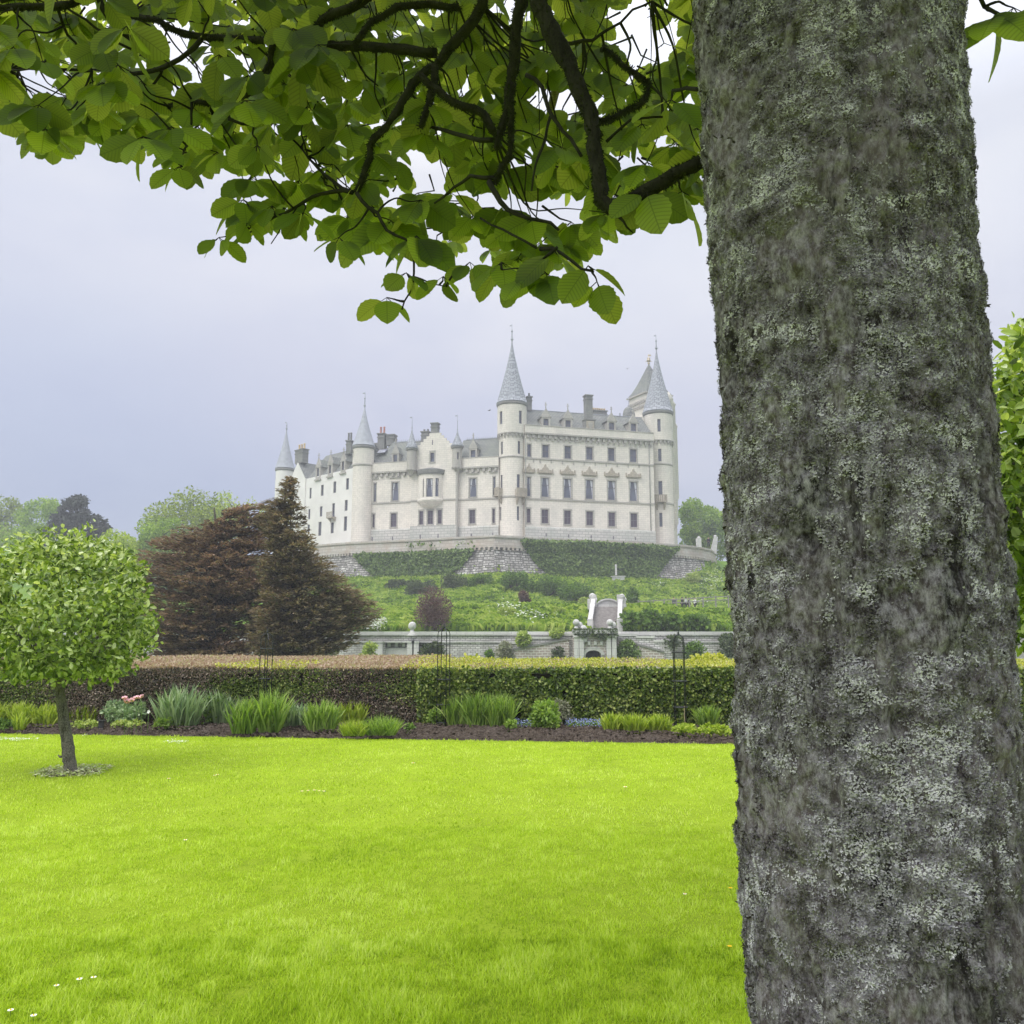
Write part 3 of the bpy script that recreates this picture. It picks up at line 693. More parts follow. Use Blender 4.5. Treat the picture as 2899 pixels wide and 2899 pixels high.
# ---------------- round towers
def tower(px, Y, r_px, levels, top_py, apex_py, fin_py, flare_px, spire='scale', mat='stone', foot=None, ztop=None):
    """levels: (py, radius in px) from the top downwards"""
    x, y = dirs(px, Y); c = np.array([x, y]); k = Y / FPX * 1.0
    dist = math.hypot(x, y)
    return c, k
def make_tower(px, Yc, rows, eave, apex, fin, flare, wins_, spire='scale', wallmat='stone', bands=(), corb=None, zfoot=ZB, vane=True):
    x, y = dirs(px, Yc); c = (x, y)
    def rad_(wpx, ): return wpx * Yc / FPX / math.cos(math.atan2(x, y)) * math.cos(math.atan2(x, y))
    root = None
    for i, (py0, py1, wpx, hs) in enumerate(rows):
        R = rad_(wpx); D = Drum(c, R); za = zfoot if py1 is None else z_at(D, px, py1); zb = z_at(D, px, py0)
        holes = [rect(D, *q[:4]) for q in hs]
        mb = MB(); wallgrid(mb, D, -PI * R, PI * R, za, zb, holes, maxs=R * .2)
        mb.poly([D.w(PI * R * (2 * j / 32), zb) for j in range(32)])
        o = mb.build('tower' if root is None else 'tower_drum', MAT[wallmat], root or castle)
        if root is None: root = o
        for h, q in zip(holes, hs): window(D, h, 0, q[4] if len(q) > 4 else 'sash', root, False)
    R0 = rad_(rows[0][2]); D0 = Drum(c, R0); ze = z_at(D0, px, eave); zap = P(px, apex, Yc)[2]; zf = P(px, fin, Yc)[2]; Rf = rad_(flare)
    s = MB(); L = []
    for i in range(13):
        t = i / 12; rr = Rf * ((1 - t) ** 1.28) * .97 + .05; L.append((rr, ze + (zap - ze) * t))
    L = [(Rf * .9, ze - .12), (Rf * 1.0, ze - .02)] + L
    s.lathe((x, y, 0), L, 32); s.build('spire', MAT[spire], root)
    g = MB(); g.lathe((x, y, ze), [(R0 * .99, -.7), (R0 + .12, -.6), (R0 + .2, -.35), (Rf * .97, -.25), (Rf * .97, -.13), (R0 * .9, -.12)], 32); g.build('cornice', MAT['chim'], root)
    finial(root, (x, y, zap), zf - zap, .07 + R0 * .02, vane)
    for py, wpx, hgt, out in bands:
        R = rad_(wpx); D = Drum(c, R); zb = z_at(D, px, py)
        g = MB(); g.lathe((x, y, zb), [(R - .02, -hgt), (R + out, -hgt * .6), (R + out, hgt * .4), (R - .02, hgt * .5)], 32); g.build('string_course', MAT['stone_trim'], root)
    if corb:
        R = rad_(corb[1]); D = Drum(c, R); zb = z_at(D, px, corb[0]); g = MB()
        corbels(g, D, -PI * R, PI * R, zb, corb[2]); g.lathe((x, y, zb), [(R, 0), (R + corb[2] * .7, .02), (R + corb[2] * .7, .22), (R, .3)], 32)
        corbels(g, D, -PI * R + .2, PI * R, zb - corb[2] * 1.1, corb[2] * .6, step=corb[2] * 1.7)
        g.build('corbel_band', MAT['stone_trim'], root)
    return root, c
w1 = lambda x, y0, y1, w, k='sash': (A1(x), B1(y0), B1(y1), w / 3.22, k)
w2 = lambda x, y0, y1, w, k='sash': (A2(x), B2(y0), B2(y1), w / 2.972, k)
T3, c3 = make_tower(1449.5, 152.5, [(1130, 1226, 42.5, [w2(262, 786, 893, 21), w2(427, 780, 888, 25)]),
    (1226, None, 37.7, [w2(269, 1040, 1147, 17), w2(415, 1036, 1143, 22), w2(266, 1320, 1432, 17), w2(410, 1315, 1428, 27), w2(258, 1590, 1706, 14), w2(407, 1585, 1703, 21)])],
    1132, 962, 918, 46, None, bands=[(1290, 37.7, .3, .12), (1404, 37.7, .3, .12)], corb=(1226, 38.5, .42))
T4, c4 = make_tower(1871, 162.5, [(1158, 1247, 41.5, [w2(1592, 850, 956, 28)]),
    (1247, None, 37.5, [w2(1599, 1100, 1206, 28), w2(1604, 1372, 1490, 34), w2(1608, 1640, 1757, 26)])],
    1159, 987, 947, 45.5, None, bands=[(1312, 37.5, .3, .12), (1424, 37.5, .3, .12)], corb=(1247, 38.5, .42))
T2, c2 = make_tower(1023.5, 158.3, [(1256, 1313, 30.5, [w1(802, 632, 697, 13)]), (1313, None, 29.0, [w1(796, 882, 946, 9), w1(785, 1080, 1142, 8), w1(773, 1265, 1330, 9)])],
    1257, 1150, 1109.5, 33.5, None, spire='lead', bands=[(1313, 29.5, .3, .12)], wallmat='stone')
T1, c1 = make_tower(800, 181, [(1322, None, 25.5, [w1(95, 845, 900, 8)])], 1322, 1215, 1195, 28, None, spire='lead', wallmat='harl', bands=[])
for px_, root, Dc, R_ in ((A2(1604), T4, c4, 37.5 * 162.5 / FPX), (A2(420), T3, c3, 37.7 * 152.5 / FPX), (A2(246), T3, c3, 37.7 * 152.5 / FPX)):
    D = Drum(Dc, R_); dy = (30 if root is T4 else -22); hw = 48 if root is T4 else 44
    s0, z1_ = D.pix(px_, B2(1462 + dy if root is T4 else 1436)); _, z0_ = D.pix(px_, B2(1520 + (25 if root is T4 else -20)))
    wv = hw * .9 / 2.972 * 155 / FPX; s0 = max(min(s0, R_ * 1.15), -R_ * 1.15)
    b = MB(); fbox(b, D, s0 - wv, s0 + wv, z0_ - .18, z0_, -.1, .95, sub=.6); fbox(b, D, s0 - wv, s0 + wv, z1_ - .16, z1_, .78, .95, sub=.6)
    for i in range(7): a = s0 - wv + .1 + i * (2 * wv - .2) / 6; fbox(b, D, a - .1, a + .1, z0_, z1_ - .16, .8, .93)
    for q in (-1, 1):
        fbox(b, D, s0 + q * (wv - .09) - .09, s0 + q * (wv - .09) + .09, z0_, z1_ - .16, -.1, .78)
        a = s0 + q * wv * .7
        b.prism([D.w(a - .14, z0_ - .19, .85), D.w(a - .14, z0_ - .55, .7), D.w(a - .14, z0_ - 1.6, .05), D.w(a - .14, z0_ - .19, -.05)], [D.w(a + .14, z0_ - .19, .85), D.w(a + .14, z0_ - .55, .7), D.w(a + .14, z0_ - 1.6, .05), D.w(a + .14, z0_ - .19, -.05)])
    b.build('balcony', MAT['carved'], root)

# ---------------- middle range
w = [(rect(FM, A1(1003), B1(930), B1(1095), 20 / 3.22), 'tall'), (rect(FM, A1(1187), B1(920), B1(1085), 58 / 3.22), 'tall'),
     (rect(FM, A1(990), B1(1210), B1(1330), 19 / 3.22), 'ground'), (rect(FM, A1(1173), B1(1202), B1(1325), 52 / 3.22), 'ground'),
     (rect(FM, A2(26), B2(1350), B2(1505), 56 / 2.972), 'tall'), (rect(FM, A2(205), B2(1340), B2(1490), 18 / 2.972), 'tall'),
     (rect(FM, A2(20), B2(1615), B2(1730), 48 / 2.972), 'ground'), (rect(FM, A2(200), B2(1606), B2(1724), 20 / 2.972), 'ground')]
sM1 = FM.pix(1036, 1500)[0] + 1.0
zcM = z_at(FM, A2(200), B2(1255)); zpM = z_at(FM, A2(200), B2(1172)); zsM = z_at(FM, A1(1000), B1(1112))
zplM = z_at(FM, A1(1000), B1(1362))
shell(FM, 0, sM1, ZB, zpM, [q[0] for q in w], 12, MAT['stone'])
for h, k in w: window(FM, h, 0, k)
sgR, _ = FM.pix(1292, 1500, .9); sgL, _ = FM.pix(1161.5, 1500, .9)
for a, b in ((0, sgR), (sgL, sM1)):
    tr = MB(); fbox(tr, FM, a, b, zcM - .1, zcM + .2, -.02, .5); corbels(tr, FM, a, b, zcM - .1, .62, step=1.05); par_ = MB(); fbox(par_, FM, a, b, zcM + .2, zpM, -.02, .36); par_.build('parapet', MAT['stone'], castle); fbox(tr, FM, a, b, zpM + .003, zpM + .13, -.3, .42)
    tr.build('corbel_table', MAT['stone_trim'], castle)
for a, b, d0_, d1_ in ((0, sgR, -.02, .15), (sgL, sM1, -.02, .15), (sgR, sgL, .88, 1.05)):
    tr = MB(); fbox(tr, FM, a, b, zsM - .13, zsM + .13, d0_, d1_); tr.build('string_course', MAT['stone_trim'], castle)
for h, k in w[:2] + w[4:6]:
    tr = MB(); fbox(tr, FM, h[0] - .5, h[1] + .5, h[3] + .85, h[3] + 1.05, -.02, .25); tr.build('window_hood', MAT['stone_trim'], castle)
tr = MB(); wallgrid(tr, FM, 0, sM1, ZB, zplM, [], .2); tr.poly([FM.w(0, zplM, .2), FM.w(sM1, zplM, .2), FM.w(sM1, zplM + .25, .003), FM.w(0, zplM + .25, .003)])
wallgrid(tr, FM, sgR, sgL, ZB, zplM + .4, [], 1.02); fbox(tr, FM, sgR, sgL, zplM + .4, zplM + .5, .88, 1.02); tr.build('plinth', MAT['plinth'], castle)
for cx, y, F_, d_ in ((978, 1418, FM, .2), (1163, 1413, FM, .2), (1416, 1395, FM, 1.02), (1578, 1388, FM, 1.02), (1883, 1385, FM, .2)): slit(rect(F_, A1(cx), B1(y), B1(y + 38), 11 / 3.22, d_), F_, sl, d_)
for cx, y in ((14, 1815), (193, 1808)): slit(rect(FM, A2(cx), B2(y), B2(y + 26), 10 / 2.972, .2), FM, sl, .2)
sl.build('basement_slit', MAT['joinery'], castle)
# projecting crow-stepped gable
g = MB(); dg = .9
gw = [(rect(FM, A1(1526), B1(642), B1(732), 36 / 3.22, dg), 'sash'), (rect(FM, A1(1528), B1(533), B1(578), 9 / 3.22, dg), 'slit'),
      (rect(FM, A1(1424), B1(1180), B1(1305), 36 / 3.22, dg), 'ground'), (rect(FM, A1(1507), B1(1175), B1(1300), 48 / 3.22, dg), 'ground'), (rect(FM, A1(1593), B1(1170), B1(1296), 36 / 3.22, dg), 'ground')]
zge = z_at(FM, 1270, B1(640), dg); zga = z_at(FM, A1(1540), B1(470), dg); sga = FM.pix(A1(1540), 1500, dg)[0]
wallgrid(g, FM, sgR, sgL, ZB, zge, [q[0] for q in gw if q[1] != 'slit'], dg)
for a in (sgR, sgL): g.poly([FM.w(a, ZB, dg), FM.w(a, ZB, -.1), FM.w(a, zge, -.1), FM.w(a, zge, dg)])
st = []; ns = 7
for i in range(ns):
    t0, t1 = i / ns, (i + 1) / ns; z_ = zge + (zga - zge) * t1
    st += [(sgR + (sga - .55 - sgR) * t0, z_), (sgR + (sga - .55 - sgR) * t1, z_)]
rt = []
for i in range(ns):
    t0, t1 = i / ns, (i + 1) / ns; z_ = zge + (zga - zge) * t1
    rt += [(sgL + (sga + .55 - sgL) * t0, z_), (sgL + (sga + .55 - sgL) * t1, z_)]
pts = [(sgR, zge)] + st + rt[::-1] + [(sgL, zge)]
g.prism([FM.w(a, z_, dg + .002) for a, z_ in pts], [FM.w(a, z_, dg - .45) for a, z_ in pts])
gab = g.build('crow_stepped_gable', MAT['stone'], castle)
for h, k in gw:
    if k == 'slit':
        q = MB(); fbox(q, FM, h[0], h[1], h[2], h[3], dg - .1, dg + .03); q.build('slit', MAT['joinery'], gab)
    elif h[2] > zge - 1.5: 
        window(FM, h, dg + .3, k, gab, True)
    else: window(FM, h, dg, k, gab, True)
r = MB()
for a in (sgR + .1, sgL - .1): r.poly([FM.w(a, zge, dg - .1), FM.w(sga, zga - 1.1, dg - .1), FM.w(sga, zga - 1.1, -7), FM.w(a, zge, -7)])
r.build('gable_roof', MAT['slate'], gab)
chimney(FM, A1(1543), B1(385), B1(472), 60 / 3.22, dg - .2, 'chim', dep=1.1)
chimney(FM, A1(1457), B1(462), B1(560), 66 / 3.22, -3, 'chim', 2, 'chim', .5)
# oriel window on the gable
cxo, zo0 = FM.pix(A1(1518), B1(1060), dg); oc_ = FM.w(cxo, 0, dg); OR = 1.95 * S * .97
Dm = Drum((oc_[0], oc_[1] + .9), OR); oz0 = z_at(Dm, A1(1518), B1(1058)); oz1 = z_at(Dm, A1(1518), B1(840)); ozt = z_at(Dm, A1(1518), B1(795)); ozb = z_at(Dm, A1(1510), B1(1148))
hs = [rect(Dm, A1(1500), B1(882), B1(1050), 60 / 3.22), rect(Dm, A1(1570), B1(880), B1(1048), 32 / 3.22), rect(Dm, A1(1443), B1(885), B1(1055), 9 / 3.22)]
o = MB(); wallgrid(o, Dm, -OR * 1.5, OR * 1.5, oz0, oz1, hs, maxs=.4); o.lathe((Dm.c[0], Dm.c[1], 0), [(.25, ozb - .2), (.9, ozb), (1.2, ozb + .3), (OR * .8, ozb + .7), (OR * .83, oz0 - .9), (OR * 1.04, oz0 - .55), (OR * 1.05, oz0 - .1), (OR, oz0)], 32)
orl = o.build('oriel', MAT['stone'], gab)
o = MB(); o.lathe((Dm.c[0], Dm.c[1], 0), [(OR, oz1), (OR + .22, oz1 + .1), (OR + .25, oz1 + .3), (OR + .35, ozt - .1), (OR + .35, ozt), (OR * .4, ozt + .55), (.02, ozt + .7)], 32); corbels(o, Dm, -OR * 1.5, OR * 1.5, oz1 + .32, .3); o.build('oriel_cornice', MAT['chim'], orl)
for h in hs: window(Dm, h, 0, 'tall', orl, False)
# two corner turrets of the gable
def turret(px, Y, rp, eave, cor0, cor1, apex, fin, post=None, win=None):
    x, y = dirs(px, Y); R = rp * Y / FPX; D = Drum((x, y), R); z = lambda p: z_at(D, px, p)
    mb = MB(); hs = [rect(D, *win)] if win else []
    wallgrid(mb, D, -PI * R, PI * R, z(cor0), z(eave), hs, maxs=R * .3)
    zc0, zc1 = z(cor0), z(cor1)
    mb.lathe((x, y, 0), [(R * .25, zc1), (R * .45, zc1 + (zc0 - zc1) * .25), (R * .7, zc1 + (zc0 - zc1) * .6), (R * 1.1, zc1 + (zc0 - zc1) * .85), (R * 1.1, zc0), (R, zc0 + .02)], 20)
    if post: mb.lathe((x, y, 0), [(R * .3, z(post)), (R * .3, zc1 + .1)], 10)
    root = mb.build('turret', MAT['stone_trim'], castle)
    g_ = MB(); corbels(g_, D, -PI * R, PI * R, zc0 - .05, .26, step=.5); g_.build('corbel_band', MAT['stone_trim'], root)
    for h in hs: window(D, h, 0, 'sash', root, False)
    ze = z(eave); zap = P(px, apex, Y)[2]; s = MB()
    s.lathe((x, y, 0), [(R * 1.0, ze - .2), (R * 1.35, ze - .05)] + [(R * 1.35 * (1 - t) ** 1.4 + .04, ze + (zap - ze) * t) for t in [i / 10 for i in range(11)]], 20); s.build('spire', MAT['scale'], root)
    c_ = MB(); c_.lathe((x, y, ze), [(R + .02, -.5), (R * 1.3, -.3), (R * 1.3, -.12), (R, -.1)], 20); c_.build('cornice', MAT['chim'], root)
    finial(root, (x, y, zap), P(px, fin, Y)[2] - zap, .06)
turret(1161.5, 154.2, 13.5, 1267, B1(790), 1345, 1213, 1179)
turret(1292.5, 152.8, 14.0, 1261, B1(770), 1336, 1217, 1173, post=1525, win=(A1(1760), B1(645), B1(710), 5))
# middle roofs
zr0 = z_at(FM, A2(200), B2(1172), -.5); zr1 = z_at(FM, A1(1850), B1(535), -4.2)
slope(FM, 0, sgR + .5, zr0, zr1, -.4, -4.2, MAT['slate'])
zr2 = z_at(FM, A1(1230), B1(556), -4.2)
slope(FM, sgL - .5, sM1 - .8, z_at(FM, A1(1100), B1(745), -.5), zr2, -.4, -4.2, MAT['slate'], hipr=3.6)
for a, b, zz in ((0, sgR, zr1), (sgL, sM1 - 4.5, zr2)):
    t = MB(); fbox(t, FM, a, b, zz, zz + .15, -4.28, -4.12)
    for i in range(int((b - a) / .45)): q = FM.w(a + .2 + i * .45, zz + .15, -4.2); t.tube([q, q + [0, 0, .42]], [.07, .02], 4)
    t.build('ridge_cresting', MAT['lead'], castle)
for cx, y, wd in ((1075, 640, 70), (1052, 710, 26)):
    a, b, z0, z1 = rect(FM, A1(cx), B1(y - 22), B1(y + 18), wd / 3.22, -2.2); t = MB(); t.prism([FM.w(a, z0, -1.2), FM.w(b, z0, -1.2), FM.w(b, z1, -2.4), FM.w(a, z1, -2.4)], [FM.w(a, z0, -1.5), FM.w(b, z0, -1.5), FM.w(b, z1, -2.7), FM.w(a, z1, -2.7)]); t.build('skylight', MAT['glass'], castle)
dormer(FM, A1(1187), B1(572), B1(765), 40 / 3.22, B1(665), B1(745), 36 / 3.22, .1)
dormer(FM, A1(1897), B1(520), B1(725), 44 / 3.22, B1(625), B1(702), 42 / 3.22, .1)
chimney(FM, A1(1057), B1(480), B1(620), 62 / 3.22, -5, 'chim', 2, 'pot', 1.4)
chimney(FM, A1(1140), B1(490), B1(580), 68 / 3.22, -5, 'chim')
chimney(FM, A1(762), B1(545), B1(660), 44 / 3.22, -2, 'chim', 2, 'chim', 1.6)
chimney(FM, A1(1000), B1(560), B1(660), 50 / 3.22, -6, 'chim', crown=False)
# drain pipes
t = MB()
for F_, px_, y0, y1, d_ in ((FR, A2(1508), B2(1060), B2(1800), .1), (FR, A2(470), B2(1010), B2(1760), .5), (FM, A1(930), B1(790), B1(1440), .1), (FM, A1(915), B1(790), B1(1350), .1)):
    a, z1_ = F_.pix(px_, y0, d_); z0_ = z_at(F_, px_, y1, d_); t.tube([F_.w(a, z0_, d_), F_.w(a, z1_, d_)], .07, 6)
t.build('drainpipe', MAT['chim'], castle)

# ---------------- left wing
w = []
for x, y0, y1, wd in ((345, 1000, 1080, 12), (415, 970, 1066, 18), (522, 942, 1042, 24), (636, 912, 1015, 25), (752, 882, 985, 26),
                      (332, 1185, 1260, 10), (403, 1163, 1256, 18), (511, 1138, 1231, 23), (624, 1110, 1238, 24), (740, 1080, 1178, 26),
                      (397, 1305, 1370, 22), (500, 1280, 1406, 27), (613, 1285, 1383, 27), (733, 1230, 1361, 28)):
    w.append(rect(FL, A1(x), B1(y0), B1(y1), wd / 3.22))
sL1 = FL.pix(818, 1450)[0]; sLg = FL.pix(864, 1450)[0]; zeL = z_at(FL, 985, B1(800))
shell(FL, 0, sL1, ZB - 1, zeL, w, 11, MAT['harl'])
for h in w: window(FL, h, 0, 'sash', castle, False)
gp = [FL.w(sLg, zeL + .002, .25), FL.w(sL1, zeL + .002, .25), FL.w(FL.pix(843, 1308, .25)[0], z_at(FL, 845, 1308, .25), .25)]
g = MB(); gb = [p - np.array([FL.n[0], FL.n[1], 0]) * .6 for p in gp]; g.prism(gp, gb)
fbox(g, FL, sLg, sL1, ZB - 1, zeL, .02, .25); gl = g.build('gable', MAT['harl'], castle)
back = -np.array([FL.n[0], FL.n[1], 0]) * 9; r = MB()
for q in (0, 1): r.poly([gp[q] + [0, 0, .1], gp[2] + [0, 0, .15], gp[2] + back + [0, 0, .15], gp[q] + back + [0, 0, .1]])
r.build('gable_roof', MAT['slate'], gl)
slope(FL, 0, sLg, zeL, z_at(FL, A1(600), B1(668), -4.5), -.2, -4.5, MAT['slate'])
for cx, ya, ys_, w0, w1_ in ((482, 700, 890, 790, 870), (592, 672, 862, 762, 842), (710, 648, 830, 728, 808)):
    dormer(FL, A1(cx), B1(ya), B1(ys_), 27 / 3.22, B1(w0), B1(w1_), 20 / 3.22, .1, 3.0)
chimney(FL, A1(308), B1(628), B1(745), 68 / 3.22, -.1, 'chim', 3, 'pot_buff', 1.2, 1.4)
h = w[8]; b = MB(); a0, a1 = h[0] - .5, h[1] + .5; zb = h[2]
fbox(b, FL, a0, a1, zb - .2, zb, 0, 1.0); fbox(b, FL, a0, a1, zb + .85, zb + .97, .88, 1.0)
for i in range(6): q = a0 + .08 + i * (a1 - a0 - .16) / 5; fbox(b, FL, q - .05, q + .05, zb, zb + .85, .9, .98)
for q in (a0 + .2, a1 - .2): b.prism([FL.w(q - .1, zb - .2, .8), FL.w(q - .1, zb - .9, .02), FL.w(q - .1, zb - .2, .02)], [FL.w(q + .1, zb - .2, .8), FL.w(q + .1, zb - .9, .02), FL.w(q + .1, zb - .2, .02)])
b.build('balcony', MAT['carved'], castle)

# ---------------- side wall to the right of the last tower, clock tower roof, dome
sx, sy = dirs(1905, 167); FS = Facade((sx, sy), rad(16)); 
m_ = MB(); zt = z_at(FS, 1918, B2(985)); L = 16
pts = [(0, -.5), (L, -.5), (L, -12), (0, -12)]
m_.prism([FS.w(a, ZB, d) for a, d in pts], [FS.w(a, zt, d) for a, d in pts])
for a, w_, z_0, z_1 in ((2, .8, .45, 1.12), (6.5, .9, .3, 1.12), (11, .8, .5, 1.0)):
    za = ZB + (zt - ZB) * z_0; zb = ZB + (zt - ZB) * z_1
    c = FS.w(a, 0, -.3); m_.lathe((c[0], c[1], 0), [(.2, za - 1.5), (w_, za), (w_, zb), (w_ * 1.2, zb + .3), (.3, zb + 1.6), (.02, zb + 2)], 16)
for k in (.35, .62, .84): zz = ZB + (zt - ZB) * k; fbox(m_, FS, 0, L, zz - .15, zz + .15, -.52, -.3)
m_.build('side_wall', MAT['stone'], castle)
x, y = dirs(1848, 178); k = 178 / FPX; hw = 56 * k; zb = P(1848, 1250, 178)[2]; ze = P(1848, 1127, 178)[2]; za = P(1848, 1035, 178)[2]
m_ = MB(); a = rad(28); ex = np.array([math.cos(a), math.sin(a), 0]); ey = np.array([-math.sin(a), math.cos(a), 0]); c = np.array([x, y, 0]); hb = hw / (math.cos(a) + math.sin(a)) * 1.02
m_.box((x, y, (zb + ze) / 2), (2 * hb, 2 * hb, ze - zb), ex, ey)
ct_ = m_.build('clock_tower', MAT['stone'], castle)
m_ = MB()
for z_ in (-1.9, -3.0):
    for i in range(9):
        for ax, ay in ((ex, ey), (ey, ex)):
            for q in (-1, 1): m_.box(c + ax * (i - 4) * hb / 4.4 + ay * q * (hb + .15) + np.array([0, 0, ze + z_ + .3]), (.35, .35, .6))
m_.box((x, y, ze - 1.4), (2 * hb + .5, 2 * hb + .5, .35), ex, ey); m_.box((x, y, ze + .1), (2 * hb + .9, 2 * hb + .9, .25), ex, ey); m_.build('corbel_band', MAT['stone_trim'], ct_)
m_ = MB(); prof = [(1.10, 0), (.86, .16), (.62, .36), (.36, .64), (.14, .88), (.02, 1.0)]
cor = lambda f, t: [c + ex * i * hb * f + ey * j * hb * f + np.array([0, 0, ze + .23 + (za - ze) * t]) for i, j in ((-1, -1), (1, -1), (1, 1), (-1, 1))]
for (f0, t0), (f1, t1) in zip(prof[:-1], prof[1:]):
    A_, B_ = cor(f0, t0), cor(f1, t1)
    for i in range(4): m_.poly([A_[i], A_[(i + 1) % 4], B_[(i + 1) % 4], B_[i]])
m_.build('pyramid_roof', MAT['slate'], ct_)
m_ = MB(); b = np.array([x, y, za]); m_.tube([b, b + [0, 0, 2.6]], [.12, .05], 6); m_.ball(b + [0, 0, .5], .28, 8); m_.lathe(b + [0, 0, 1.1], [(.05, -.4), (.45, -.1), (.5, .1), (.3, .4), (.4, .6), (.05, .7)], 6)
for q in range(4): d_ = np.array([math.cos(q * PI / 2), math.sin(q * PI / 2), 0]); m_.box(b + d_ * .5 + [0, 0, .9], (.5, .06, .08), d_, (-d_[1], d_[0], 0))
m_.box(b + [.2, 0, 2.3], (.7, .06, .35)); m_.build('weather_vane', MAT['gilt'], ct_)
x, y = dirs(1787, 172); k = 172 / FPX; zb = P(1787, 1177, 172)[2]; m_ = MB(); R = 18 * k
m_.lathe((x, y, zb), [(R, -4), (R, 0), (R * .97, .5), (R * .85, 1.1), (R * .6, 1.6), (R * .25, 1.9), (.05, 2.0)], 20); dm = m_.build('dome', MAT['slate'], castle); finial(dm, (x, y, zb + 2), 1.9, .08)

# ================================================================== TERRACE WALL, IVY
tp = [np.array(p) for p in tp]; tp[-1] = tp[-2] + (tp[-1] - tp[-2]) * .4
tp.append(tp[-1] + np.array([.5, 14])); tp.append(tp[-1] + np.array([-6, 20]))
def resample(pl, step):
    o = [pl[0]]; 
    for a, b in zip(pl[:-1], pl[1:]):
        n = max(1, int(np.linalg.norm(b - a) / step)); o += [a + (b - a) * (i + 1) / n for i in range(n)]
    return o
TP = resample(tp, 1.2)
TN = []
for i in range(len(TP)):
    t = TP[min(i + 1, len(TP) - 1)] - TP[max(i - 1, 0)]; t /= np.linalg.norm(t); TN.append(np.array([t[1], -t[0]]))
terr = thing('terrace_wall', (TP[20][0], TP[20][1], 9), 'long battered stone terrace wall streaked white, below the castle', 'wall')
def ribbon(mb, z0, z1, o0, o1, mi=0):
    for i in range(len(TP) - 1):
        a, b = TP[i], TP[i + 1]; na, nb = TN[i], TN[i + 1]
        q = [(*(a + na * o0), z0), (*(b + nb * o0), z0), (*(b + nb * o1), z1), (*(a + na * o1), z1)]
        mb.poly(q, mi, True)
m_ = MB()
zs = [15.4, 13.5, 11, 8.5, 6]; os_ = [0, .45, 1.3, 2.5, 4.4]
for i in range(4): ribbon(m_, zs[i + 1], zs[i], os_[i + 1], os_[i])
m_.build('battered_wall', MAT['terrace'], terr)
m_ = MB(); ribbon(m_, 15.85, ZT - .35, .10, .06); ribbon(m_, ZT - .351, ZT, .22, .22); ribbon(m_, ZT, ZT + .001, .22, -.45); ribbon(m_, ZT - .35, ZT - .352, .06, .22); ribbon(m_, 14.0, ZT, -.45, -.45); ribbon(m_, 15.4, 15.85, .28, .28); ribbon(m_, 15.85, 15.851, .28, .10)
for i in range(0, len(TP) - 1):
    for t in (0, .5):
        p = TP[i] + (TP[i + 1] - TP[i]) * t; m_.box((*(p + TN[i] * .2), 15.2), (.35, .35, .4), (-TN[i][1], TN[i][0], 0), (*TN[i], 0))
m_.build('parapet', MAT['terrace_warm'], terr)
m_ = MB()
for px_, py0, py1, lean in ((1978, 1524, 1550, 0), (2024, 1520, 1565, 1)):
    p = PZ(px_, py1, ZT - .3); q = P(px_, py0, p[1])
    if lean: m_.prism([p + [-.9, 0, -.2], p + [.3, 0, -.2], q + [.55, 0, 0], q + [-.1, 0, 0]], [p + [-.9, .6, -.2], p + [.3, .6, -.2], q + [.55, .6, 0], q + [-.1, .6, 0]])
    else: m_.box((p + q) / 2, (.8, .8, q[2] - p[2]))
    m_.ball(q + [.1, .3, .1], .3, 10)
m_.build('end_post', MAT['coping'], terr)
m_ = MB(); m_.poly([(*p, ZT - .9) for p in TP] + [(20, 215, ZT - .9), (-60, 215, ZT - .9)]); tag(m_.build('terrace', MAT['stone_trim']), kind='structure')
# surface depth for a pixel on the terrace face
TPa = np.array(TP); TNa = np.array(TN)
def inpoly(px, py, poly):
    px = np.asarray(px); py = np.asarray(py); c = np.zeros(px.shape, bool); n = len(poly)
    for i in range(n):
        x0, y0 = poly[i]; x1, y1 = poly[(i + 1) % n]
        k = ((y0 > py) != (y1 > py)); c ^= k & (px < (x1 - x0) * (py - y0) / ((y1 - y0) + 1e-9) + x0)
    return c
def face_points(n, poly, zlo, zhi, extra=.35):
    i = rng.integers(0, len(TP) - 1, n * 8); t = rng.random(n * 8)[:, None]; z = rng.uniform(zlo, zhi, n * 8)
    o = np.interp(z, zs[::-1], os_[::-1]) + extra * (.4 + .9 * rng.random(n * 8)); o = np.where(z > 15.4, .32 + extra * rng.random(n * 8), o)
    p = TPa[i] * (1 - t) + TPa[i + 1] * t + (TNa[i] * (1 - t) + TNa[i + 1] * t) * o[:, None]
    Q = np.column_stack([p, z]); a, b = proj(Q); k = inpoly(a, b, poly); return Q[k][:n], TNa[i][k][:n]
def ivy(polys, label, n, zhi):
    r_ = thing('ivy', (0, 0, 0), label, 'ivy', None)
    Q, Nn = face_points(n, polys, 6.5, zhi)
    r_.location = tuple(Q.mean(0)); d = rdir(len(Q)); d[:, 2] -= .6; nn = np.column_stack([Nn, np.full(len(Q), .6)]) + rdir(len(Q)) * .55
    R = frames(d, nn); inst('foliage', LEAF6, Q, R, rng.uniform(.28, .55, len(Q)), MAT['ivy'], r_)
ivy([(992, 1560), (1060, 1556), (1167, 1553), (1347, 1545), (1322, 1580), (1300, 1604), (1242, 1634), (1200, 1640), (1167, 1643), (1074, 1641), (1040, 1612), (1020, 1590)],
    'dark green ivy panel on the terrace wall, left of the central stone bastion', 21000, 15.3)
ivy([(1475, 1527), (1560, 1529), (1700, 1534), (1850, 1543), (1925, 1551), (1905, 1568), (1880, 1600), (1856, 1631), (1837, 1638), (1750, 1641), (1671, 1640), (1600, 1634), (1561, 1628), (1530, 1603), (1505, 1574)],
    'wide dark green ivy panel hanging over the parapet, right of the central stone bastion', 30000, 17.0)
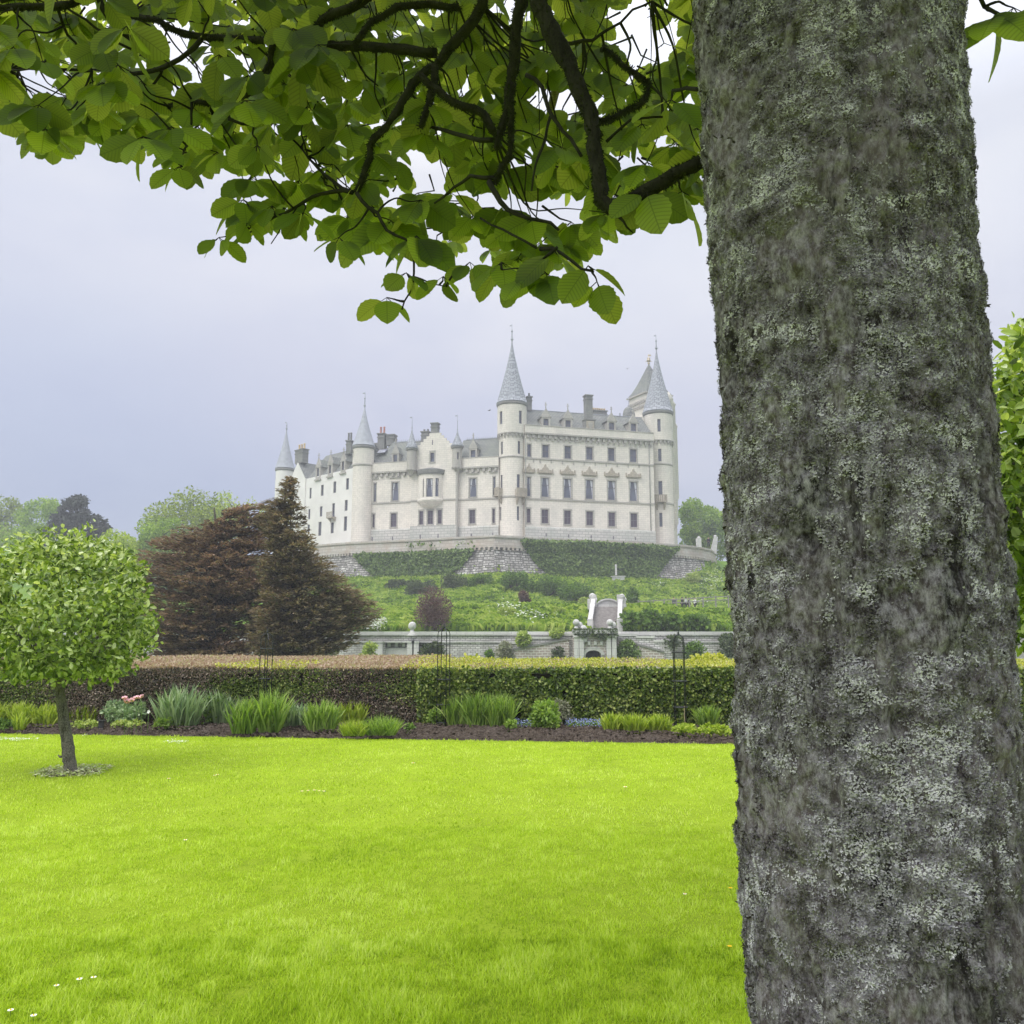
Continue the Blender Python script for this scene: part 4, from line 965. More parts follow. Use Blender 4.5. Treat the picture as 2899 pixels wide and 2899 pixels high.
ivy([(1147, 1536), (1245, 1531), (1245, 1547), (1147, 1550)], 'short bright ivy strip on the parapet above the left ivy panel', 1500, 17.0)
ivy([(1295, 1531), (1345, 1527), (1345, 1544), (1295, 1546)], 'small ragged ivy patch on the parapet beside the central bastion', 700, 17.0)

# ================================================================== GARDEN WALL, GATEWAY, STAIRS
FW = Facade((0, WALLY), rad(90))
def W(px, py, d=0.0): a, z = FW.pix(px, py, d); return a, z
ztop = W(1400, 1788)[1]; zb_ = -2.3
gw_ = thing('garden_wall', (0, WALLY, -2.2), 'long whitish stone garden wall with flat coping at the foot of the slope', 'wall')
m_ = MB(); bayh = [rect(FW, 1120, 1818, 1900, 62), rect(FW, 1211, 1816, 1900, 58)]
wallgrid(m_, FW, -60, 60, zb_, ztop - .32, bayh, rev=.5); m_.poly([FW.w(-60, zb_, -.7), FW.w(60, zb_, -.7), FW.w(60, ztop - .32, -.7), FW.w(-60, ztop - .32, -.7)]); m_.build('wall', MAT['wallstone'], gw_)
m_ = MB(); fbox(m_, FW, -60, 60, ztop - .32, ztop, -.85, .18); fbox(m_, FW, -60, 60, ztop - .95, ztop - .83, -.02, .12); m_.build('coping', MAT['coping'], gw_)
for px_ in (1076, 1164, 1178):
    m_ = MB(); a = W(px_, 1800)[0]; fbox(m_, FW, a - .28, a + .28, zb_, ztop - .96, -.02, .35); fbox(m_, FW, a - .34, a + .34, ztop - .96, ztop - .8, -.02, .42); m_.build('pier', MAT['coping'], gw_)
m_ = MB(); h = bayh[0]; fbox(m_, FW, h[0], h[1], h[2], h[3] - .5, -.52, -.4); corbels(m_, FW, h[0], h[1], h[3], .35, -.5); m_.build('blocked_doorway', MAT['coping'], gw_)
m_ = MB(); h = bayh[1]; fbox(m_, FW, h[0], h[1], h[2], h[3], -.6, -.5); m_.build('dark_bay', MAT['terrace'], gw_)
def ballfin(px, py_top, Y, r, parent, drop=None):
    p = P(px, py_top, Y); c = p - [0, 0, r]; b = MB(); b.ball(c, r, 16)
    b.lathe(c, [(r * .35, -r * .8), (r * .45, -r * 1.1), (r * .75, -r * 1.7), (r * 1.15, -r * 2.1), (r * 1.15, -r * 2.1 - (drop or .1))], 14); return b.build('ball_finial', MAT['coping'], parent)
ballfin(1167.5, 1760, WALLY, .36, gw_)
gate = thing('gateway', (P(1684, 1850, 73)[0], 73.2, -2.2), 'pale stone gateway with a low dark arch under trailing creeper, below the steps', 'gateway')
Fg = Facade((0, 73.0), rad(90)); a0 = Fg.pix(1624, 1800)[0]; a1 = Fg.pix(1745, 1800)[0]; zg = Fg.pix(1684, 1784)[1]
m_ = MB(); ac, zc = Fg.pix(1680, 1864); ar = Fg.pix(1702, 1864)[0] - ac; za = Fg.pix(1680, 1841)[1] - ar * .62
arch = [(ac - ar, zb_), (ac - ar, za)] + [(ac - ar * math.cos(PI * i / 12), za + ar * .62 * math.sin(PI * i / 12)) for i in range(1, 12)] + [(ac + ar, za), (ac + ar, zb_)]
n = len(arch)
topz = zg
fr = [Fg.w(a, z, 0) for a, z in arch]
for i in range(n - 1):
    (p0, q0), (p1, q1) = arch[i], arch[i + 1]
    if abs(p1 - p0) > 1e-4: m_.poly([Fg.w(p0, q0), Fg.w(p1, q1), Fg.w(p1, topz), Fg.w(p0, topz)])
    m_.poly([Fg.w(p0, q0), Fg.w(p1, q1), Fg.w(p1, q1, -1.4), Fg.w(p0, q0, -1.4)])
m_.poly([Fg.w(a0, zb_), Fg.w(ac - ar, zb_), Fg.w(ac - ar, topz), Fg.w(a0, topz)]); m_.poly([Fg.w(ac + ar, zb_), Fg.w(a1, zb_), Fg.w(a1, topz), Fg.w(ac + ar, topz)])
for a in (a0, a1): m_.poly([Fg.w(a, zb_), Fg.w(a, zb_, -1.95), Fg.w(a, topz, -1.95), Fg.w(a, topz)])
m_.poly([Fg.w(a0, topz), Fg.w(a1, topz), Fg.w(a1, topz, -3), Fg.w(a0, topz, -3)])
m_.build('wall', MAT['redbrick'], gate)
m_ = MB()
for i in range(1, n - 2):
    (p0, q0), (p1, q1) = arch[i], arch[i + 1]; k0 = np.array([p0 - ac, (q0 - za)]); k1 = np.array([p1 - ac, (q1 - za)])
    e0 = k0 * (1 + .3 / (np.linalg.norm(k0) + 1e-6)); e1 = k1 * (1 + .3 / (np.linalg.norm(k1) + 1e-6))
    m_.prism([Fg.w(p0, q0, .08), Fg.w(p1, q1, .08), Fg.w(ac + e1[0], za + e1[1], .08), Fg.w(ac + e0[0], za + e0[1], .08)], [Fg.w(p0, q0, 0), Fg.w(p1, q1, 0), Fg.w(ac + e1[0], za + e1[1], 0), Fg.w(ac + e0[0], za + e0[1], 0)])
m_.build('arch_stones', MAT['coping'], gate)
for px_ in (1631, 1645, 1722, 1737):
    m_ = MB(); a = Fg.pix(px_, 1800)[0]; fbox(m_, Fg, a - .19, a + .19, zb_, zg - .6, 0, .4); fbox(m_, Fg, a - .26, a + .26, zg - .6, zg - .45, 0, .5); m_.build('pier', MAT['coping'], gate)
m_ = MB(); fbox(m_, Fg, a0 - .1, a1 + .1, zg - .28, zg + .02, -.3, .55); corbels(m_, Fg, a0 + .5, a1 - .5, zg - .9, .3); m_.build('coping', MAT['coping'], gate)
m_ = MB(); fbox(m_, Fg, ac - ar, ac + ar, zb_, za + ar, -1.5, -1.3); m_.build('door', MAT['dark'], gate)
for px_, py_ in ((1631, 1753), (1640.5, 1760), (1652, 1770), (1726, 1753), (1735, 1760)): ballfin(px_, py_, 73.0 + (.3 if px_ in (1640.5, 1735) else 0), .29, gate, .5)
# flanking ramp walls of brick with sloping string and stepped upper wall
for side, pts, up in (('left', [(1452, 1842), (1611, 1811)], [(1440, 1816), (1490, 1816), (1490, 1802), (1578, 1802), (1578, 1793), (1624, 1793)]),
                      ('right', [(1748, 1812), (1880, 1848)], [(1745, 1794), (1800, 1794), (1800, 1800), (1850, 1800), (1850, 1812), (1900, 1812)])):
    rt_ = thing('stair_ramp', (Fg.w(Fg.pix(pts[0][0], 1850)[0], 0, -.6)[0], 73.6, -2.2), ('brick' if side == 'left' else 'pinkish brick') + ' ramp wall with a sloping stone string, ' + side + ' of the arched gateway', 'wall', 'ramp walls beside the gateway')
    Fr = Facade((0, 74.0), rad(90)); q = [Fr.pix(*p) for p in pts]
    m_ = MB(); ends = [(q[0][0], zb_), (q[1][0], zb_), q[1], q[0]]; 
    if side == 'left': ends += []
    m_.prism([Fr.w(a, z, .1) for a, z in ends], [Fr.w(a, z, -.8) for a, z in ends]); m_.build('ramp_wall', MAT['redbrick'], rt_)
    m_ = MB(); (a, za_), (b, zb2) = q
    m_.prism([Fr.w(a, za_, .2), Fr.w(b, zb2, .2), Fr.w(b, zb2 + .18, .2), Fr.w(a, za_ + .18, .2)], [Fr.w(a, za_, -.85), Fr.w(b, zb2, -.85), Fr.w(b, zb2 + .18, -.85), Fr.w(a, za_ + .18, -.85)]); m_.build('sloping_string', MAT['chim'], rt_)
    m_ = MB(); Fu = Facade((0, 74.5), rad(90))
    for i in range(0, 6, 2):
        (a, z1_), (b, _) = Fu.pix(*up[i]), Fu.pix(*up[i + 1]); fbox(m_, Fu, a, b, zb_, z1_ - .2, -.3, .3); fbox(m_, Fu, a - .05, b + .05, z1_ - .2, z1_, -.35, .4, 1)
    m_.build('stepped_wall', [MAT['wallstone'], MAT['coping']], rt_)

# stone staircase up the slope
st_ = thing('staircase', (P(1712, 1777, 77)[0], 77, 2), 'grey stone staircase with balustrades and ball finials climbing the grassy slope', 'staircase')
pL0, pR0 = P(1677, 1778, 76.5), P(1748, 1778, 76.5); Yt = 84.0; pL1, pR1 = P(1686, 1718, Yt), P(1751, 1718, Yt)
m_ = MB(); ns = 26
for i in range(ns):
    t0 = i / ns; t1 = (i + 1) / ns; y0 = 76.5 + (Yt - 76.5) * t0; y1 = 76.5 + (Yt - 76.5) * t1
    z = pL0[2] + (pL1[2] - pL0[2]) * t1; zz0 = pL0[2] + (pL1[2] - pL0[2]) * t0
    xl = pL0[0] + (pL1[0] - pL0[0]) * t0; xr = pR0[0] + (pR1[0] - pR0[0]) * t0
    m_.poly([(xl, y0, zz0), (xr, y0, zz0), (xr, y0, z), (xl, y0, z)]); m_.poly([(xl, y0, z), (xr, y0, z), (xr, y1, z), (xl, y1, z)])
m_.build('steps', simple('worn_step_stone', (.33, .31, .30), .9, .1, 0, 4, .25, .4), st_)
for (a, b), sgn in (((pL0, pL1), -1), ((pR0, pR1), 1)):
    m_ = MB(); a = a + [sgn * .2, 0, 0]; b = b + [sgn * .2, 0, 0]
    for k0, k1, h0, wd in ((0, 1, .62, .3), (0, 1, .78, .42)):
        lo = h0 - .6 if wd < .4 else .62
        m_.prism([a + [-wd / 2, 0, lo - 1.0 if wd < .4 else lo], a + [-wd / 2, 0, h0], b + [-wd / 2, 0, h0], b + [-wd / 2, 0, lo - 1.0 if wd < .4 else lo]],
                 [a + [wd / 2, 0, lo - 1.0 if wd < .4 else lo], a + [wd / 2, 0, h0], b + [wd / 2, 0, h0], b + [wd / 2, 0, lo - 1.0 if wd < .4 else lo]])
    m_.box(b + [0, .2, .3], (.6, .6, 1.8)); m_.box(a + [0, -.1, .1], (.5, .5, 1.4)); m_.box(b + [sgn * .25, .4, .1], (.55, .8, 1.4))
    m_.build('balustrade', MAT['coping'], st_)
ballfin(1677, 1679, Yt + .2, .34, st_, 1.2); ballfin(1683, 1688, Yt + .9, .28, st_, .8); ballfin(1760, 1681, Yt + .2, .34, st_, 1.2); ballfin(1766, 1690, Yt + .9, .28, st_, .8)
m_ = MB(); Fp = Facade((0, Yt + .6), rad(90)); c, z0 = Fp.pix(1720.5, 1717); r_ = Fp.pix(1751, 1717)[0] - c; zt = Fp.pix(1720, 1699)[1] - z0
pt = [(c + r_ * math.cos(PI - PI * i / 14), z0 + zt * math.sin(PI * i / 14)) for i in range(15)]
m_.prism([Fp.w(a, z, .2) for a, z in pt], [Fp.w(a, z, -.2) for a, z in pt]); fbox(m_, Fp, c - r_, c + r_, z0 - .15, z0 - .003, -.2, .32)
for i in range(14):
    (p0, q0), (p1, q1) = pt[i], pt[i + 1]; m_.prism([Fp.w(p0, q0, .34), Fp.w(p1, q1, .34), Fp.w(p1, q1 + .16, .34), Fp.w(p0, q0 + .16, .34)], [Fp.w(p0, q0, -.2), Fp.w(p1, q1, -.2), Fp.w(p1, q1 + .16, -.2), Fp.w(p0, q0 + .16, -.2)])
m_.build('curved_pediment', MAT['coping'], st_)

# stone trough with a spout under the ivy
p = hit(1750, 1648); tr_ = thing('stone_trough', p, 'small stone trough and post at the foot of the right ivy panel', 'trough'); m_ = MB(); m_.box(p + [0, 0, .5], (2.0, .9, .7)); m_.box(p + [0, 0, .9], (2.3, 1.1, .16)); m_.build('basin', MAT['coping'], tr_)
m_ = MB(); m_.box(p + [-.3, .2, 1.9], (.3, .3, 1.5)); m_.ball(p + [-.3, .2, 2.7], .2, 8); m_.build('post', MAT['coping'], tr_)

# wooden fence on the slope
fpts = [(1807, 1703), (1850, 1701), (1880, 1699), (1915, 1697), (1952, 1695), (1990, 1692), (2026, 1690), (2062, 1688)]
fp = []
for i, (a, b) in enumerate(fpts): q = P(a, b, 109.0); fp.append(q)
fn = thing('wooden_fence', (fp[0][0], 109, fp[0][2] - 1.1), 'low grey wooden rail fence running across the slope beside the walkers', 'fence')
for i, q in enumerate(fp):
    m_ = MB(); zg_ = float(H(q[0], q[1])) - .2; m_.box(((q[0]), q[1], (q[2] + .15 + zg_) / 2), (.16, .12, q[2] + .15 - zg_)); m_.build('post', MAT['wood_grey'], fn)
for dz in (0, -.42):
    m_ = MB()
    for a, b in zip(fp[:-1], fp[1:]): d = b - a; L = np.linalg.norm(d); m_.box((a + b) / 2 + [0, -.09, dz], (L, .05, .11), d / L, (0, 1, 0), np.cross(d / L, [0, 1, 0]))
    m_.build('rail', MAT['wood_grey'], fn)

# ================================================================== TREES AND SHRUBS
def lobes_cloud(lobes, n, shell=.45, flat=1.0, up=.25):
    """points spread through a set of lobes (centre, radius), denser at their outsides"""
    L = np.array([(*c, r) for c, r in lobes]); wgt = L[:, 3] ** 2; i = rng.choice(len(L), n, p=wgt / wgt.sum())
    d = rdir(n); r = L[i, 3] * (1 - shell * rng.random(n) ** 1.6); p = L[i, :3] + d * r[:, None] * [1, 1, flat]
    return p, d
def limbs(mb, base, top, lobes, r, n=8, wob=.1):
    base, top = np.array(base, float), np.array(top, float)
    k = 6; pts = [base + (top - base) * i / k + (rng.normal(size=3) * [1, 1, 0]) * r * .4 * (i > 0) for i in range(k + 1)]
    mb.tube(pts, [r * (1.15 - .75 * i / k) for i in range(k + 1)], 10, wob=wob)
    for j in range(min(n, len(lobes))):
        c = np.array(lobes[j][0]); s = pts[2 + j % 4]; mid = (s + c) / 2 + rng.normal(size=3) * r * .8 + [0, 0, -.08 * np.linalg.norm(c - s)]
        mb.tube([s, (s + mid) / 2, mid, (mid + c) / 2, c], [r * .42, r * .34, r * .26, r * .18, r * .08], 6, wob=wob)
def tree(name, outline, Y, depth, n, leaf, mat, label, cat='tree', group=None, lob=.16, nl=46, up=.35, gnd=None, bark='bark_far', squash=.9):
    """outline: photo polygon of the crown; lobes are sown inside it and given real depth"""
    xs_, ys_ = [p[0] for p in outline], [p[1] for p in outline]; W_ = (max(xs_) - min(xs_)) * Y / FPX; rr = W_ * lob
    out = []; tries = 0
    while len(out) < nl and tries < 4000:
        tries += 1; a = random.uniform(min(xs_), max(xs_)); b = random.uniform(min(ys_), max(ys_))
        if not inpoly(np.array([a]), np.array([b]), outline)[0]: continue
        r = rr * random.uniform(.8, 1.5); k = r * FPX / Y
        ok = sum(inpoly(np.array([a + k * .8 * math.cos(t)]), np.array([b + k * .8 * math.sin(t)]), outline)[0] for t in np.arange(0, 6.2, PI / 4))
        if ok < 7:
            r *= .5; k *= .5; ok = sum(inpoly(np.array([a + k * math.cos(t)]), np.array([b + k * math.sin(t)]), outline)[0] for t in np.arange(0, 6.2, PI / 4))
            if ok < 7: continue
        mid = abs((a - (min(xs_) + max(xs_)) / 2) / (max(xs_) - min(xs_)) * 2)
        yy = Y + random.uniform(-1, 1) * depth * math.sqrt(max(.05, 1 - mid * mid)); out.append((tuple(P(a, b, yy)), r * yy / Y))
    cx = (min(xs_) + max(xs_)) / 2; top = P(cx, min(ys_) * .65 + max(ys_) * .35, Y); g = H(top[0], Y) if gnd is None else gnd
    root = thing(name, (top[0], Y, g), label, cat, group)
    p, d = lobes_cloud(out, n, .6, squash); k = len(p); dd = d + rdir(k) * .8; dd[:, 2] += -.2; nn = d * .6 + rdir(k) * .7 + [0, 0, up]
    R = frames(dd, nn); inst('crown', LEAF6, p - R[:, :, 1] * leaf * .4, R, leaf * rng.uniform(.6, 1.35, k), MAT[mat], root)
    m_ = MB(); limbs(m_, (top[0], Y, g - .3), top, [(np.array(c), r) for c, r in random.sample(out, min(9, len(out)))], W_ * .035, 9); m_.build('trunk', MAT[bark], root)
    return root
tree('broadleaf_tree', [(-120, 1420), (-20, 1385), (20, 1388), (60, 1420), (75, 1480), (80, 1620), (-120, 1640)], 205, 7, 9000, .62, 'tree_mid', 'hazy mid green tree at the far left edge of the skyline', group='trees on the left skyline')
tree('broadleaf_tree', [(50, 1440), (90, 1412), (125, 1405), (160, 1410), (170, 1500), (130, 1620), (40, 1640), (30, 1500)], 198, 6, 8000, .55, 'tree_lime', 'light green tree between the hazy edge tree and the dark pine', group='trees on the left skyline')
tree('broadleaf_tree', [(-150, 1480), (-30, 1470), (60, 1480), (115, 1490), (120, 1580), (60, 1700), (-160, 1700)], 180, 6, 7000, .5, 'tree_lime', 'bright round tree low at the left edge, in front of the hazy tree', group='trees on the left skyline')
tree('broadleaf_tree', [(390, 1500), (420, 1440), (470, 1405), (520, 1393), (600, 1396), (640, 1400), (690, 1420), (700, 1500), (640, 1640), (450, 1700), (385, 1640), (375, 1560)], 150, 8, 17000, .45, 'tree_mid', 'broad domed sycamore behind the brown conifers', group='trees on the left skyline', lob=.12, nl=70)
tree('broadleaf_tree', [(400, 1470), (440, 1455), (520, 1470), (505, 1560), (440, 1610), (395, 1600), (380, 1540)], 146, 4, 5000, .42, 'tree_lime', 'light green lower limb tree in front of the broad sycamore', group='trees on the left skyline')
tree('broadleaf_tree', [(600, 1400), (640, 1385), (690, 1400), (760, 1430), (800, 1430), (800, 1500), (640, 1500)], 170, 6, 1900, .42, 'tree_yellow', 'thin newly leafed tree with see-through top beside the broad sycamore', group='trees on the left skyline', lob=.09, nl=36)
tree('broadleaf_tree', [(275, 1520), (320, 1490), (355, 1495), (385, 1540), (400, 1640), (400, 1760), (270, 1800), (255, 1640)], 140, 5, 9000, .38, 'tree_yellow', 'yellow-green tree between the dark pine and the broad sycamore', group='trees on the left skyline')
tree('broadleaf_tree', [(330, 1560), (400, 1555), (420, 1640), (420, 1760), (330, 1800), (310, 1660)], 120, 4, 6000, .34, 'tree_lime', 'low yellowish tree just left of the brown conifers', group='trees on the left skyline')
tree('pine_tree', [(120, 1530), (130, 1470), (165, 1440), (175, 1410), (215, 1392), (245, 1400), (240, 1440), (290, 1450), (315, 1490), (300, 1540), (290, 1600), (140, 1620)], 172, 6, 13000, .62, 'pine', 'dark grey-green pine standing out among light trees at left', group=None, lob=.085, nl=150, up=.9, squash=.4)
tree('broadleaf_tree', [(1915, 1440), (1935, 1412), (1968, 1412), (2000, 1425), (2030, 1435), (2060, 1450), (2070, 1600), (1925, 1570)], 190, 7, 13000, .5, 'tree_lime', 'bright green trees crown against the sky just right of the castle', group=None, lob=.14)
tree('broadleaf_tree', [(2040, 1430), (2120, 1400), (2300, 1410), (2450, 1430), (2450, 1640), (2040, 1620)], 195, 8, 8000, .6, 'tree_mid', 'green tree crown hidden behind the big trunk, right of the castle')

for a_, lb in ((2450, 'broad green tree beyond the trunk, next right of the hidden crown'), (2780, 'second green tree hidden behind the big trunk'), (3100, 'green tree out of view beyond the right edge')):
    tree('broadleaf_tree', [(a_ - 180, 1520), (a_ - 90, 1430), (a_ + 60, 1410), (a_ + 170, 1480), (a_ + 200, 1640), (a_ - 190, 1660)], 170, 7, 7000, .6, 'tree_mid', lb)

# brown layered conifers: flat fans of sprays on sweeping boughs
SPRAY = ([(0, 0, 0), (.16, .35, .02), (.30, .55, -.03), (.12, .62, 0), (.20, .85, -.05), (0, 1, -.08), (-.20, .85, -.05), (-.12, .62, 0), (-.30, .55, -.03), (-.16, .35, .02)], [(0, 1, 2, 3), (0, 3, 7, 9), (3, 4, 5, 6), (3, 6, 7, 7)][:3] + [(9, 7, 8)])
def conifer(name, outline, Y, depth, nb, per, mats, label, axis_px, spike=None, sz=.55):
    xs_, ys_ = [p[0] for p in outline], [p[1] for p in outline]
    ax = P(axis_px, 1800, Y); g = H(ax[0], Y)
    root = thing(name, (ax[0], Y, g), label, 'tree', 'brown conifers behind the hedge')
    m_ = MB(); top = P(axis_px, min(ys_) + 12, Y); k = 12
    m_.tube([np.array([ax[0], Y, g - .3]) + (top - np.array([ax[0], Y, g - .3])) * i / k + rng.normal(size=3) * [.06, .06, 0] for i in range(k + 1)], [.42 * (1 - i / k) + .03 for i in range(k + 1)], 10, wob=.1)
    PP = []; DD = []; c = 0; tries = 0
    while c < nb and tries < 60000:
        tries += 1; a = random.uniform(min(xs_), max(xs_)); b = random.uniform(min(ys_), max(ys_))
        if not inpoly(np.array([a]), np.array([b]), outline)[0]: continue
        c += 1; near = random.random() ** .6
        half = max(40, (max(xs_) - min(xs_)) / 2); mid = min(1, abs(a - axis_px) / half); yy = Y - depth * (near * 1.4 - .4) * math.sqrt(max(.1, 1 - mid ** 2)) * min(1, (b - min(ys_) + 60) / 260)
        tip = P(a, b, yy); zc = tip[2] - .3 - .35 * math.hypot(tip[0] - ax[0], tip[1] - Y) * .8
        zc = tip[2] - .12 * math.hypot(tip[0] - ax[0], tip[1] - Y)
        hub = np.array([ax[0], Y, max(zc, g + .5)]); outd = tip - hub; Lr = np.linalg.norm(outd) + 1e-6; outd /= Lr
        fan = min(1.5, .3 * Lr + .35); side = np.cross(outd, [0, 0, 1]); side /= (np.linalg.norm(side) + 1e-6)
        t = rng.random(per); u = rng.uniform(-1, 1, per)
        q = tip[None] - outd * (t * fan * 1.3)[:, None] + side * (u * t * fan * .6)[:, None] + rng.normal(size=(per, 3)) * [.04, .04, .03]
        q[:, 2] -= .10 * np.abs(u) * fan
        d = outd[None] + side * (u * .8)[:, None] + rng.normal(size=(per, 3)) * .25; d[:, 2] += .12
        PP.append(q); DD.append(d)
        if random.random() < .3: m_.tube([hub, (hub + tip) / 2 + [0, 0, -.1], tip - outd * .3], [.045 + .006 * Lr, .04, .012], 5)
    p = np.concatenate(PP); d = np.concatenate(DD); nn = np.array([0, -.25, 1.0]) + rdir(len(p)) * .35; R = frames(d, nn)
    # two-tone patches come from the material; keep one foliage mesh
    inst('foliage', LEAF6, p, R, np.column_stack([rng.uniform(.5, 1.0, len(p)) * sz * .75, rng.uniform(.6, 1.2, len(p)) * sz, np.full(len(p), sz)]), mats, root)
    m_.build('trunk', MAT['bark_far'], root)
    return root
conifer('conifer', [(335, 1800), (350, 1700), (345, 1640), (360, 1580), (430, 1525), (500, 1490), (560, 1475), (630, 1462), (700, 1428), (770, 1425), (800, 1480), (850, 1600), (900, 1720), (870, 1870), (395, 1872), (400, 1830)],
        47, 4.5, 1080, 46, MAT['conifer_brown'], 'broad rust-brown conifer behind the copper hedge, left of the spire-topped one', 610, sz=.25)
conifer('conifer', [(722, 1475), (738, 1425), (772, 1392), (812, 1350), (832, 1356), (846, 1410), (866, 1445), (868, 1480), (892, 1515), (900, 1565), (945, 1590), (985, 1640), (1045, 1680), (1075, 1720), (1100, 1735), (1062, 1760), (1010, 1800), (1040, 1815), (960, 1850), (860, 1872), (700, 1872), (690, 1760), (735, 1680), (720, 1600), (750, 1530)],
        44, 3.6, 950, 40, MAT['conifer_grey'], 'brown-green conifer with an open spire top and drooping layered boughs on its right side', 812, sz=.24)

def bush(name, px0, px1, py0, py1, mat, label, cat='shrub', n=2500, leaf=.22, group=None, depth=None, Yb=None, twig=True, lob=.22, nl=24):
    cx = (px0 + px1) / 2; b = hit(cx, py1) if Yb is None else P(cx, py1, Yb); Y = b[1]; w = (px1 - px0) * Y / FPX; h = (py1 - py0) * Y / FPX
    root = thing(name, b, label, cat, group); out = []
    for i in range(nl):
        a = random.uniform(0, 2 * PI); q = math.sqrt(random.random()); t = random.uniform(.15, 1); r = min(w, h * 1.3) * lob * random.uniform(.7, 1.1)
        prof = math.sqrt(max(.05, 1 - (t * 1.02 - .25) ** 2)) if t > .25 else .85
        out.append((tuple(b + np.array([math.cos(a) * q * (w / 2 - r) * prof, math.sin(a) * q * (depth or w / 2 * .8) * prof, r * .3 + t * (h - r * 1.2)])), r))
    p, d = lobes_cloud(out, n, .6); dd = d + rdir(n) * .7; R = frames(dd, d * .6 + rdir(n) * .7 + [0, 0, .4])
    inst('foliage', LEAF6, p, R, leaf * rng.uniform(.6, 1.3, n), MAT[mat], root)
    if twig:
        m_ = MB()
        for c, r in out[:10]: m_.tube([b + rng.normal(size=3) * [w * .04, w * .04, 0], (b + np.array(c)) / 2 + rng.normal(size=3) * w * .03, np.array(c)], [w * .018, w * .013, w * .006], 5)
        m_.build('stem', MAT['purplestem'], root)
    return root
bush('purple_bush', 1162, 1294, 1664, 1786, 'purple', 'large round purplish bush on the slope above the garden wall', n=6500, leaf=.14, nl=30)
bush('purple_bush', 1461, 1508, 1668, 1722, 'purple', 'small purplish bush on the slope below the central bastion', n=1800, leaf=.16)
gS = 'shrubs at the foot of the terrace'
for (a, b, c, d, mt, lb, n) in ((1385, 1520, 1618, 1674, 'shrub', 'wide green shrub below the central bastion at its right foot', 3500), (1480, 1615, 1628, 1690, 'shrub', 'dark green shrub in the middle of the row under the right ivy panel', 3500),
    (1570, 1692, 1648, 1708, 'shrub', 'lowest dark green shrub of the row, above the staircase', 3500), (1140, 1250, 1644, 1688, 'shrub_dark', 'flat dark grey-green juniper on the slope above the large purple bush', 3200),
    (1240, 1335, 1622, 1668, 'shrub_dark', 'dim green shrub at the left foot of the central bastion', 2200), (1322, 1400, 1626, 1664, 'shrub', 'small green shrub close under the central bastion', 1800),
    (1085, 1170, 1642, 1668, 'shrub_dark', 'low dark shrub under the left ivy panel', 2000), (1772, 1812, 1662, 1718, 'shrub', 'upright conifer-like green shrub right of the staircase top', 2000),
    (1936, 1992, 1620, 1655, 'shrub_light', 'pale yellow-green bush below the right end of the terrace', 2200), (1635, 1672, 1692, 1722, 'shrub_light', 'pale green bush left of the staircase top', 1500),
    (1560, 1600, 1722, 1748, 'shrub_light', 'little pale bush on the grass left of the staircase', 900), (1400, 1465, 1722, 1752, 'shrub_light', 'white-flecked low bush on the grass above the garden wall', 1300)):
    bush('shrub', a, b, c, d, mt, lb, n=n, leaf=.26, group=gS)
gL = 'lush plants right of the staircase'
for i, (a, b, c, d, lb) in enumerate(((1752, 1815, 1735, 1786, 'big-leaved plant hugging the right staircase balustrade'), (1805, 1870, 1732, 1786, 'second big-leaved plant right of the staircase, behind the wall'), (1862, 1935, 1742, 1787, 'third big-leaved plant right of the staircase, paler'), (1925, 2010, 1748, 1788, 'big-leaved plant nearest the big trunk, behind the wall'))):
    bush('leafy_plant', a, b, c, d, 'shrub', lb, 'plant', n=1500, leaf=.42, group=gL, Yb=76.6, depth=1.2)
for (a, b, c, d, mt, lb, n, Y_) in ((1455, 1505, 1790, 1825, 'shrub_light', 'pale creeper spilling over the stepped wall left of the gateway', 900, 73.6), (1555, 1600, 1778, 1802, 'shrub_light', 'yellow-green plant on the stepped wall top beside the gateway', 700, 74.0),
    (1738, 1816, 1815, 1862, 'ivy', 'dense green ivy on the brick ramp right of the gateway', 2600, 73.7), (1560, 1600, 1832, 1870, 'shrub_dark', 'bare dark climber on the brick ramp left of the gateway', 350, 73.7),
    (1400, 1455, 1818, 1870, 'silver', 'white-flowered shrub against the garden wall left of the ramp', 900, 73.8), (1372, 1402, 1838, 1880, 'shrub', 'green shrub against the garden wall behind the hedge', 700, 73.8),
    (1182, 1262, 1818, 1880, 'shrub_dark', 'grey-green climber filling the bay beside the wall pier', 2200, 74.2), (1930, 2000, 1815, 1870, 'shrub', 'creeper on the garden wall behind the right obelisk', 1300, 74.0),
    (2030, 2100, 1795, 1860, 'shrub_dark', 'dark creeper on the garden wall beside the big trunk', 1000, 74.0), (1880, 1935, 1800, 1835, 'shrub_dark', 'sprawling brownish climber on the wall right of the ramp', 450, 74.0),
    (1020, 1070, 1820, 1880, 'shrub_light', 'yellowish shrub under the drooping conifer boughs', 900, 70.0), (900, 960, 1820, 1880, 'silver', 'whitish flowering shrub seen under the conifer boughs', 900, 70.0)):
    bush('climber' if 'cl' in lb or 'creeper' in lb or 'ivy' in lb else 'shrub', a, b, c, d, mt, lb, 'plant', n=n, leaf=.22, group='plants along the garden wall', Yb=Y_, depth=.35)
bush('shrub', 1000, 1105, 1745, 1787, 'cow_parsley', 'white flowering shrub beyond the wall behind the conifer branch tips', n=800, leaf=.2, Yb=77)
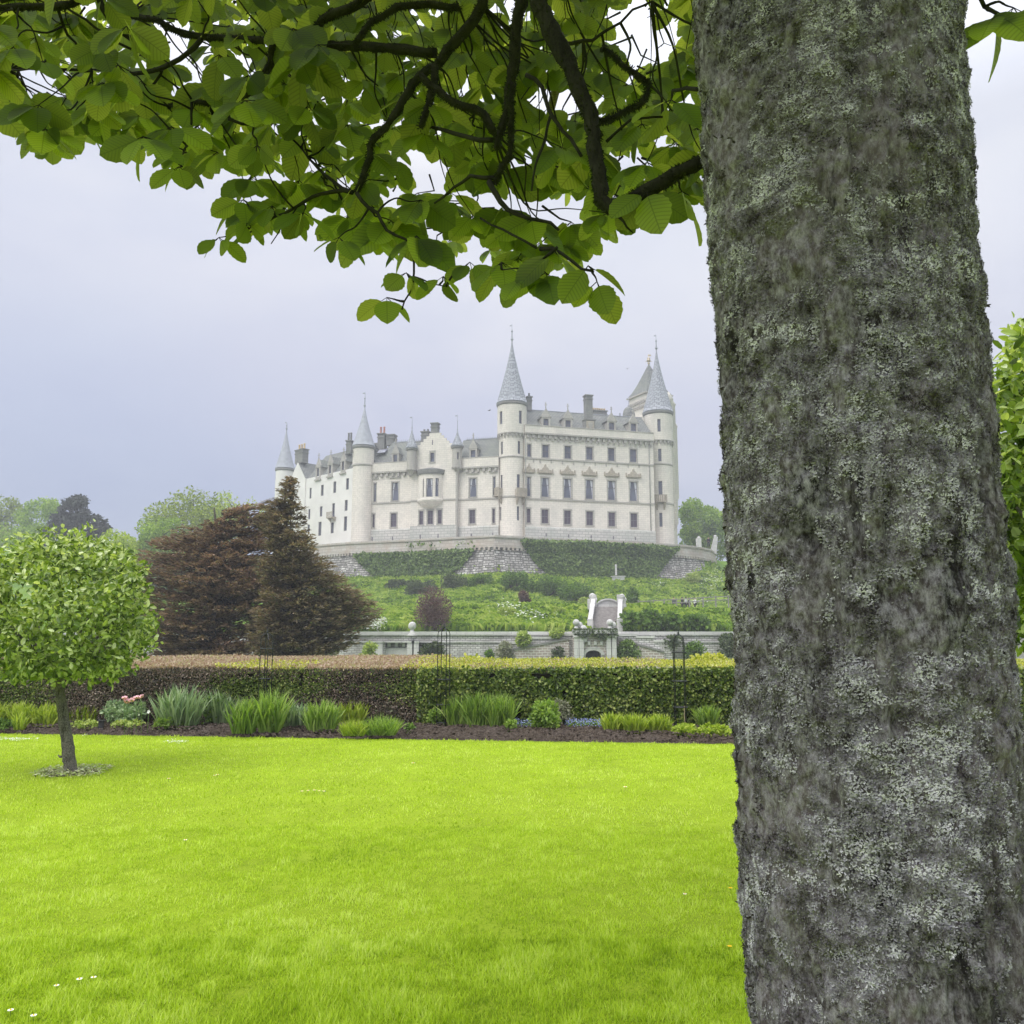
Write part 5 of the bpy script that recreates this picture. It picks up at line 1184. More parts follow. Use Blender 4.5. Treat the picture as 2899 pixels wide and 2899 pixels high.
# creeper trailing over the gateway
r_ = thing('creeper', P(1690, 1778, 72.6), 'dark trailing creeper hanging over the top of the arched gateway', 'creeper'); n = 2600
q = rng.uniform(1624, 1748, n); hh = 6 + 34 * fbm(np.column_stack([q * .09, q * 0, q * 0]), 3) ** 1.3; b = 1778 + rng.random(n) * hh; pts = np.array([P(a, c, 72.45 + .3 * random.random()) for a, c in zip(q, b)])
d = rdir(n); d[:, 2] -= 1; inst('foliage', LEAF6, pts, frames(d, rdir(n) + [0, -.8, .3]), rng.uniform(.10, .24, n), MAT['shrub_dark'], r_)

# meadow grass and cow parsley on the slope
n = 130000; X = rng.uniform(-42, 52, n); Yv = 76.2 + 80 * rng.random(n) ** 1.2; Z = H(X, Yv); pts = np.column_stack([X, Yv, Z]); a, b = proj(pts); k = (Yv < np.interp(X, TPX, TPY) + np.where(X > TPX[-1] - 2, 20, -.5)) & (a > 850) & (a < 2250) & (b > 1560); pts = pts[k]
hgt = rng.uniform(.25, .7, len(pts)) * (.6 + .9 * fbm(pts * .12, 3)) * np.where((pts[:, 0] > 16) & (pts[:, 1] > 82) & (pts[:, 1] < 113), .45, 1)
tag(inst('meadow_grass', ([(-.5, 0, 0), (.5, 0, 0), (.8, .2, 1), (.2, .1, .75), (-.3, .15, 1.05), (-.75, -.1, .8)], [(0, 1, 2, 3), (0, 3, 4, 5)]), pts, rotz_tilt(len(pts), .25), np.column_stack([hgt * .9, hgt, hgt]), MAT['meadow']), 'long rough meadow grass on the slope under the terrace', 'grass', kind='stuff')
P_ = []
for cx, cy, sx_, sy_, n in ((2020, 1655, 26, 30, 260), (1965, 1715, 30, 8, 60), (1440, 1735, 40, 18, 80), (1500, 1760, 50, 14, 70), (1870, 1665, 20, 8, 30)):
    for i in range(n):
        q = hit(cx + random.gauss(0, sx_ * .6), cy + random.gauss(0, sy_ * .6)); P_.append(q + [0, 0, .6 + random.random() * .3])
P_ = np.array(P_); n = len(P_); tag(inst('cow_parsley', LEAF6, P_, frames(rdir(n) * [1, 1, .2], np.tile([0, -.4, 1.0], (n, 1)) + rdir(n) * .3), rng.uniform(.15, .32, n), MAT['cow_parsley']), 'white cow parsley heads flowering on the slope by the big trunk', 'flowers', kind='stuff')

# ================================================================== LAWN, BED, HEDGE
pe0, pe1 = PZ(0, 2077), PZ(2085, 2107); sl_ = (pe1[1] - pe0[1]) / (pe1[0] - pe0[0])
def edgeY(x): return pe0[1] + (x - pe0[0]) * sl_
m_ = MB(); XA, XB, nX = -16.0, 16.0, 64
xs = np.linspace(XA, XB, 129)
def lawn_z(X, Y): return .025 * (fbm(np.stack([X * .5, Y * .5, X * 0], -1), 2) - .5) * ss(0, 1, (edgeY(X) - Y))
ts = np.linspace(0, 1, 80); X, T = np.meshgrid(xs, ts); Yg = -8 + (edgeY(X) + 8) * T; V = np.stack([X, Yg, lawn_z(X, Yg)], -1)
lip = V[-1].copy(); lip[:, 2] -= .09; V = np.concatenate([V, lip[None]]).reshape(-1, 3); nx = len(xs); ny = len(ts) + 1
i = np.arange((ny - 1) * (nx - 1)); a = (i // (nx - 1)) * nx + i % (nx - 1)
tag(link('lawn', raw_mesh('lawn', V, np.stack([a, a + 1, a + nx + 1, a + nx], -1).ravel(), np.full(len(i), 4), True), MAT['turf'], None), kind='structure')
ts = np.linspace(0, 1, 40); xs = np.linspace(XA, XB, 320); X, T = np.meshgrid(xs, ts); Yg = edgeY(X) - .05 + 4.5 * T
Zg = -.035 + .10 * ss(0, .25, T) + .07 * (fbm(np.stack([X * 3.5, Yg * 3.5, X * 0], -1), 4) - .5) + .035 * (rng.random(X.shape) - .5)
Zg = np.where(T == 0, -.09, Zg)
V = np.stack([X, Yg, Zg], -1).reshape(-1, 3); nx = len(xs); i = np.arange((len(ts) - 1) * (nx - 1)); a = (i // (nx - 1)) * nx + i % (nx - 1)
tag(link('flower_bed', raw_mesh('flower_bed', V, np.stack([a, a + 1, a + nx + 1, a + nx], -1).ravel(), np.full(len(i), 4), True), MAT['soil'], None), kind='structure')
# clods of mulch
n = 9000; X = rng.uniform(-9, 6, n); Yv = edgeY(X) + .03 + rng.random(n) ** 1.3 * 1.6; pts = np.column_stack([X, Yv, .02 + .07 * np.minimum(1, (Yv - edgeY(X)) * 2)])
tag(inst('mulch', ([(-.5, -.5, 0), (.5, -.4, 0), (.4, .5, .1), (-.4, .5, 0), (0, 0, .5)], [(0, 1, 4), (1, 2, 4), (2, 3, 4), (3, 0, 4)]), pts, rotz_tilt(n, .5), rng.uniform(.015, .05, n), MAT['soil']), 'dark bark mulch clods along the flower bed', 'mulch', kind='stuff')

YH = 15.35
def hedge(name, x0, x1, z, y0, y1, mside, mtop, nside, ntop, ls, lt, label, wav=.06, ztb=.05, gold=None):
    root = thing(name, ((x0 + x1) / 2, (y0 + y1) / 2, 0), label, 'hedge')
    def surf(x, y, zz): return wav * (fbm(np.stack([x * .9, y * .9, zz * .9], -1), 3) - .5) * 2
    m_ = MB(); m_.box(((x0 + x1) / 2, (y0 + y1) / 2, z / 2 - .1), (x1 - x0 - .2, y1 - y0 - .2, z)); m_.build('shade_core', MAT['shrub_inner'], root)  # solid near-black box: the hedge's inner shade put into its colour
    X = rng.uniform(x0, x1, nside); Z = rng.uniform(.02, z, nside); Yv = y0 + surf(X, 0 * X, Z) + .10 * rng.random(nside) ** 1.5
    holes = fbm(np.stack([X * 3.2, X * 0 + 5, Z * 3.2], -1), 3) + (.12 if mside == 'hedge_copper' else 0); Yv = Yv + np.where(holes < .30, .14, 0); keep = (holes > .25) | (rng.random(nside) < .25)
    nn = np.column_stack([X * 0, X * 0 - 1, X * 0 + .45]) + rdir(nside) * .75; d = rdir(nside) + [0, -.25, .1]
    p = np.column_stack([X, Yv, Z])[keep]; R = frames(d, nn)[keep]
    if mside == 'hedge_copper':       # the copper hedge turns green in places and towards its right end
        pg = np.clip((fbm(np.stack([p[:, 0] * .45, p[:, 0] * 0, p[:, 2] * 1.3], -1), 3) - .50) * 4 + ss(x1 - 1.9, x1 - .2, p[:, 0]) * 1.1 - .3 * (p[:, 2] > z * .75), 0, 1); gsel = rng.random(len(p)) < pg
        inst('green_foliage', LEAF6, p[gsel], R[gsel], ls * 1.15 * rng.uniform(.6, 1.25, gsel.sum()), MAT['hedge_green'], root); p, R = p[~gsel], R[~gsel]
    inst('foliage', LEAF6, p, R, ls * rng.uniform(.6, 1.25, len(p)), MAT[mside], root)
    X = rng.uniform(x0, x1, ntop); Yv = rng.uniform(y0 - .02, y1, ntop); Z = z + ztb * (Yv - y0) / (y1 - y0) + surf(X, Yv, 0 * X) * .7 + .05 * rng.random(ntop)
    nn = np.array([0, 0, 1.0]) + rdir(ntop) * .7; d = rdir(ntop) + [0, 0, .35]
    g = np.zeros(ntop, bool) if gold is None else gold(X, Yv)
    for sel, mm, nm in ((~g, mtop, 'top_growth'), (g, 'hedge_top_gold', 'golden_shoots')):
        if sel.any(): inst(nm, LEAF6, np.column_stack([X, Yv, Z])[sel], frames(d, nn)[sel], lt * rng.uniform(.6, 1.3, sel.sum()), MAT[mm], root)
    return root
MAT['shrub_inner'] = simple('hedge_shade_core', (.018, .018, .012), .95, .05, 0, 6, .4)
xj = P(1225, 1900, YH)[0]
hz = P(1500, 1891, YH)[2]
pk = lambda px: P(px, 1880, YH)[0]
hedge('hedge', -11, xj, hz - .01, YH + .12, YH + 4.6, 'hedge_copper', 'hedge_top_pink', 62000, 60000, .032, .045, 'long clipped copper-brown hedge with pinkish top, from the left edge to the middle obelisk', ztb=.07,
      gold=lambda X, Y: ((X > pk(600)) & (X < pk(860)) & (Y < YH + 2.4) & (rng.random(len(X)) < .55)) | ((X > pk(1130)) & (rng.random(len(X)) < .5)))
hedge('hedge', xj - .25, 10.5, hz, YH - .12, YH + 2.6, 'hedge_green', 'hedge_top_pink', 43000, 31000, .062, .036, 'clipped glossy green hedge with golden new shoots on top, right of the middle obelisk', ztb=.05,
      gold=lambda X, Y: (rng.random(len(X)) < np.where(X > pk(1950), .95, np.clip(.25 + 1.1 * fbm(np.stack([X * 2.0, Y * 2.0, X * 0], -1), 2), 0, 1))))
# golden shrub tips rising behind the right hedge
for a, b, c, lb in ((1945, 2085, 1852, 'bright yellow shrub tips just above the green hedge, left of the big trunk'), (1290, 1400, 1860, 'yellow shoots rising above the green hedge by the middle obelisk')):
    bush('golden_shrub', a, b, c, 1890, 'hedge_top_gold', lb, n=1100, leaf=.07, Yb=YH + 2.6, depth=.5, nl=30, lob=.3)

def clump(px0, px1, py0, py1, mat, label, n=90, w=.028, name='iris_clump', cat='plant', group='clumps of sword-shaped leaves in the flower bed', tilt=.20, base=.34, Y=None, leafy=None):
    cx = (px0 + px1) / 2; b = PZ(cx, py1, .05) if Y is None else np.array([P(cx, py1, Y)[0], Y, .05])
    wd = (px1 - px0) * b[1] / FPX; h = (py1 - py0) * b[1] / FPX * 1.16
    root = thing(name, b, label, cat, group); n = int(n * 2.0)
    q = rng.uniform(-1, 1, n); r2 = rng.uniform(-1, 1, n); off = np.column_stack([q * wd * base, r2 * min(.22, wd * base * .6), np.zeros(n)])
    lean = q * .5 * (wd * (.5 - base) / h) * 1.6 + rng.normal(size=n) * tilt
    leany = r2 * .15 + rng.normal(size=n) * tilt * .7
    up = norm(np.column_stack([lean, leany, np.ones(n)])); face = rdir(n) * [1, 1, 0.05]; x = norm(np.cross(up, face)); y = np.cross(up, x)
    R = np.stack([x, y, up], -1); hh = h * rng.uniform(.55, 1.04, n) * (1 - .18 * np.abs(q))
    inst('leaves', STRAP, b + off, R, np.column_stack([w * rng.uniform(.6, 1.2, n), hh * .9, hh]), MAT[mat], root, smooth=True)
    return root
for a in ((-60, 30, 1985, 2052, 'iris_yellow', 'yellow-green iris clump cut by the left edge of the view', 110), (25, 95, 1988, 2056, 'iris_yellow', 'yellow-green iris clump second from the left edge', 100),
          (38, 72, 2018, 2066, 'iris_yellow', 'small bright iris tuft standing forward of the left row', 40), (90, 165, 1992, 2056, 'iris_yellow', 'yellow-green iris clump just left of the clipped tree trunk', 120),
          (195, 290, 1995, 2048, 'iris_yellow', 'yellow-green iris clump just right of the clipped tree trunk', 130),
          (440, 575, 1948, 2060, 'iris_grey', 'tallest grey-green iris clump, right of the pink poppies', 130), (575, 665, 1962, 2052, 'iris_grey', 'grey-green clump between the tallest clump and the left obelisk', 110),
          (648, 730, 1985, 2075, 'iris', 'fresh green clump in front of the left obelisk, near the lawn', 120), (725, 805, 1960, 2072, 'iris', 'tall fresh green clump right of the left obelisk', 130),
          (800, 868, 1992, 2062, 'iris_grey', 'low grey-green clump between two taller green ones', 90), (862, 960, 1988, 2070, 'iris', 'dense dark green fan-shaped clump left of the yellow clump', 170),
          (948, 1042, 1985, 2050, 'iris_yellow', 'yellow-green clump behind the low feathery one', 110),
          (1258, 1330, 1975, 2056, 'iris', 'green clump next to the middle obelisk', 120), (1310, 1395, 1965, 2058, 'iris', 'middle clump of three tall green ones right of the middle obelisk', 140), (1375, 1462, 1968, 2060, 'iris', 'right-hand clump of three tall green ones, beside the blue flowers', 140),
          (1702, 1770, 2020, 2072, 'iris_yellow', 'low bright clump right of the blue flowers, first of three', 130), (1762, 1830, 2022, 2076, 'iris_yellow', 'low bright clump in the middle of the three by the right obelisk', 140), (1822, 1900, 2024, 2074, 'iris_yellow', 'low bright clump touching the right obelisk', 130),
          (1972, 2036, 1998, 2062, 'iris', 'small upright clump between the right obelisk and the big trunk', 120)):
    clump(*a[:4], a[4], a[5], n=a[6], w=.030 if a[4] != 'iris_grey' else .038)
gB = 'low leafy plants in the flower bed'
def low(px0, px1, py0, py1, mat, label, n=700, leaf=.05, name='bedding_plant', group=gB, lob=.28, Y=None):
    cx = (px0 + px1) / 2; Yb = PZ(cx, py1, .05)[1] if Y is None else Y
    return bush(name, px0, px1, py0, py1, mat, label, 'plant', n=n, leaf=leaf, group=group, Yb=Yb, depth=None, nl=34, lob=lob * .62, twig=False)
low(285, 425, 1985, 2052, 'iris_grey', 'grey-green poppy foliage under the pink flowers', 1900, .06, 'poppy_plant')
low(1145, 1640, 1, 1, 'silver', '', 1) if False else None
low(1048, 1150, 1990, 2046, 'silver', 'silvery grey feathery plant left of the middle obelisk', 1500, .045)
clump(1028, 1136, 2026, 2080, 'iris', 'low bright ferny plant in front of the silvery one', n=330, w=.012, name='fern', group=None, tilt=.5)
clump(962, 1044, 2038, 2082, 'iris_yellow', 'low yellowish ferny plant at the bed edge', n=260, w=.012, name='fern', group=None, tilt=.5)
low(1500, 1588, 1992, 2065, 'iris', 'broad-leaved green shrub between the two patches of blue flowers', 1700, .065)
low(1545, 1622, 1982, 2055, 'silver', 'hazy grey fennel behind the broad-leaved green shrub', 1900, .035)
low(1210, 1256, 2010, 2055, 'iris', 'green climber at the foot of the middle obelisk', 600, .05)
low(1900, 1975, 2055, 2080, 'iris_yellow', 'creeping light green plant at the foot of the right obelisk', 900, .05)
low(1965, 2090, 2056, 2082, 'iris_yellow', 'creeping light green plant beside the big trunk', 1300, .05)
low(430, 520, 2030, 2062, 'iris', 'low rosette plant at the foot of the tallest clump', 600, .05)
low(-40, 60, 2040, 2062, 'shrub', 'low green plants at the left edge of the bed', 600, .05)
low(200, 290, 2040, 2062, 'shrub_light', 'pale low plant beside the slate marker', 500, .045)
low(310, 420, 2042, 2062, 'shrub_light', 'pale low leaves in front of the poppy foliage', 600, .045)
low(560, 640, 1968, 2052, 'shrub', 'dark leafy perennial between the two grey-green clumps', 900, .06)
low(1145, 1175, 2050, 2072, 'shrub', 'tiny green sprig on bare soil left of the middle obelisk', 150, .05)
low(1430, 1462, 2040, 2070, 'iris', 'small leafy sprig at the end of the tall green clumps', 300, .05)
for a, b, lb in ((1452, 1514, 'left patch of blue forget-me-nots under the green hedge'), (1604, 1712, 'right patch of blue forget-me-nots under the green hedge')):
    c = PZ((a + b) / 2, 2062, .05); wd = (b - a) * c[1] / FPX; n = int(900 * wd); root = thing('forget_me_nots', c, lb, 'flowers', 'patches of forget-me-nots')
    p = c + np.column_stack([rng.uniform(-.5, .5, n) * wd, rng.uniform(-.15, .55, n), rng.uniform(.03, .14, n)]); inst('flowers', LEAF6, p, frames(rdir(n) * [1, 1, .3], rdir(n) * .5 + [0, -.5, 1]), rng.uniform(.012, .026, n), MAT['forget'], root)
    n *= 1; p = c + np.column_stack([rng.uniform(-.5, .5, n) * wd, rng.uniform(-.15, .55, n), rng.uniform(0, .09, n)]); inst('leaves', LEAF6, p, frames(rdir(n), rdir(n) + [0, 0, 1]), rng.uniform(.02, .045, n), MAT['shrub'], root)
# pink poppies
for i, (a, b, s_, lb) in enumerate(((353, 1978, 1.0, 'pink poppy at the upper left of the poppy group'), (359, 1988, 1.25, 'largest pale pink poppy, lowest of the group'), (373, 1984, 1.0, 'pink poppy in the centre of the group'), (386, 1977, 1.0, 'pink poppy right of the group centre'), (400, 1975, 1.1, 'rightmost pink poppy of the group'))):
    q = P(a, b, 14.0); root = thing('poppy', (q[0], q[1], .05), lb, 'flower', 'pink poppies in the flower bed')
    m_ = MB(); m_.tube([np.array([q[0] + .02, q[1] + .03, .05]), (np.array([q[0], q[1], .05]) + q) / 2 + [.02, 0, 0], q], .004, 5); m_.build('stem', MAT['stem'], root)
    m_ = MB(); r = .046 * s_; tl = np.array([random.gauss(0, .25), -.35, 1.0]); tl /= np.linalg.norm(tl); ea = np.cross(tl, [1, 0, 0]); ea /= np.linalg.norm(ea); eb = np.cross(tl, ea)
    for k in range(7):
        t = k * 2 * PI / 7 + random.random() * .4; d = math.cos(t) * ea + math.sin(t) * eb; e = -math.sin(t) * ea + math.cos(t) * eb; L = [q]
        ring = [q + d * r * .55 - e * r * .42 - tl * r * .05, q + d * r * .55 + e * r * .42 - tl * r * .05, q + d * r * .95 + e * r * .5 + tl * r * .45, q + d * r * .85 + tl * r * .85, q + d * r * .95 - e * r * .5 + tl * r * .5]
        m_.poly([q, ring[0], ring[4], ring[3], ring[2], ring[1]], 0, True)
    m_.build('petals', MAT['pink'], root)
    m_ = MB(); m_.ball(q + [0, 0, r * .3], r * .25, 8); m_.build('seed_head', MAT['stem'], root)
q = P(421, 2015, 14.1); root = thing('white_flower', (q[0], q[1], .05), 'single white bloom between the poppies and the tallest clump', 'flower'); m_ = MB(); m_.tube([np.array([q[0], q[1], .05]), q], .004, 5); m_.build('stem', MAT['stem'], root)
m_ = MB()
for k in range(5):
    t = k * PI * .4; d = np.array([math.cos(t), .4 * math.sin(t), math.sin(t)]) * .030; e = np.array([-math.sin(t), 0, math.cos(t)]) * .014; m_.poly([q, q + d * .6 + e, q + d + [0, -.01, 0], q + d * .6 - e])
m_.build('petals', MAT['white_petal'], root)

# metal obelisks
def obelisk(px, pyb, pyt, wpx, label):
    Y = PZ(px, pyb, .05)[1]; b = P(px, pyb, Y); b[2] = 0; top = P(px, pyt, Y); r = wpx / 2 * Y / FPX; zs_ = top[2] - r * 1.05
    root = thing('plant_obelisk', b, label, 'obelisk', 'metal plant obelisks in the flower bed')
    for k in range(4):
        t = PI / 4 * .6 + k * PI / 2; d = np.array([math.cos(t), math.sin(t), 0]); m_ = MB()
        m_.tube([b + d * r * 1.08 + [0, 0, -.05], b + d * r + [0, 0, zs_]] + [b + d * r * math.cos(u) + [0, 0, zs_ + r * 1.0 * math.sin(u)] for u in np.linspace(.2, PI / 2, 7)], .0078, 8)
        m_.build('leg', MAT['iron'], root)
    for z in (.12, .42, .85, top[2] - r * 2.6):
        m_ = MB(); L = [b + [r * 1.03 * math.cos(u), r * 1.03 * math.sin(u), z] for u in np.linspace(0, 2 * PI, 25)]; m_.tube(L, .009, 6, cap=False); m_.build('ring', MAT['iron'], root)
    m_ = MB(); c = b + [0, 0, top[2]]; m_.lathe(c, [(.004, -.01), (.016, .01), (.018, .03), (.006, .05), (.003, .11)], 8); m_.build('finial', MAT['iron'], root)
obelisk(746, 2052, 1792, 33, 'slim black metal obelisk in front of the copper hedge, leftmost of three')
obelisk(1254, 2056, 1778, 36, 'black metal obelisk where the copper and green hedges meet')
obelisk(1928, 2066, 1796, 38, 'black metal obelisk in front of the green hedge, nearest the big trunk')
for a, b0, b1, lb, ln in ((1233, 2055, 1985, 'pale cane leaning at the left of the middle obelisk', .05), (1940, 2070, 1998, 'pale bamboo cane standing inside the right obelisk', -.01), (2085, 2078, 2050, 'bent pale cane beside the big trunk', .12)):
    q = PZ(a, b0, .03); t = P(a, b1, q[1]) + [ln, 0, 0]; m_ = MB(); k = 5; m_.tube([q + (t - q) * i / k + rng.normal(size=3) * .004 for i in range(k + 1)], .011, 6, wob=.1); tag(m_.build('garden_cane', MAT['cane']), lb, 'cane')
q = PZ(285, 2070, .02); root = thing('plant_marker', q, 'small dark slate plant marker on the soil near the clipped tree', 'marker'); m_ = MB(); m_.box(q + [0, 0, .09], (.085, .03, .18)); m_.build('post', MAT['dark'], root); m_ = MB(); m_.box(q + [0, -.01, .175], (.1, .05, .02)); m_.build('cap', MAT['dark'], root)

# ================================================================== THE CLIPPED TREES ON THE LAWN
def lollipop(label, base, zc, R, Rz, n, leaf, trunk, r0, mat='lolly', dens=1.0):
    base = np.array(base, float); root = thing('clipped_tree', base, label, 'tree', None)
    c = np.array([trunk[-1][0], trunk[-1][1], zc])
    d = rdir(int(n * 1.25)); gp_ = fbm(d * 4.2 + 21, 3); d = d[gp_ > .36]; n = len(d); d[:, 2] = np.where(d[:, 2] < -.82, -.82 + rng.random(n) * .2, d[:, 2]); d = norm(d) if False else d
    az = np.arctan2(d[:, 1], d[:, 0]); bumps = 1 + .24 * (fbm(d * 2.2 + 4, 3) - .5) + .38 * (fbm(d * 5 + 9, 2) - .5)
    rr = bumps * (1 - .34 * rng.random(n) ** 1.5) * (1 + .05 * rng.normal(size=n) * (rng.random(n) < .15))
    p = c + d * rr[:, None] * [R, R, Rz]
    dd = d * .45 + rdir(n) * .8; dd[:, 2] -= .15; nn = d * .55 + rdir(n) * .65 + [0, 0, .35]
    inst('crown', LEAF6, p, frames(dd, nn), np.column_stack([leaf * rng.uniform(.55, 1.15, n), leaf * rng.uniform(.6, 1.35, n), np.full(n, leaf)]), MAT[mat], root)
    trunk = catmull(trunk, 5); trunk = [q_ + rng.normal(size=3) * r0 * .05 for q_ in trunk]; m_ = MB(); k = len(trunk); m_.tube(trunk, [r0 * (1.25 if i == 0 else 1.0 - .38 * i / (k - 1)) for i in range(k)], 28, wob=.10)
    tp_ = np.array(trunk[-1])
    for j in range(14):
        a = 2 * PI * j / 14 + random.random() * .4; e = tp_ + [math.cos(a) * R * .75, math.sin(a) * R * .75, random.uniform(-.1, 1.3) * Rz * .7 + .1]
        m_.tube([tp_ + [0, 0, -.08], (tp_ + e) / 2 + [0, 0, .02], e], [r0 * .42, r0 * .26, r0 * .08], 7, wob=.1)
    m_.build('trunk', MAT['bark'], root)
    return root
b = PZ(200, 2188); k = b[1] / FPX
tr_pts = [b + [0, 0, -.03], P(196, 2150, b[1]), P(190, 2100, b[1]), P(182, 2050, b[1]), P(176, 2000, b[1]), P(170, 1955, b[1]), P(166, 1905, b[1])]
ct = lollipop('clipped round-headed whitebeam standing alone on the lawn at left', b, P(158, 1738, b[1])[2], 238 * k, 226 * k, 12500, .074, tr_pts, .073)
m_ = MB(); q = P(183, 2140, b[1]); m_.tube([q + [.02, 0, 0], q + [-.05, -.01, -.01], q + [-.075, -.01, .015]], [.02, .014, .006], 6); m_.build('cut_stub', MAT['bark'], ct)
Yr = 5.2; b2 = P(3150, 1500, Yr); b2[2] = 0
lollipop('clipped whitebeam crown at the right edge, seen past the big trunk', b2, P(3150, 1400, Yr)[2], .80, 1.28, 12000, .085, [b2, b2 + [0, 0, .5], b2 + [.01, 0, 1.0], b2 + [0, 0, 1.5]], .08)
# litter round the foot of the left tree
n = 1500; a = rng.random(n) * 2 * PI; r = (.08 + .42 * rng.random(n) ** .8) * (.6 + .8 * fbm(np.column_stack([np.cos(a) * 1.5, np.sin(a) * 1.5, a * 0]), 2)); pts = b + np.column_stack([np.cos(a) * r, np.sin(a) * r * .9, np.full(n, .025) + .02 * rng.random(n)])
tag(inst('leaf_litter', LEAF6, pts, frames(rdir(n) * [1, 1, .2], rdir(n) * .4 + [0, 0, 1]), rng.uniform(.015, .04, n), MAT['litter']), 'ring of pale leaf litter round the foot of the clipped tree at left', 'litter', kind='stuff')
m_ = MB(); m_.lathe(b + [0, 0, .012], [(.001, .016), (.2, .014), (.28, .008), (.34, -.02)], 40); tag(m_.build('soil_ring', MAT['soil']), kind='structure')

# ---------------- lawn grass blades
def blades(n, ya, yb, h0, w0, seed):
    g = np.random.default_rng(seed); Yv = np.sqrt(g.uniform(ya ** 2, yb ** 2, n)); X = Yv * g.uniform(-.95, .75, n); k = Yv < edgeY(X) - .01; X, Yv = X[k], Yv[k]; m = len(X)
    p = np.column_stack([X, Yv, lawn_z(X, Yv) - .004])
    c = fbm(p * [8.0, 8.0, 0], 3); c2 = fbm(p * [1.1, 1.1, 0] + 40, 3)
    hh = h0 * g.uniform(.5, 1.3, m) * np.clip(.1 + 1.9 * c ** 1.3 + .5 * (fbm(p * [14, 14, 0] + 8, 2) - .5), .15, 2)
    S3 = np.column_stack([np.full(m, w0) * g.uniform(.7, 1.3, m), hh * 1.0, hh])
    r_ = np.clip(g.random(m) * .6 + (c2 - .5) * .45 + .24 + (c - .5) * .8, 0, 1)
    return p, rotz_tilt(m, .42), S3, r_
parts = [blades(225000, 2.4, 4.8, .044, .0042, 1), blades(200000, 4.6, 7.5, .034, .0045, 2), blades(195000, 7.5, 14.5, .032, .0075, 3)]
p, R, S3, r_ = [np.concatenate([q[i] for q in parts]) for i in range(4)]
tag(inst('grass', BLADE, p, R, S3, MAT['lawn_blade'], rnd=r_), 'bright yellow-green mown lawn grass in front of the flower bed', 'grass', kind='stuff')
# daisies, petals
def daisy(px, py, label, s_=1.0, yellow=False):
    q = PZ(px, py, .035); root = thing('dandelion' if yellow else 'daisy', (q[0], q[1], 0), label, 'flower', 'small flowers in the lawn'); m_ = MB(); m_.tube([(q[0], q[1], 0), q], .0012, 5); m_.build('stem', MAT['stem'], root)
    m_ = MB(); r = .0125 * s_
    for k in range(10 if not yellow else 14):
        t = 2 * PI * k / (10 if not yellow else 14); d = np.array([math.cos(t), math.sin(t), .15]) * r; e = np.array([-math.sin(t), math.cos(t), 0]) * r * .28; m_.poly([q, q + d * .7 + e, q + d, q + d * .7 - e])
    m_.build('petals', MAT['yellow_petal' if yellow else 'white_petal'], root)
    m_ = MB(); m_.ball(q + [0, 0, .002], r * .3, 8); m_.build('flower_centre', MAT['yellow_petal'], root)
for a in ((225, 2772, 'white daisy left of a pair near the bottom left of the lawn', 1.2), (265, 2767, 'white daisy, right one of the pair near the bottom left', 1.1), (160, 2790, 'white daisy just below and left of the daisy pair'), (30, 2860, 'white daisy nearest the bottom left corner', 1.1), (95, 2875, 'white daisy at the bottom edge, right of the corner one', 1.1),
          (478, 2204, 'single white daisy in mid lawn right of the clipped tree', 1.6), (608, 2195, 'left daisy of a close pair in mid lawn', 1.5), (616, 2193, 'right daisy of a close pair in mid lawn', 1.4), (525, 2378, 'lone white daisy in the middle of the left lawn', 1.2),
          (855, 2240, 'daisy at the left end of a short row in mid lawn', 1.3), (872, 2238, 'second daisy in the short row in mid lawn', 1.3), (890, 2237, 'third daisy in the short row in mid lawn', 1.3), (903, 2239, 'fourth daisy in the short row in mid lawn', 1.2), (917, 2240, 'daisy at the right end of the short row in mid lawn', 1.3),
          (1170, 2160, 'white daisy below the silvery plant, far lawn', 1.8), (1770, 2228, 'white daisy in the far lawn toward the big trunk', 1.8), (1939, 2531, 'white daisy close to the big trunk', 1.0)): daisy(*a)
daisy(2068, 2514, 'upper yellow dandelion beside the big trunk', 1.1, True); daisy(2066, 2679, 'lower yellow dandelion beside the big trunk', 1.1, True)
P_ = []
for cx, cy, sx_, n in ((40, 2091, 60, 200), (500, 2098, 28, 130), (240, 2079, 6, 10)):
    for i in range(n): P_.append(PZ(cx + random.gauss(0, sx_ * .6), cy + random.gauss(0, 2.2), .035))
P_ = np.array(P_); n = len(P_); tag(inst('fallen_petals', LEAF6, P_, frames(rdir(n) * [1, 1, .2], rdir(n) * .5 + [0, 0, 1]), rng.uniform(.012, .026, n), MAT['petal']), 'drifts of small white petals on the far edge of the lawn', 'petals', kind='stuff')

# ================================================================== THE BIG FOREGROUND TREE
TX, TY = .519, 1.262
big = thing('whitebeam_tree', (TX, TY, 0), 'huge lichen-covered trunk in the right foreground with leafy branches hanging across the top', 'tree')
def trunk_R(z): return .188 + .004 * (z - 1) + .0045 * np.clip(z - 1.6, 0, 9) ** 1.3 + .05 * np.exp(-np.clip(z, 0, 9) * 5)
def trunk_x(z): return TX - .012 * (z - 1.6)
nt_, nz_ = 460, 900; zz = np.linspace(-.1, 3.6, nz_); th = np.linspace(0, 2 * PI, nt_, endpoint=False); Z, T = np.meshgrid(zz, th, indexing='ij')
def trunk_disp(T, Z):
    q = np.stack([np.cos(T) * .19, np.sin(T) * .19, Z], -1)
    a = fbm(q * [9, 9, 4], 3) - .5; b_ = fbm(q * [38, 38, 26], 4, .6) - .5; c_ = fbm(q * [150, 150, 120], 2) - .5
    crack = np.clip(fbm(q * [26, 26, 6] + 31, 3) - .56, 0, 1)
    return .020 * a + .028 * b_ + .007 * c_ - .09 * crack + .010 * (fbm(q * [3, 3, 1.5] + 9, 2) - .5)
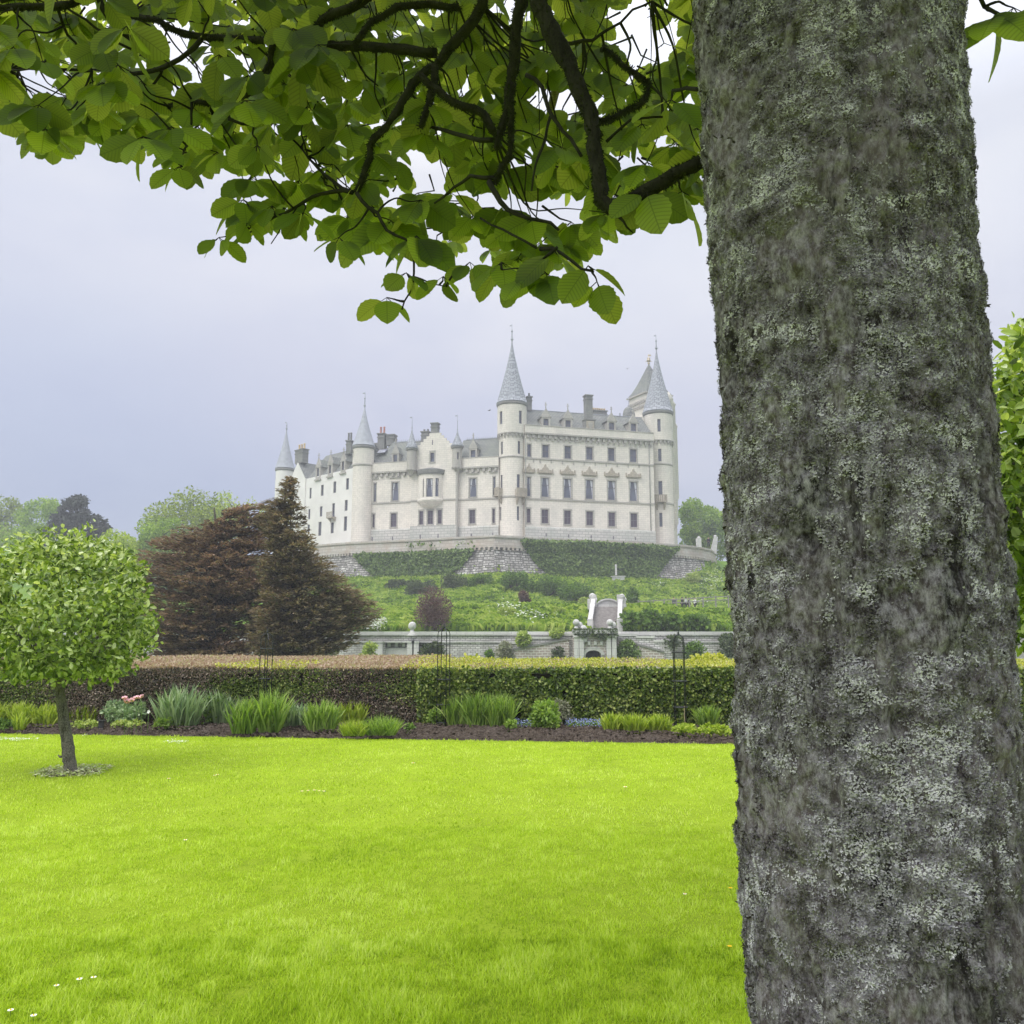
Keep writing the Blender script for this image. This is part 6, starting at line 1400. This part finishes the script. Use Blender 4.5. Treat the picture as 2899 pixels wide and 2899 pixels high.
Rr = trunk_R(Z) + trunk_disp(T, Z); V = np.stack([trunk_x(Z) + Rr * np.cos(T), TY + Rr * np.sin(T), Z], -1).reshape(-1, 3)
i = np.arange((nz_ - 1) * nt_); r0 = i // nt_; c0 = i % nt_; c1_ = (c0 + 1) % nt_
tk = link('trunk', raw_mesh('trunk', V, np.stack([r0 * nt_ + c0, r0 * nt_ + c1_, (r0 + 1) * nt_ + c1_, (r0 + 1) * nt_ + c0], -1).ravel(), np.full(len(i), 4), True), MAT['bark_big'], big)
FLAKE = ([(0, 0, 0), (.38, .05, .12), (.30, .55, .3), (.42, 1, .35), (-.05, .8, .15), (-.50, .95, .32), (-.30, .3, .1)], [(0, 1, 2, 3), (0, 3, 4, 5), (0, 5, 6, 6)][:2] + [(0, 5, 6)])
n = 300000; T = rng.uniform(rad(140), rad(360), n); Z = rng.uniform(.95, 2.9, n)
q = np.stack([np.cos(T) * .19, np.sin(T) * .19, Z], -1); cov = fbm(q * [15, 15, 8] + 3, 4, .65); fine = fbm(q * [60, 60, 50] + 7, 2)
k = (cov + .35 * (fine - .5) + .10 * (rng.random(n) - .5)) > .442; T, Z, q, cov, fine = T[k], Z[k], q[k], cov[k], fine[k]; n = len(T)
Rr = trunk_R(Z) + trunk_disp(T, Z) + .0008; pts = np.stack([trunk_x(Z) + Rr * np.cos(T), TY + Rr * np.sin(T), Z], -1)
on = np.stack([np.cos(T), np.sin(T), 0 * T], -1); tang = np.stack([-np.sin(T), np.cos(T), 0 * T], -1); al = rng.normal(size=n) * .7 + np.where(rng.random(n) < .5, 0, PI)
d = tang * np.cos(al)[:, None] + np.array([0, 0, 1]) * np.sin(al)[:, None] + on * .28 + [0, 0, .15]
inst('lichen', FLAKE, pts, frames(d, on + rdir(n) * .5), np.column_stack([rng.uniform(.0012, .0034, n), rng.uniform(.0016, .0050, n), np.full(n, .003)]), MAT['flake'], big, rnd=np.clip((cov - .45) * 1.0 + .30 * rng.random(n) + 2.3 * (fbm(q * [26, 26, 44] + 2, 4, .7) - .37), 0, 1))['kind'] = 'stuff'
# ragged bits of bark and moss on the silhouette
n = 900; T = rng.choice([rad(178), rad(352)], n) + rng.normal(size=n) * .25; Z = rng.uniform(1.0, 2.9, n); Rr = trunk_R(Z) + trunk_disp(T, Z) - .002
pts = np.stack([trunk_x(Z) + Rr * np.cos(T), TY + Rr * np.sin(T), Z], -1); on = np.stack([np.cos(T), np.sin(T), 0 * T], -1)
inst('bark_scale', FLAKE, pts, frames(on + rdir(n) * .7, rdir(n)), np.column_stack([rng.uniform(.002, .007, n), rng.uniform(.003, .011, n), np.full(n, .01)]), MAT['bark_far'], big)['kind'] = 'stuff'

# branches traced in the photograph: (points px,py), depth at start/end, radius at start/end in px
TR = [([(1475, -160), (1475, 0), (1460, 80), (1450, 220), (1430, 330), (1406, 420)], 1.9, 2.0, 20, 9, 'm'),
      ([(1450, 240), (1447, 340), (1445, 440), (1410, 490), (1400, 520)], 1.95, 2.0, 8, 7, 'm'),
      ([(1520, -150), (1522, 0), (1558, 90), (1600, 160), (1645, 260), (1678, 350), (1690, 470), (1705, 570), (1740, 592), (1800, 560), (1870, 520), (1985, 455)], 1.8, 1.55, 24, 17, 'm'),
      ([(1375, -150), (1368, 0), (1335, 70), (1265, 145), (1232, 190), (1190, 215), (1140, 290), (1100, 350), (1052, 400), (1040, 470), (1010, 545)], 2.1, 2.3, 16, 8, 'm'),
      ([(1232, 190), (1228, 260), (1210, 310), (1190, 360)], 2.15, 2.15, 11, 7, 'm'),
      ([(1490, 210), (1535, 240), (1560, 330), (1610, 390), (1645, 440)], 1.9, 1.8, 7, 5, ''),
      ([(1560, 330), (1540, 400), (1515, 470), (1503, 535)], 1.9, 1.9, 5, 3, ''),
      ([(1400, 505), (1330, 502), (1280, 535), (1230, 575)], 2.0, 2.1, 7, 3, ''),
      ([(1385, 515), (1400, 550), (1440, 600), (1500, 620), (1560, 630), (1580, 650)], 2.0, 1.9, 9, 4, ''),
      ([(1220, 360), (1290, 375), (1340, 395), (1395, 397)], 2.2, 2.0, 5, 8, ''),
      ([(1700, 135), (1770, 185), (1840, 240), (1825, 285), (1740, 330), (1680, 350)], 1.8, 1.7, 6, 8, 'm'),
      ([(1590, 130), (1680, 112), (1712, 90), (1760, 60), (1800, 20), (1850, 5)], 1.85, 1.75, 6, 3, ''),
      ([(1715, 400), (1760, 360), (1800, 330), (1880, 330)], 1.7, 1.6, 5, 3, ''),
      ([(1985, 250), (1930, 252), (1905, 255)], 1.45, 1.6, 7, 5, ''),
      ([(365, 42), (450, 60), (520, 98), (600, 104), (770, 118), (900, 132), (1000, 130), (1120, 140), (1232, 150)], 2.7, 2.2, 7, 13, 'm'),
      ([(262, -60), (285, 20), (320, 72), (360, 105), (398, 126)], 2.6, 2.7, 11, 7, ''),
      ([(775, 122), (768, 175), (740, 235), (700, 268), (650, 285), (590, 290), (530, 280), (475, 300)], 2.35, 2.6, 11, 4, 'm'),
      ([(570, 112), (520, 165), (460, 192), (400, 207), (330, 222), (280, 246), (200, 222), (110, 192), (25, 200)], 2.5, 2.9, 8, 3, ''),
      ([(460, 192), (440, 235), (415, 272)], 2.6, 2.7, 5, 3, ''), ([(640, 300), (655, 340), (710, 360), (755, 340)], 2.5, 2.5, 6, 3, ''),
      ([(545, 285), (540, 330), (542, 365)], 2.5, 2.5, 5, 3, ''),
      ([(1000, 545), (960, 540), (900, 550), (840, 585), (800, 605), (735, 640), (700, 662)], 2.3, 2.5, 7, 2.5, ''),
      ([(850, 420), (880, 450), (925, 500), (965, 530), (1000, 545)], 2.5, 2.3, 3, 6, ''),
      ([(1010, 545), (1035, 575), (1072, 605), (1085, 645), (1170, 690), (1176, 750), (1162, 820), (1138, 880)], 2.2, 2.2, 6, 2.2, ''),
      ([(840, 585), (800, 640), (770, 690)], 2.4, 2.4, 2.5, 1.5, ''), ([(700, 662), (730, 620)], 2.5, 2.5, 1.5, 2, ''), ([(542, 365), (530, 410), (505, 455)], 2.5, 2.5, 3, 2, ''), ([(1172, 780), (1215, 800), (1265, 815)], 2.2, 2.2, 2.5, 1.5, ''), ([(1360, 620), (1420, 648), (1490, 688), (1520, 700)], 2.0, 1.9, 3, 4, ''),
      ([(1580, 700), (1530, 740), (1500, 760), (1420, 765)], 1.8, 1.9, 5, 1.5, ''), ([(1530, 700), (1575, 705), (1612, 735), (1640, 762), (1680, 765)], 1.85, 1.7, 6, 4, ''),
      ([(-60, 30), (60, 20), (140, 20), (210, 12), (270, -40)], 2.3, 2.3, 8, 10, 'm'), ([(160, 15), (175, 70), (205, 110), (240, 160), (260, 200)], 2.3, 2.5, 5, 3, ''), ([(190, 20), (260, 70), (310, 108), (370, 140)], 2.4, 2.5, 4, 4, ''),
      ([(0, -10), (300, -60), (700, -120), (1100, -160), (1600, -260), (2000, -400)], 2.6, 2.2, 16, 34, 'm'),
      ([(770, 118), (880, 100), (915, 50), (1000, 20), (1100, -60)], 2.4, 2.2, 9, 14, 'm'),
      ([(1000, 130), (1050, 60), (1120, 20), (1200, 10), (1300, 20)], 2.2, 2.2, 8, 10, 'm'), ([(1190, 215), (1280, 290), (1370, 320), (1400, 380)], 2.15, 2.1, 9, 10, 'm'),
      ([(1790, 660), (1740, 600)], 1.6, 1.6, 2, 6, ''), ([(2700, -200), (2740, -60), (2790, 20), (2860, 60), (2950, 80)], 1.5, 1.7, 10, 4, '')]
HUBS = []
for j, (pl, ya, yb, ra, rb, fl) in enumerate(TR):
    pl = np.array(pl, float); seg = np.concatenate([[0], np.cumsum(np.linalg.norm(np.diff(pl, axis=0), axis=1))]); t = np.linspace(0, seg[-1], max(5, int(seg[-1] / 26)))
    X_ = np.interp(t, seg, pl[:, 0]) + rng.normal(size=len(t)) * 2.0; Y_ = np.interp(t, seg, pl[:, 1]) + rng.normal(size=len(t)) * 2.0; u = t / seg[-1]
    pts = [P(a, b_, ya + (yb - ya) * w) for a, b_, w in zip(X_, Y_, u)]; rr = [max(.0012, (ra + (rb - ra) * w) * (ya + (yb - ya) * w) / FPX * (1.15 if fl else 1.0)) for w in u]
    m_ = MB(); m_.tube(pts, rr, 10, wob=.22 if fl else .12)
    br = m_.build('branch', MAT['twig'], big)
    for q in pts: HUBS.append(q)
    if fl:       # tufts of moss
        L = np.array(pts); n = int(seg[-1] * 5); ii = rng.integers(0, len(L) - 1, n); w = rng.random(n)[:, None]; c = L[ii] * (1 - w) + L[ii + 1] * w; rm = np.array(rr)[ii][:, None]; dd = rdir(n)
        inst('moss', LEAF4, c + dd * rm * .8, frames(dd + [0, 0, -.5], rdir(n)), np.column_stack([rng.uniform(.003, .007, n), rng.uniform(.003, .011, n), np.full(n, .006)]), MAT['moss'] if 'moss' in MAT else MAT.setdefault('moss', simple('dark_moss', (.05, .06, .025), .95, .05)), br)
HUBS = np.array(HUBS); HUBS = HUBS[HUBS[:, 1] > 0]
# leafy rosettes inside the photographed foliage outline
OUT = [(-80, -80), (-80, 330), (0, 350), (60, 330), (100, 400), (130, 430), (200, 400), (260, 390), (330, 380), (400, 410), (470, 430), (520, 470), (600, 470), (660, 560), (700, 600), (760, 640), (830, 600), (870, 560), (950, 640), (1030, 680), (1100, 650), (1130, 700), (1230, 720), (1300, 700), (1370, 690), (1400, 760), (1480, 780), (1560, 790), (1620, 720), (1680, 670), (1760, 610), (1870, 590), (2010, 540), (2010, -80)]
HOLES = [((1225, 490), 38), ((480, 100), 42), ((560, 200), 30), ((1600, 285), 34), ((1500, 275), 20), ((1310, 235), 18), ((1450, 20), 22), ((1790, 60), 55), ((1880, 120), 45), ((1790, 190), 30), ((1650, 560), 22), ((1480, 575), 26), ((1230, 640), 26), ((1240, 40), 18), ((240, 22), 16), ((1950, 290), 22), ((60, 215), 22), ((125, 250), 20), ((455, 260), 16), ((700, 185), 14), ((1050, 340), 18), ((1175, 440), 20), ((640, 500), 18), ((815, 470), 22), ((1340, 690), 22), ((1500, 520), 14), ((1770, 450), 20), ((1860, 400), 16), ((1550, 45), 20), ((980, 250), 12), ((1580, 600), 20), ((930, 610), 18), ((760, 560), 20), ((1700, 300), 12), ((330, 300), 12), ((1110, 560), 16), ((1390, 575), 16)]
cl = []; tries = 0
grid = {}
def addc(a, b, Y, k, ln, spread=1.0): cl.append((a, b, Y, k, ln, spread))
def sow(n, dmin, y0, y1, ln, kk, pyf=None):
    got = []; tries = 0
    while len(got) < n and tries < 20000:
        tries += 1; a = random.uniform(-60, 2000); b = random.uniform(-60, 760)
        if pyf and random.random() > pyf(b): continue
        if not inpoly(np.array([a]), np.array([b]), OUT)[0]: continue
        if any((a - c) ** 2 + (b - d) ** 2 < (r + 32) ** 2 for (c, d), r in HOLES): continue
        if any((a - c) ** 2 + (b - d) ** 2 < dmin ** 2 for c, d in got): continue
        got.append((a, b)); addc(a, b, random.uniform(y0, y1), random.choice(kk), ln * random.uniform(.85, 1.15))
sow(165, 66, 2.15, 2.9, .108, (5, 6, 7))
sow(140, 68, 2.8, 3.8, .11, (6, 7, 8))
sow(190, 58, 3.4, 5.0, .108, (6, 7, 8), lambda b: 1.0 if b < 420 else .35)
sow(110, 60, 2.6, 4.2, .11, (6, 7), lambda b: 1.0 if b < 330 else .0)
# clusters read off the lower outline
for a, b, n_, ln in ((1690, 815, 3, .085), (1545, 790, 4, .11), (1480, 800, 4, .085), (1330, 760, 4, .08), (620, 690, 4, .085), (700, 650, 6, .085), (770, 600, 4, .085), (1095, 860, 3, .085), (1150, 790, 5, .085), (1255, 800, 3, .07), (1420, 760, 5, .09), (1570, 730, 3, .12), (1665, 770, 3, .085), (505, 490, 4, .09), (150, 350, 4, .11), (280, 330, 4, .10), (400, 340, 4, .105), (30, 270, 4, .12), (1830, 560, 4, .10), (1930, 560, 4, .10), (960, 690, 4, .09), (860, 620, 4, .1), (2820, 60, 5, .13), (2870, 40, 4, .12), (1850, 60, 2, .08), (1880, 140, 3, .08), (1900, 300, 4, .09)):
    addc(a, b, random.uniform(1.7, 2.2) if a < 2500 else 1.55, n_, ln * (1 if a < 2500 else .75), 1.1)
PO = []; DI = []; NO = []; SC = []; tw = MB()
for a, b, Y, k, ln, sp in cl:
    c = P(a, b - 18, Y)
    if sp > 1.05 and a < 2500:
        hx_, hy_ = proj(HUBS); jj = np.argmin((hx_ - a) ** 2 + (hy_ - b) ** 2); Y = HUBS[jj][1] - .05 + .1 * random.random(); c = P(a, b - 18, Y)
    j = np.argmin(np.linalg.norm((HUBS - c) * [1, .6, 1], axis=1)); h_ = HUBS[j]; L = np.linalg.norm(h_ - c)
    if L < .75:
        mid = (h_ + c) / 2 + rng.normal(size=3) * L * .09 + [0, 0, .05 * L]; sp_ = catmull([h_, (h_ + mid) / 2 + rng.normal(size=3) * L * .025, mid, (mid + c) / 2 + rng.normal(size=3) * L * .025, c])
        tw.tube(sp_, list(np.linspace(.0036, .0013, len(sp_))), 5, wob=.15)
    else:
        e = c + norm(rng.normal(size=3) * [.9, .6, .5] + [0, .5, .3]) * .16; tw.tube([e, (e + c) / 2 + rng.normal(size=3) * .02, c], [.005, .0035, .002], 5)
    ph = random.random() * 6.28
    for i in range(k):
        t = ph + i * 2 * PI / k + random.uniform(-.35, .35); d = np.array([math.cos(t), .6 * math.sin(t) - .1, -.50 - .45 * random.random() + .35 * math.sin(t)]); d /= np.linalg.norm(d)
        n_ = np.array([random.gauss(0, .55), -.75 + random.gauss(0, .5), .75 + random.gauss(0, .35)])
        p0 = c + d * .018; PO.append(p0); DI.append(d); NO.append(n_); SC.append(ln * random.uniform(.72, 1.15)); tw.tube([c, p0], .0011, 4, cap=False)
PO, DI, NO, SC = map(np.array, (PO, DI, NO, SC)); 
# keep leaves that would hang below the outline from filling the open sky
ok = np.ones(len(PO), bool)
for u_ in (.25, .55, .95):
    a, b = proj(PO + norm(DI) * SC[:, None] * u_)
    for (c, d), r in HOLES: ok &= ((a - c) ** 2 + (b - d) ** 2 > (r * (1.05 if u_ == .55 else .9)) ** 2)
PO, DI, NO, SC = PO[ok], DI[ok], NO[ok], SC[ok]
inst('foliage', leaf_fine(), PO, frames(DI, NO), np.column_stack([SC * rng.uniform(.85, 1.15, len(SC)), SC, SC]), MAT['leaf'], big, smooth=True, with_uv=True)
tw.build('twigs', MAT['twig'], big)
# unseen rest of the crown, added above and behind the viewer to dim skylight
n = 9500; ph = rng.random(n) * 2 * PI; rr = 2.9 * np.sqrt(rng.random(n)); zc_ = 3.2 + 2.4 * rng.random(n) + .15 * rr; pts = np.column_stack([TX + rr * np.cos(ph) - .3, TY + rr * np.sin(ph), zc_])
for k_ in range(1): pts += rng.normal(size=pts.shape) * .05
a, b = proj(pts); inview = (pts[:, 1] > .2) & (a > -260) & (a < 3150) & (b > -230) & (b < 3100); far = np.hypot(pts[:, 0] - TX, pts[:, 1] - TY) < .35; pts = pts[~inview & ~far]; n = len(pts)
d = rdir(n) * [1, 1, .4] + [0, 0, -.4]; cr = leaf_fine(4)
inst('unseen_shade_crown', cr, pts, frames(d, rdir(n) * .6 + [0, 0, 1]), .11 * rng.uniform(.8, 1.2, n), MAT['leaf'], big, smooth=True, with_uv=True)
m_ = MB(); 
for k_ in range(9):
    t = k_ * 2 * PI / 9 + .3; e = np.array([TX + 2.9 * math.cos(t), TY + 2.9 * math.sin(t), 4.6 + .5 * math.sin(3 * t)]); a_, b_ = proj(e)
    s = np.array([TX - .02, TY, 3.0 + .06 * k_]); m_.tube([s, s + (e - s) * .3 + [0, 0, .5], s + (e - s) * .65 + [0, 0, .45], e], [.07, .055, .035, .012], 9, wob=.1)
m_.tube([(TX - .023, TY, 3.5), (TX - .1, TY + .1, 4.3), (TX, TY, 5.2)], [.19, .14, .05], 14, wob=.08); m_.build('limbs', MAT['bark'], big)

# ================================================================== PEOPLE AND BIRDS
SK = dict(pelvis=(0, 0, .95), chest=(0, .02, 1.25), neck=(0, .02, 1.47), head=(0, -.01, 1.58), crown=(0, 0, 1.70))
def person(px, py, Y, facing, coat, trou, hair, label, hgt=1.72, pose=0, skin=(.45, .28, .2), bag=False, zfeet=None):
    b = P(px, py, Y); b[2] = H(b[0], Y) if zfeet is None else zfeet
    root = thing('person', b, label, 'person', None); k = hgt / 1.72
    J = [(0, 0, .95), (0, 0, 1.12), (0, 0, 1.32), (0, 0, 1.45), (0, -.01, 1.53), (0, -.02, 1.62), (0, -.01, 1.70),
         (.19, 0, 1.40), (.25, -.02, 1.13), (.22, -.12 - .1 * pose, .90), (.21, -.15 - .1 * pose, .82), (-.19, 0, 1.40), (-.25, .02, 1.13), (-.23, -.08 + .1 * pose, .90), (-.22, -.1 + .1 * pose, .82),
         (.10, 0, .88), (.12, -.06 - .08 * pose, .5), (.13, 0 - .1 * pose, .08), (.14, -.15 - .1 * pose, .03), (-.10, 0, .88), (-.11, -.03 + .05 * pose, .5), (-.12, .05 + .14 * pose, .08), (-.13, -.10 + .14 * pose, .03), (0, -.115, 1.60)]
    E = [(0, 1), (1, 2), (2, 3), (3, 4), (4, 5), (5, 6), (3, 7), (7, 8), (8, 9), (9, 10), (3, 11), (11, 12), (12, 13), (13, 14), (0, 15), (15, 16), (16, 17), (17, 18), (0, 19), (19, 20), (20, 21), (21, 22), (5, 23)]
    Rd = [.15, .135, .16, .08, .058, .095, .07, .065, .05, .035, .04, .065, .05, .035, .04, .095, .065, .045, .035, .095, .065, .045, .035, .02]
    cf, sf = math.cos(facing), math.sin(facing)
    def mk(name, idx, grow, mat, ss_=1):
        mp = {v: i for i, v in enumerate(idx)}; me = bpy.data.meshes.new(name)
        me.from_pydata([(k * (J[v][0] * cf - J[v][1] * sf) + b[0], k * (J[v][0] * sf + J[v][1] * cf) + b[1], k * J[v][2] + b[2]) for v in idx], [(mp[a], mp[c]) for a, c in E if a in mp and c in mp], [])
        o = link(name, me, mat, root); md = o.modifiers.new('skin', 'SKIN'); sv = me.skin_vertices[0].data if me.skin_vertices else None
        if sv is None: me.attributes; 
        if not me.skin_vertices:
            bm = bmesh.new(); bm.from_mesh(me); bm.verts.layers.skin.verify(); bm.to_mesh(me); bm.free()
        for i, v in enumerate(idx):
            r = (Rd[v] + grow) * k; me.skin_vertices[0].data[i].radius = (r * (1.15 if v in (1, 2, 0) else 1), r); me.skin_vertices[0].data[i].use_root = (i == 0)
        s2 = o.modifiers.new('sub', 'SUBSURF'); s2.levels = ss_; s2.render_levels = ss_; return o
    mk('body', list(range(24)), 0, simple('skin_tone', skin, .6, .3))
    mk('jacket', [0, 1, 2, 3, 7, 8, 9, 11, 12, 13], .03, simple('jacket_cloth', coat, .85, .2)); mk('trousers', [0, 15, 16, 17, 19, 20, 21], .02, simple('trouser_cloth', trou, .85, .2))
    m_ = MB(); hx, hy = k * (.012 * -sf), k * .03; c = np.array([b[0] - .03 * sf * k * -1, b[1] + .03 * cf * k, b[2] + k * 1.645]); m_.ball(c, .105 * k, 10); m_.build('hair', simple('hair', hair, .7, .2), root)
    if bag: m_ = MB(); c = np.array([b[0] - sf * -.0 , b[1] + .17 * k, b[2] + 1.22 * k]); m_.box(c, (.3, .16, .42)); m_.box(c + [0, .09, -.06], (.22, .08, .22)); m_.build('backpack', simple('bag_cloth', (.03, .03, .035), .8, .2), root)
import bmesh
person(1908, 1712, 112, .4, (.10, .11, .12), (.07, .08, .10), (.05, .04, .03), 'walker in dull grey clothes standing alone at the left behind the fence', 1.7)
person(1932, 1711, 111.6, -1.2, (.02, .02, .022), (.02, .02, .022), (.03, .02, .02), 'walker in black beside the white-topped one behind the fence', 1.72, 1)
person(1942, 1711, 112.2, 1.4, (.62, .62, .64), (.03, .03, .04), (.04, .03, .02), 'walker with pale top and dark trousers, middle of the group behind the fence', 1.74)
person(1968, 1711, 111.8, -1.5, (.70, .70, .72), (.04, .04, .06), (.25, .2, .14), 'walker in a white top at the right end of the group behind the fence', 1.68, 1)
person(1951, 1712, 112.6, -1.4, (.03, .03, .035), (.02, .02, .03), (.03, .02, .02), 'walker in a dark coat behind the two pale-topped ones', 1.65, 0)
q = PZ(2006, 1545, ZT - .9); person(2006, 1545, q[1] + 2.5, 0, (.012, .012, .016), (.015, .015, .02), (.02, .015, .01), 'dark-clothed figure standing on the terrace by the right end post', 1.75, 0, zfeet=ZT - .9)
for px_, py_, Y, a_, lb in ((1385.5, 1162, 120, .5, 'tiny dark bird in the sky left of the tallest spire'), (1776, 1044, 120, 1.2, 'tiny bird in the sky between the two great spires')):
    c = P(px_, py_, Y); root = thing('bird', c, lb, 'bird', None); m_ = MB(); u = np.array([math.cos(a_), math.sin(a_), .15]); v = np.array([-math.sin(a_), math.cos(a_), 0])
    m_.tube([c - u * .22, c - u * .1, c + u * .05, c + u * .16, c + u * .22], [.01, .05, .06, .035, .008], 8)
    for s in (-1, 1): m_.poly([c + u * .08, c + v * s * .22 + u * .10 + [0, 0, .12], c + v * s * .5 - u * .08 + [0, 0, .05], c + v * s * .22 - u * .05 + [0, 0, .11], c - u * .06])
    m_.poly([c - u * .2, c - u * .36 + v * .06, c - u * .36 - v * .06]); m_.build('body', MAT['iron'], root)

# ================================================================== AIR
m = M('haze_air'); vp = m.n('ShaderNodeVolumePrincipled'); vp.inputs['Color'].default_value = (.90, .93, 1, 1); vp.inputs['Density'].default_value = .0012; vp.inputs['Anisotropy'].default_value = .2
m.l(vp.outputs[0], m.out.inputs[1])
mb = MB(); mb.box((0, 270, 26), (860, 680, 68)); hz_ = mb.build('haze', m.m); tag(hz_, 'thin pale damp air between the garden and the hill', 'haze', kind='stuff')
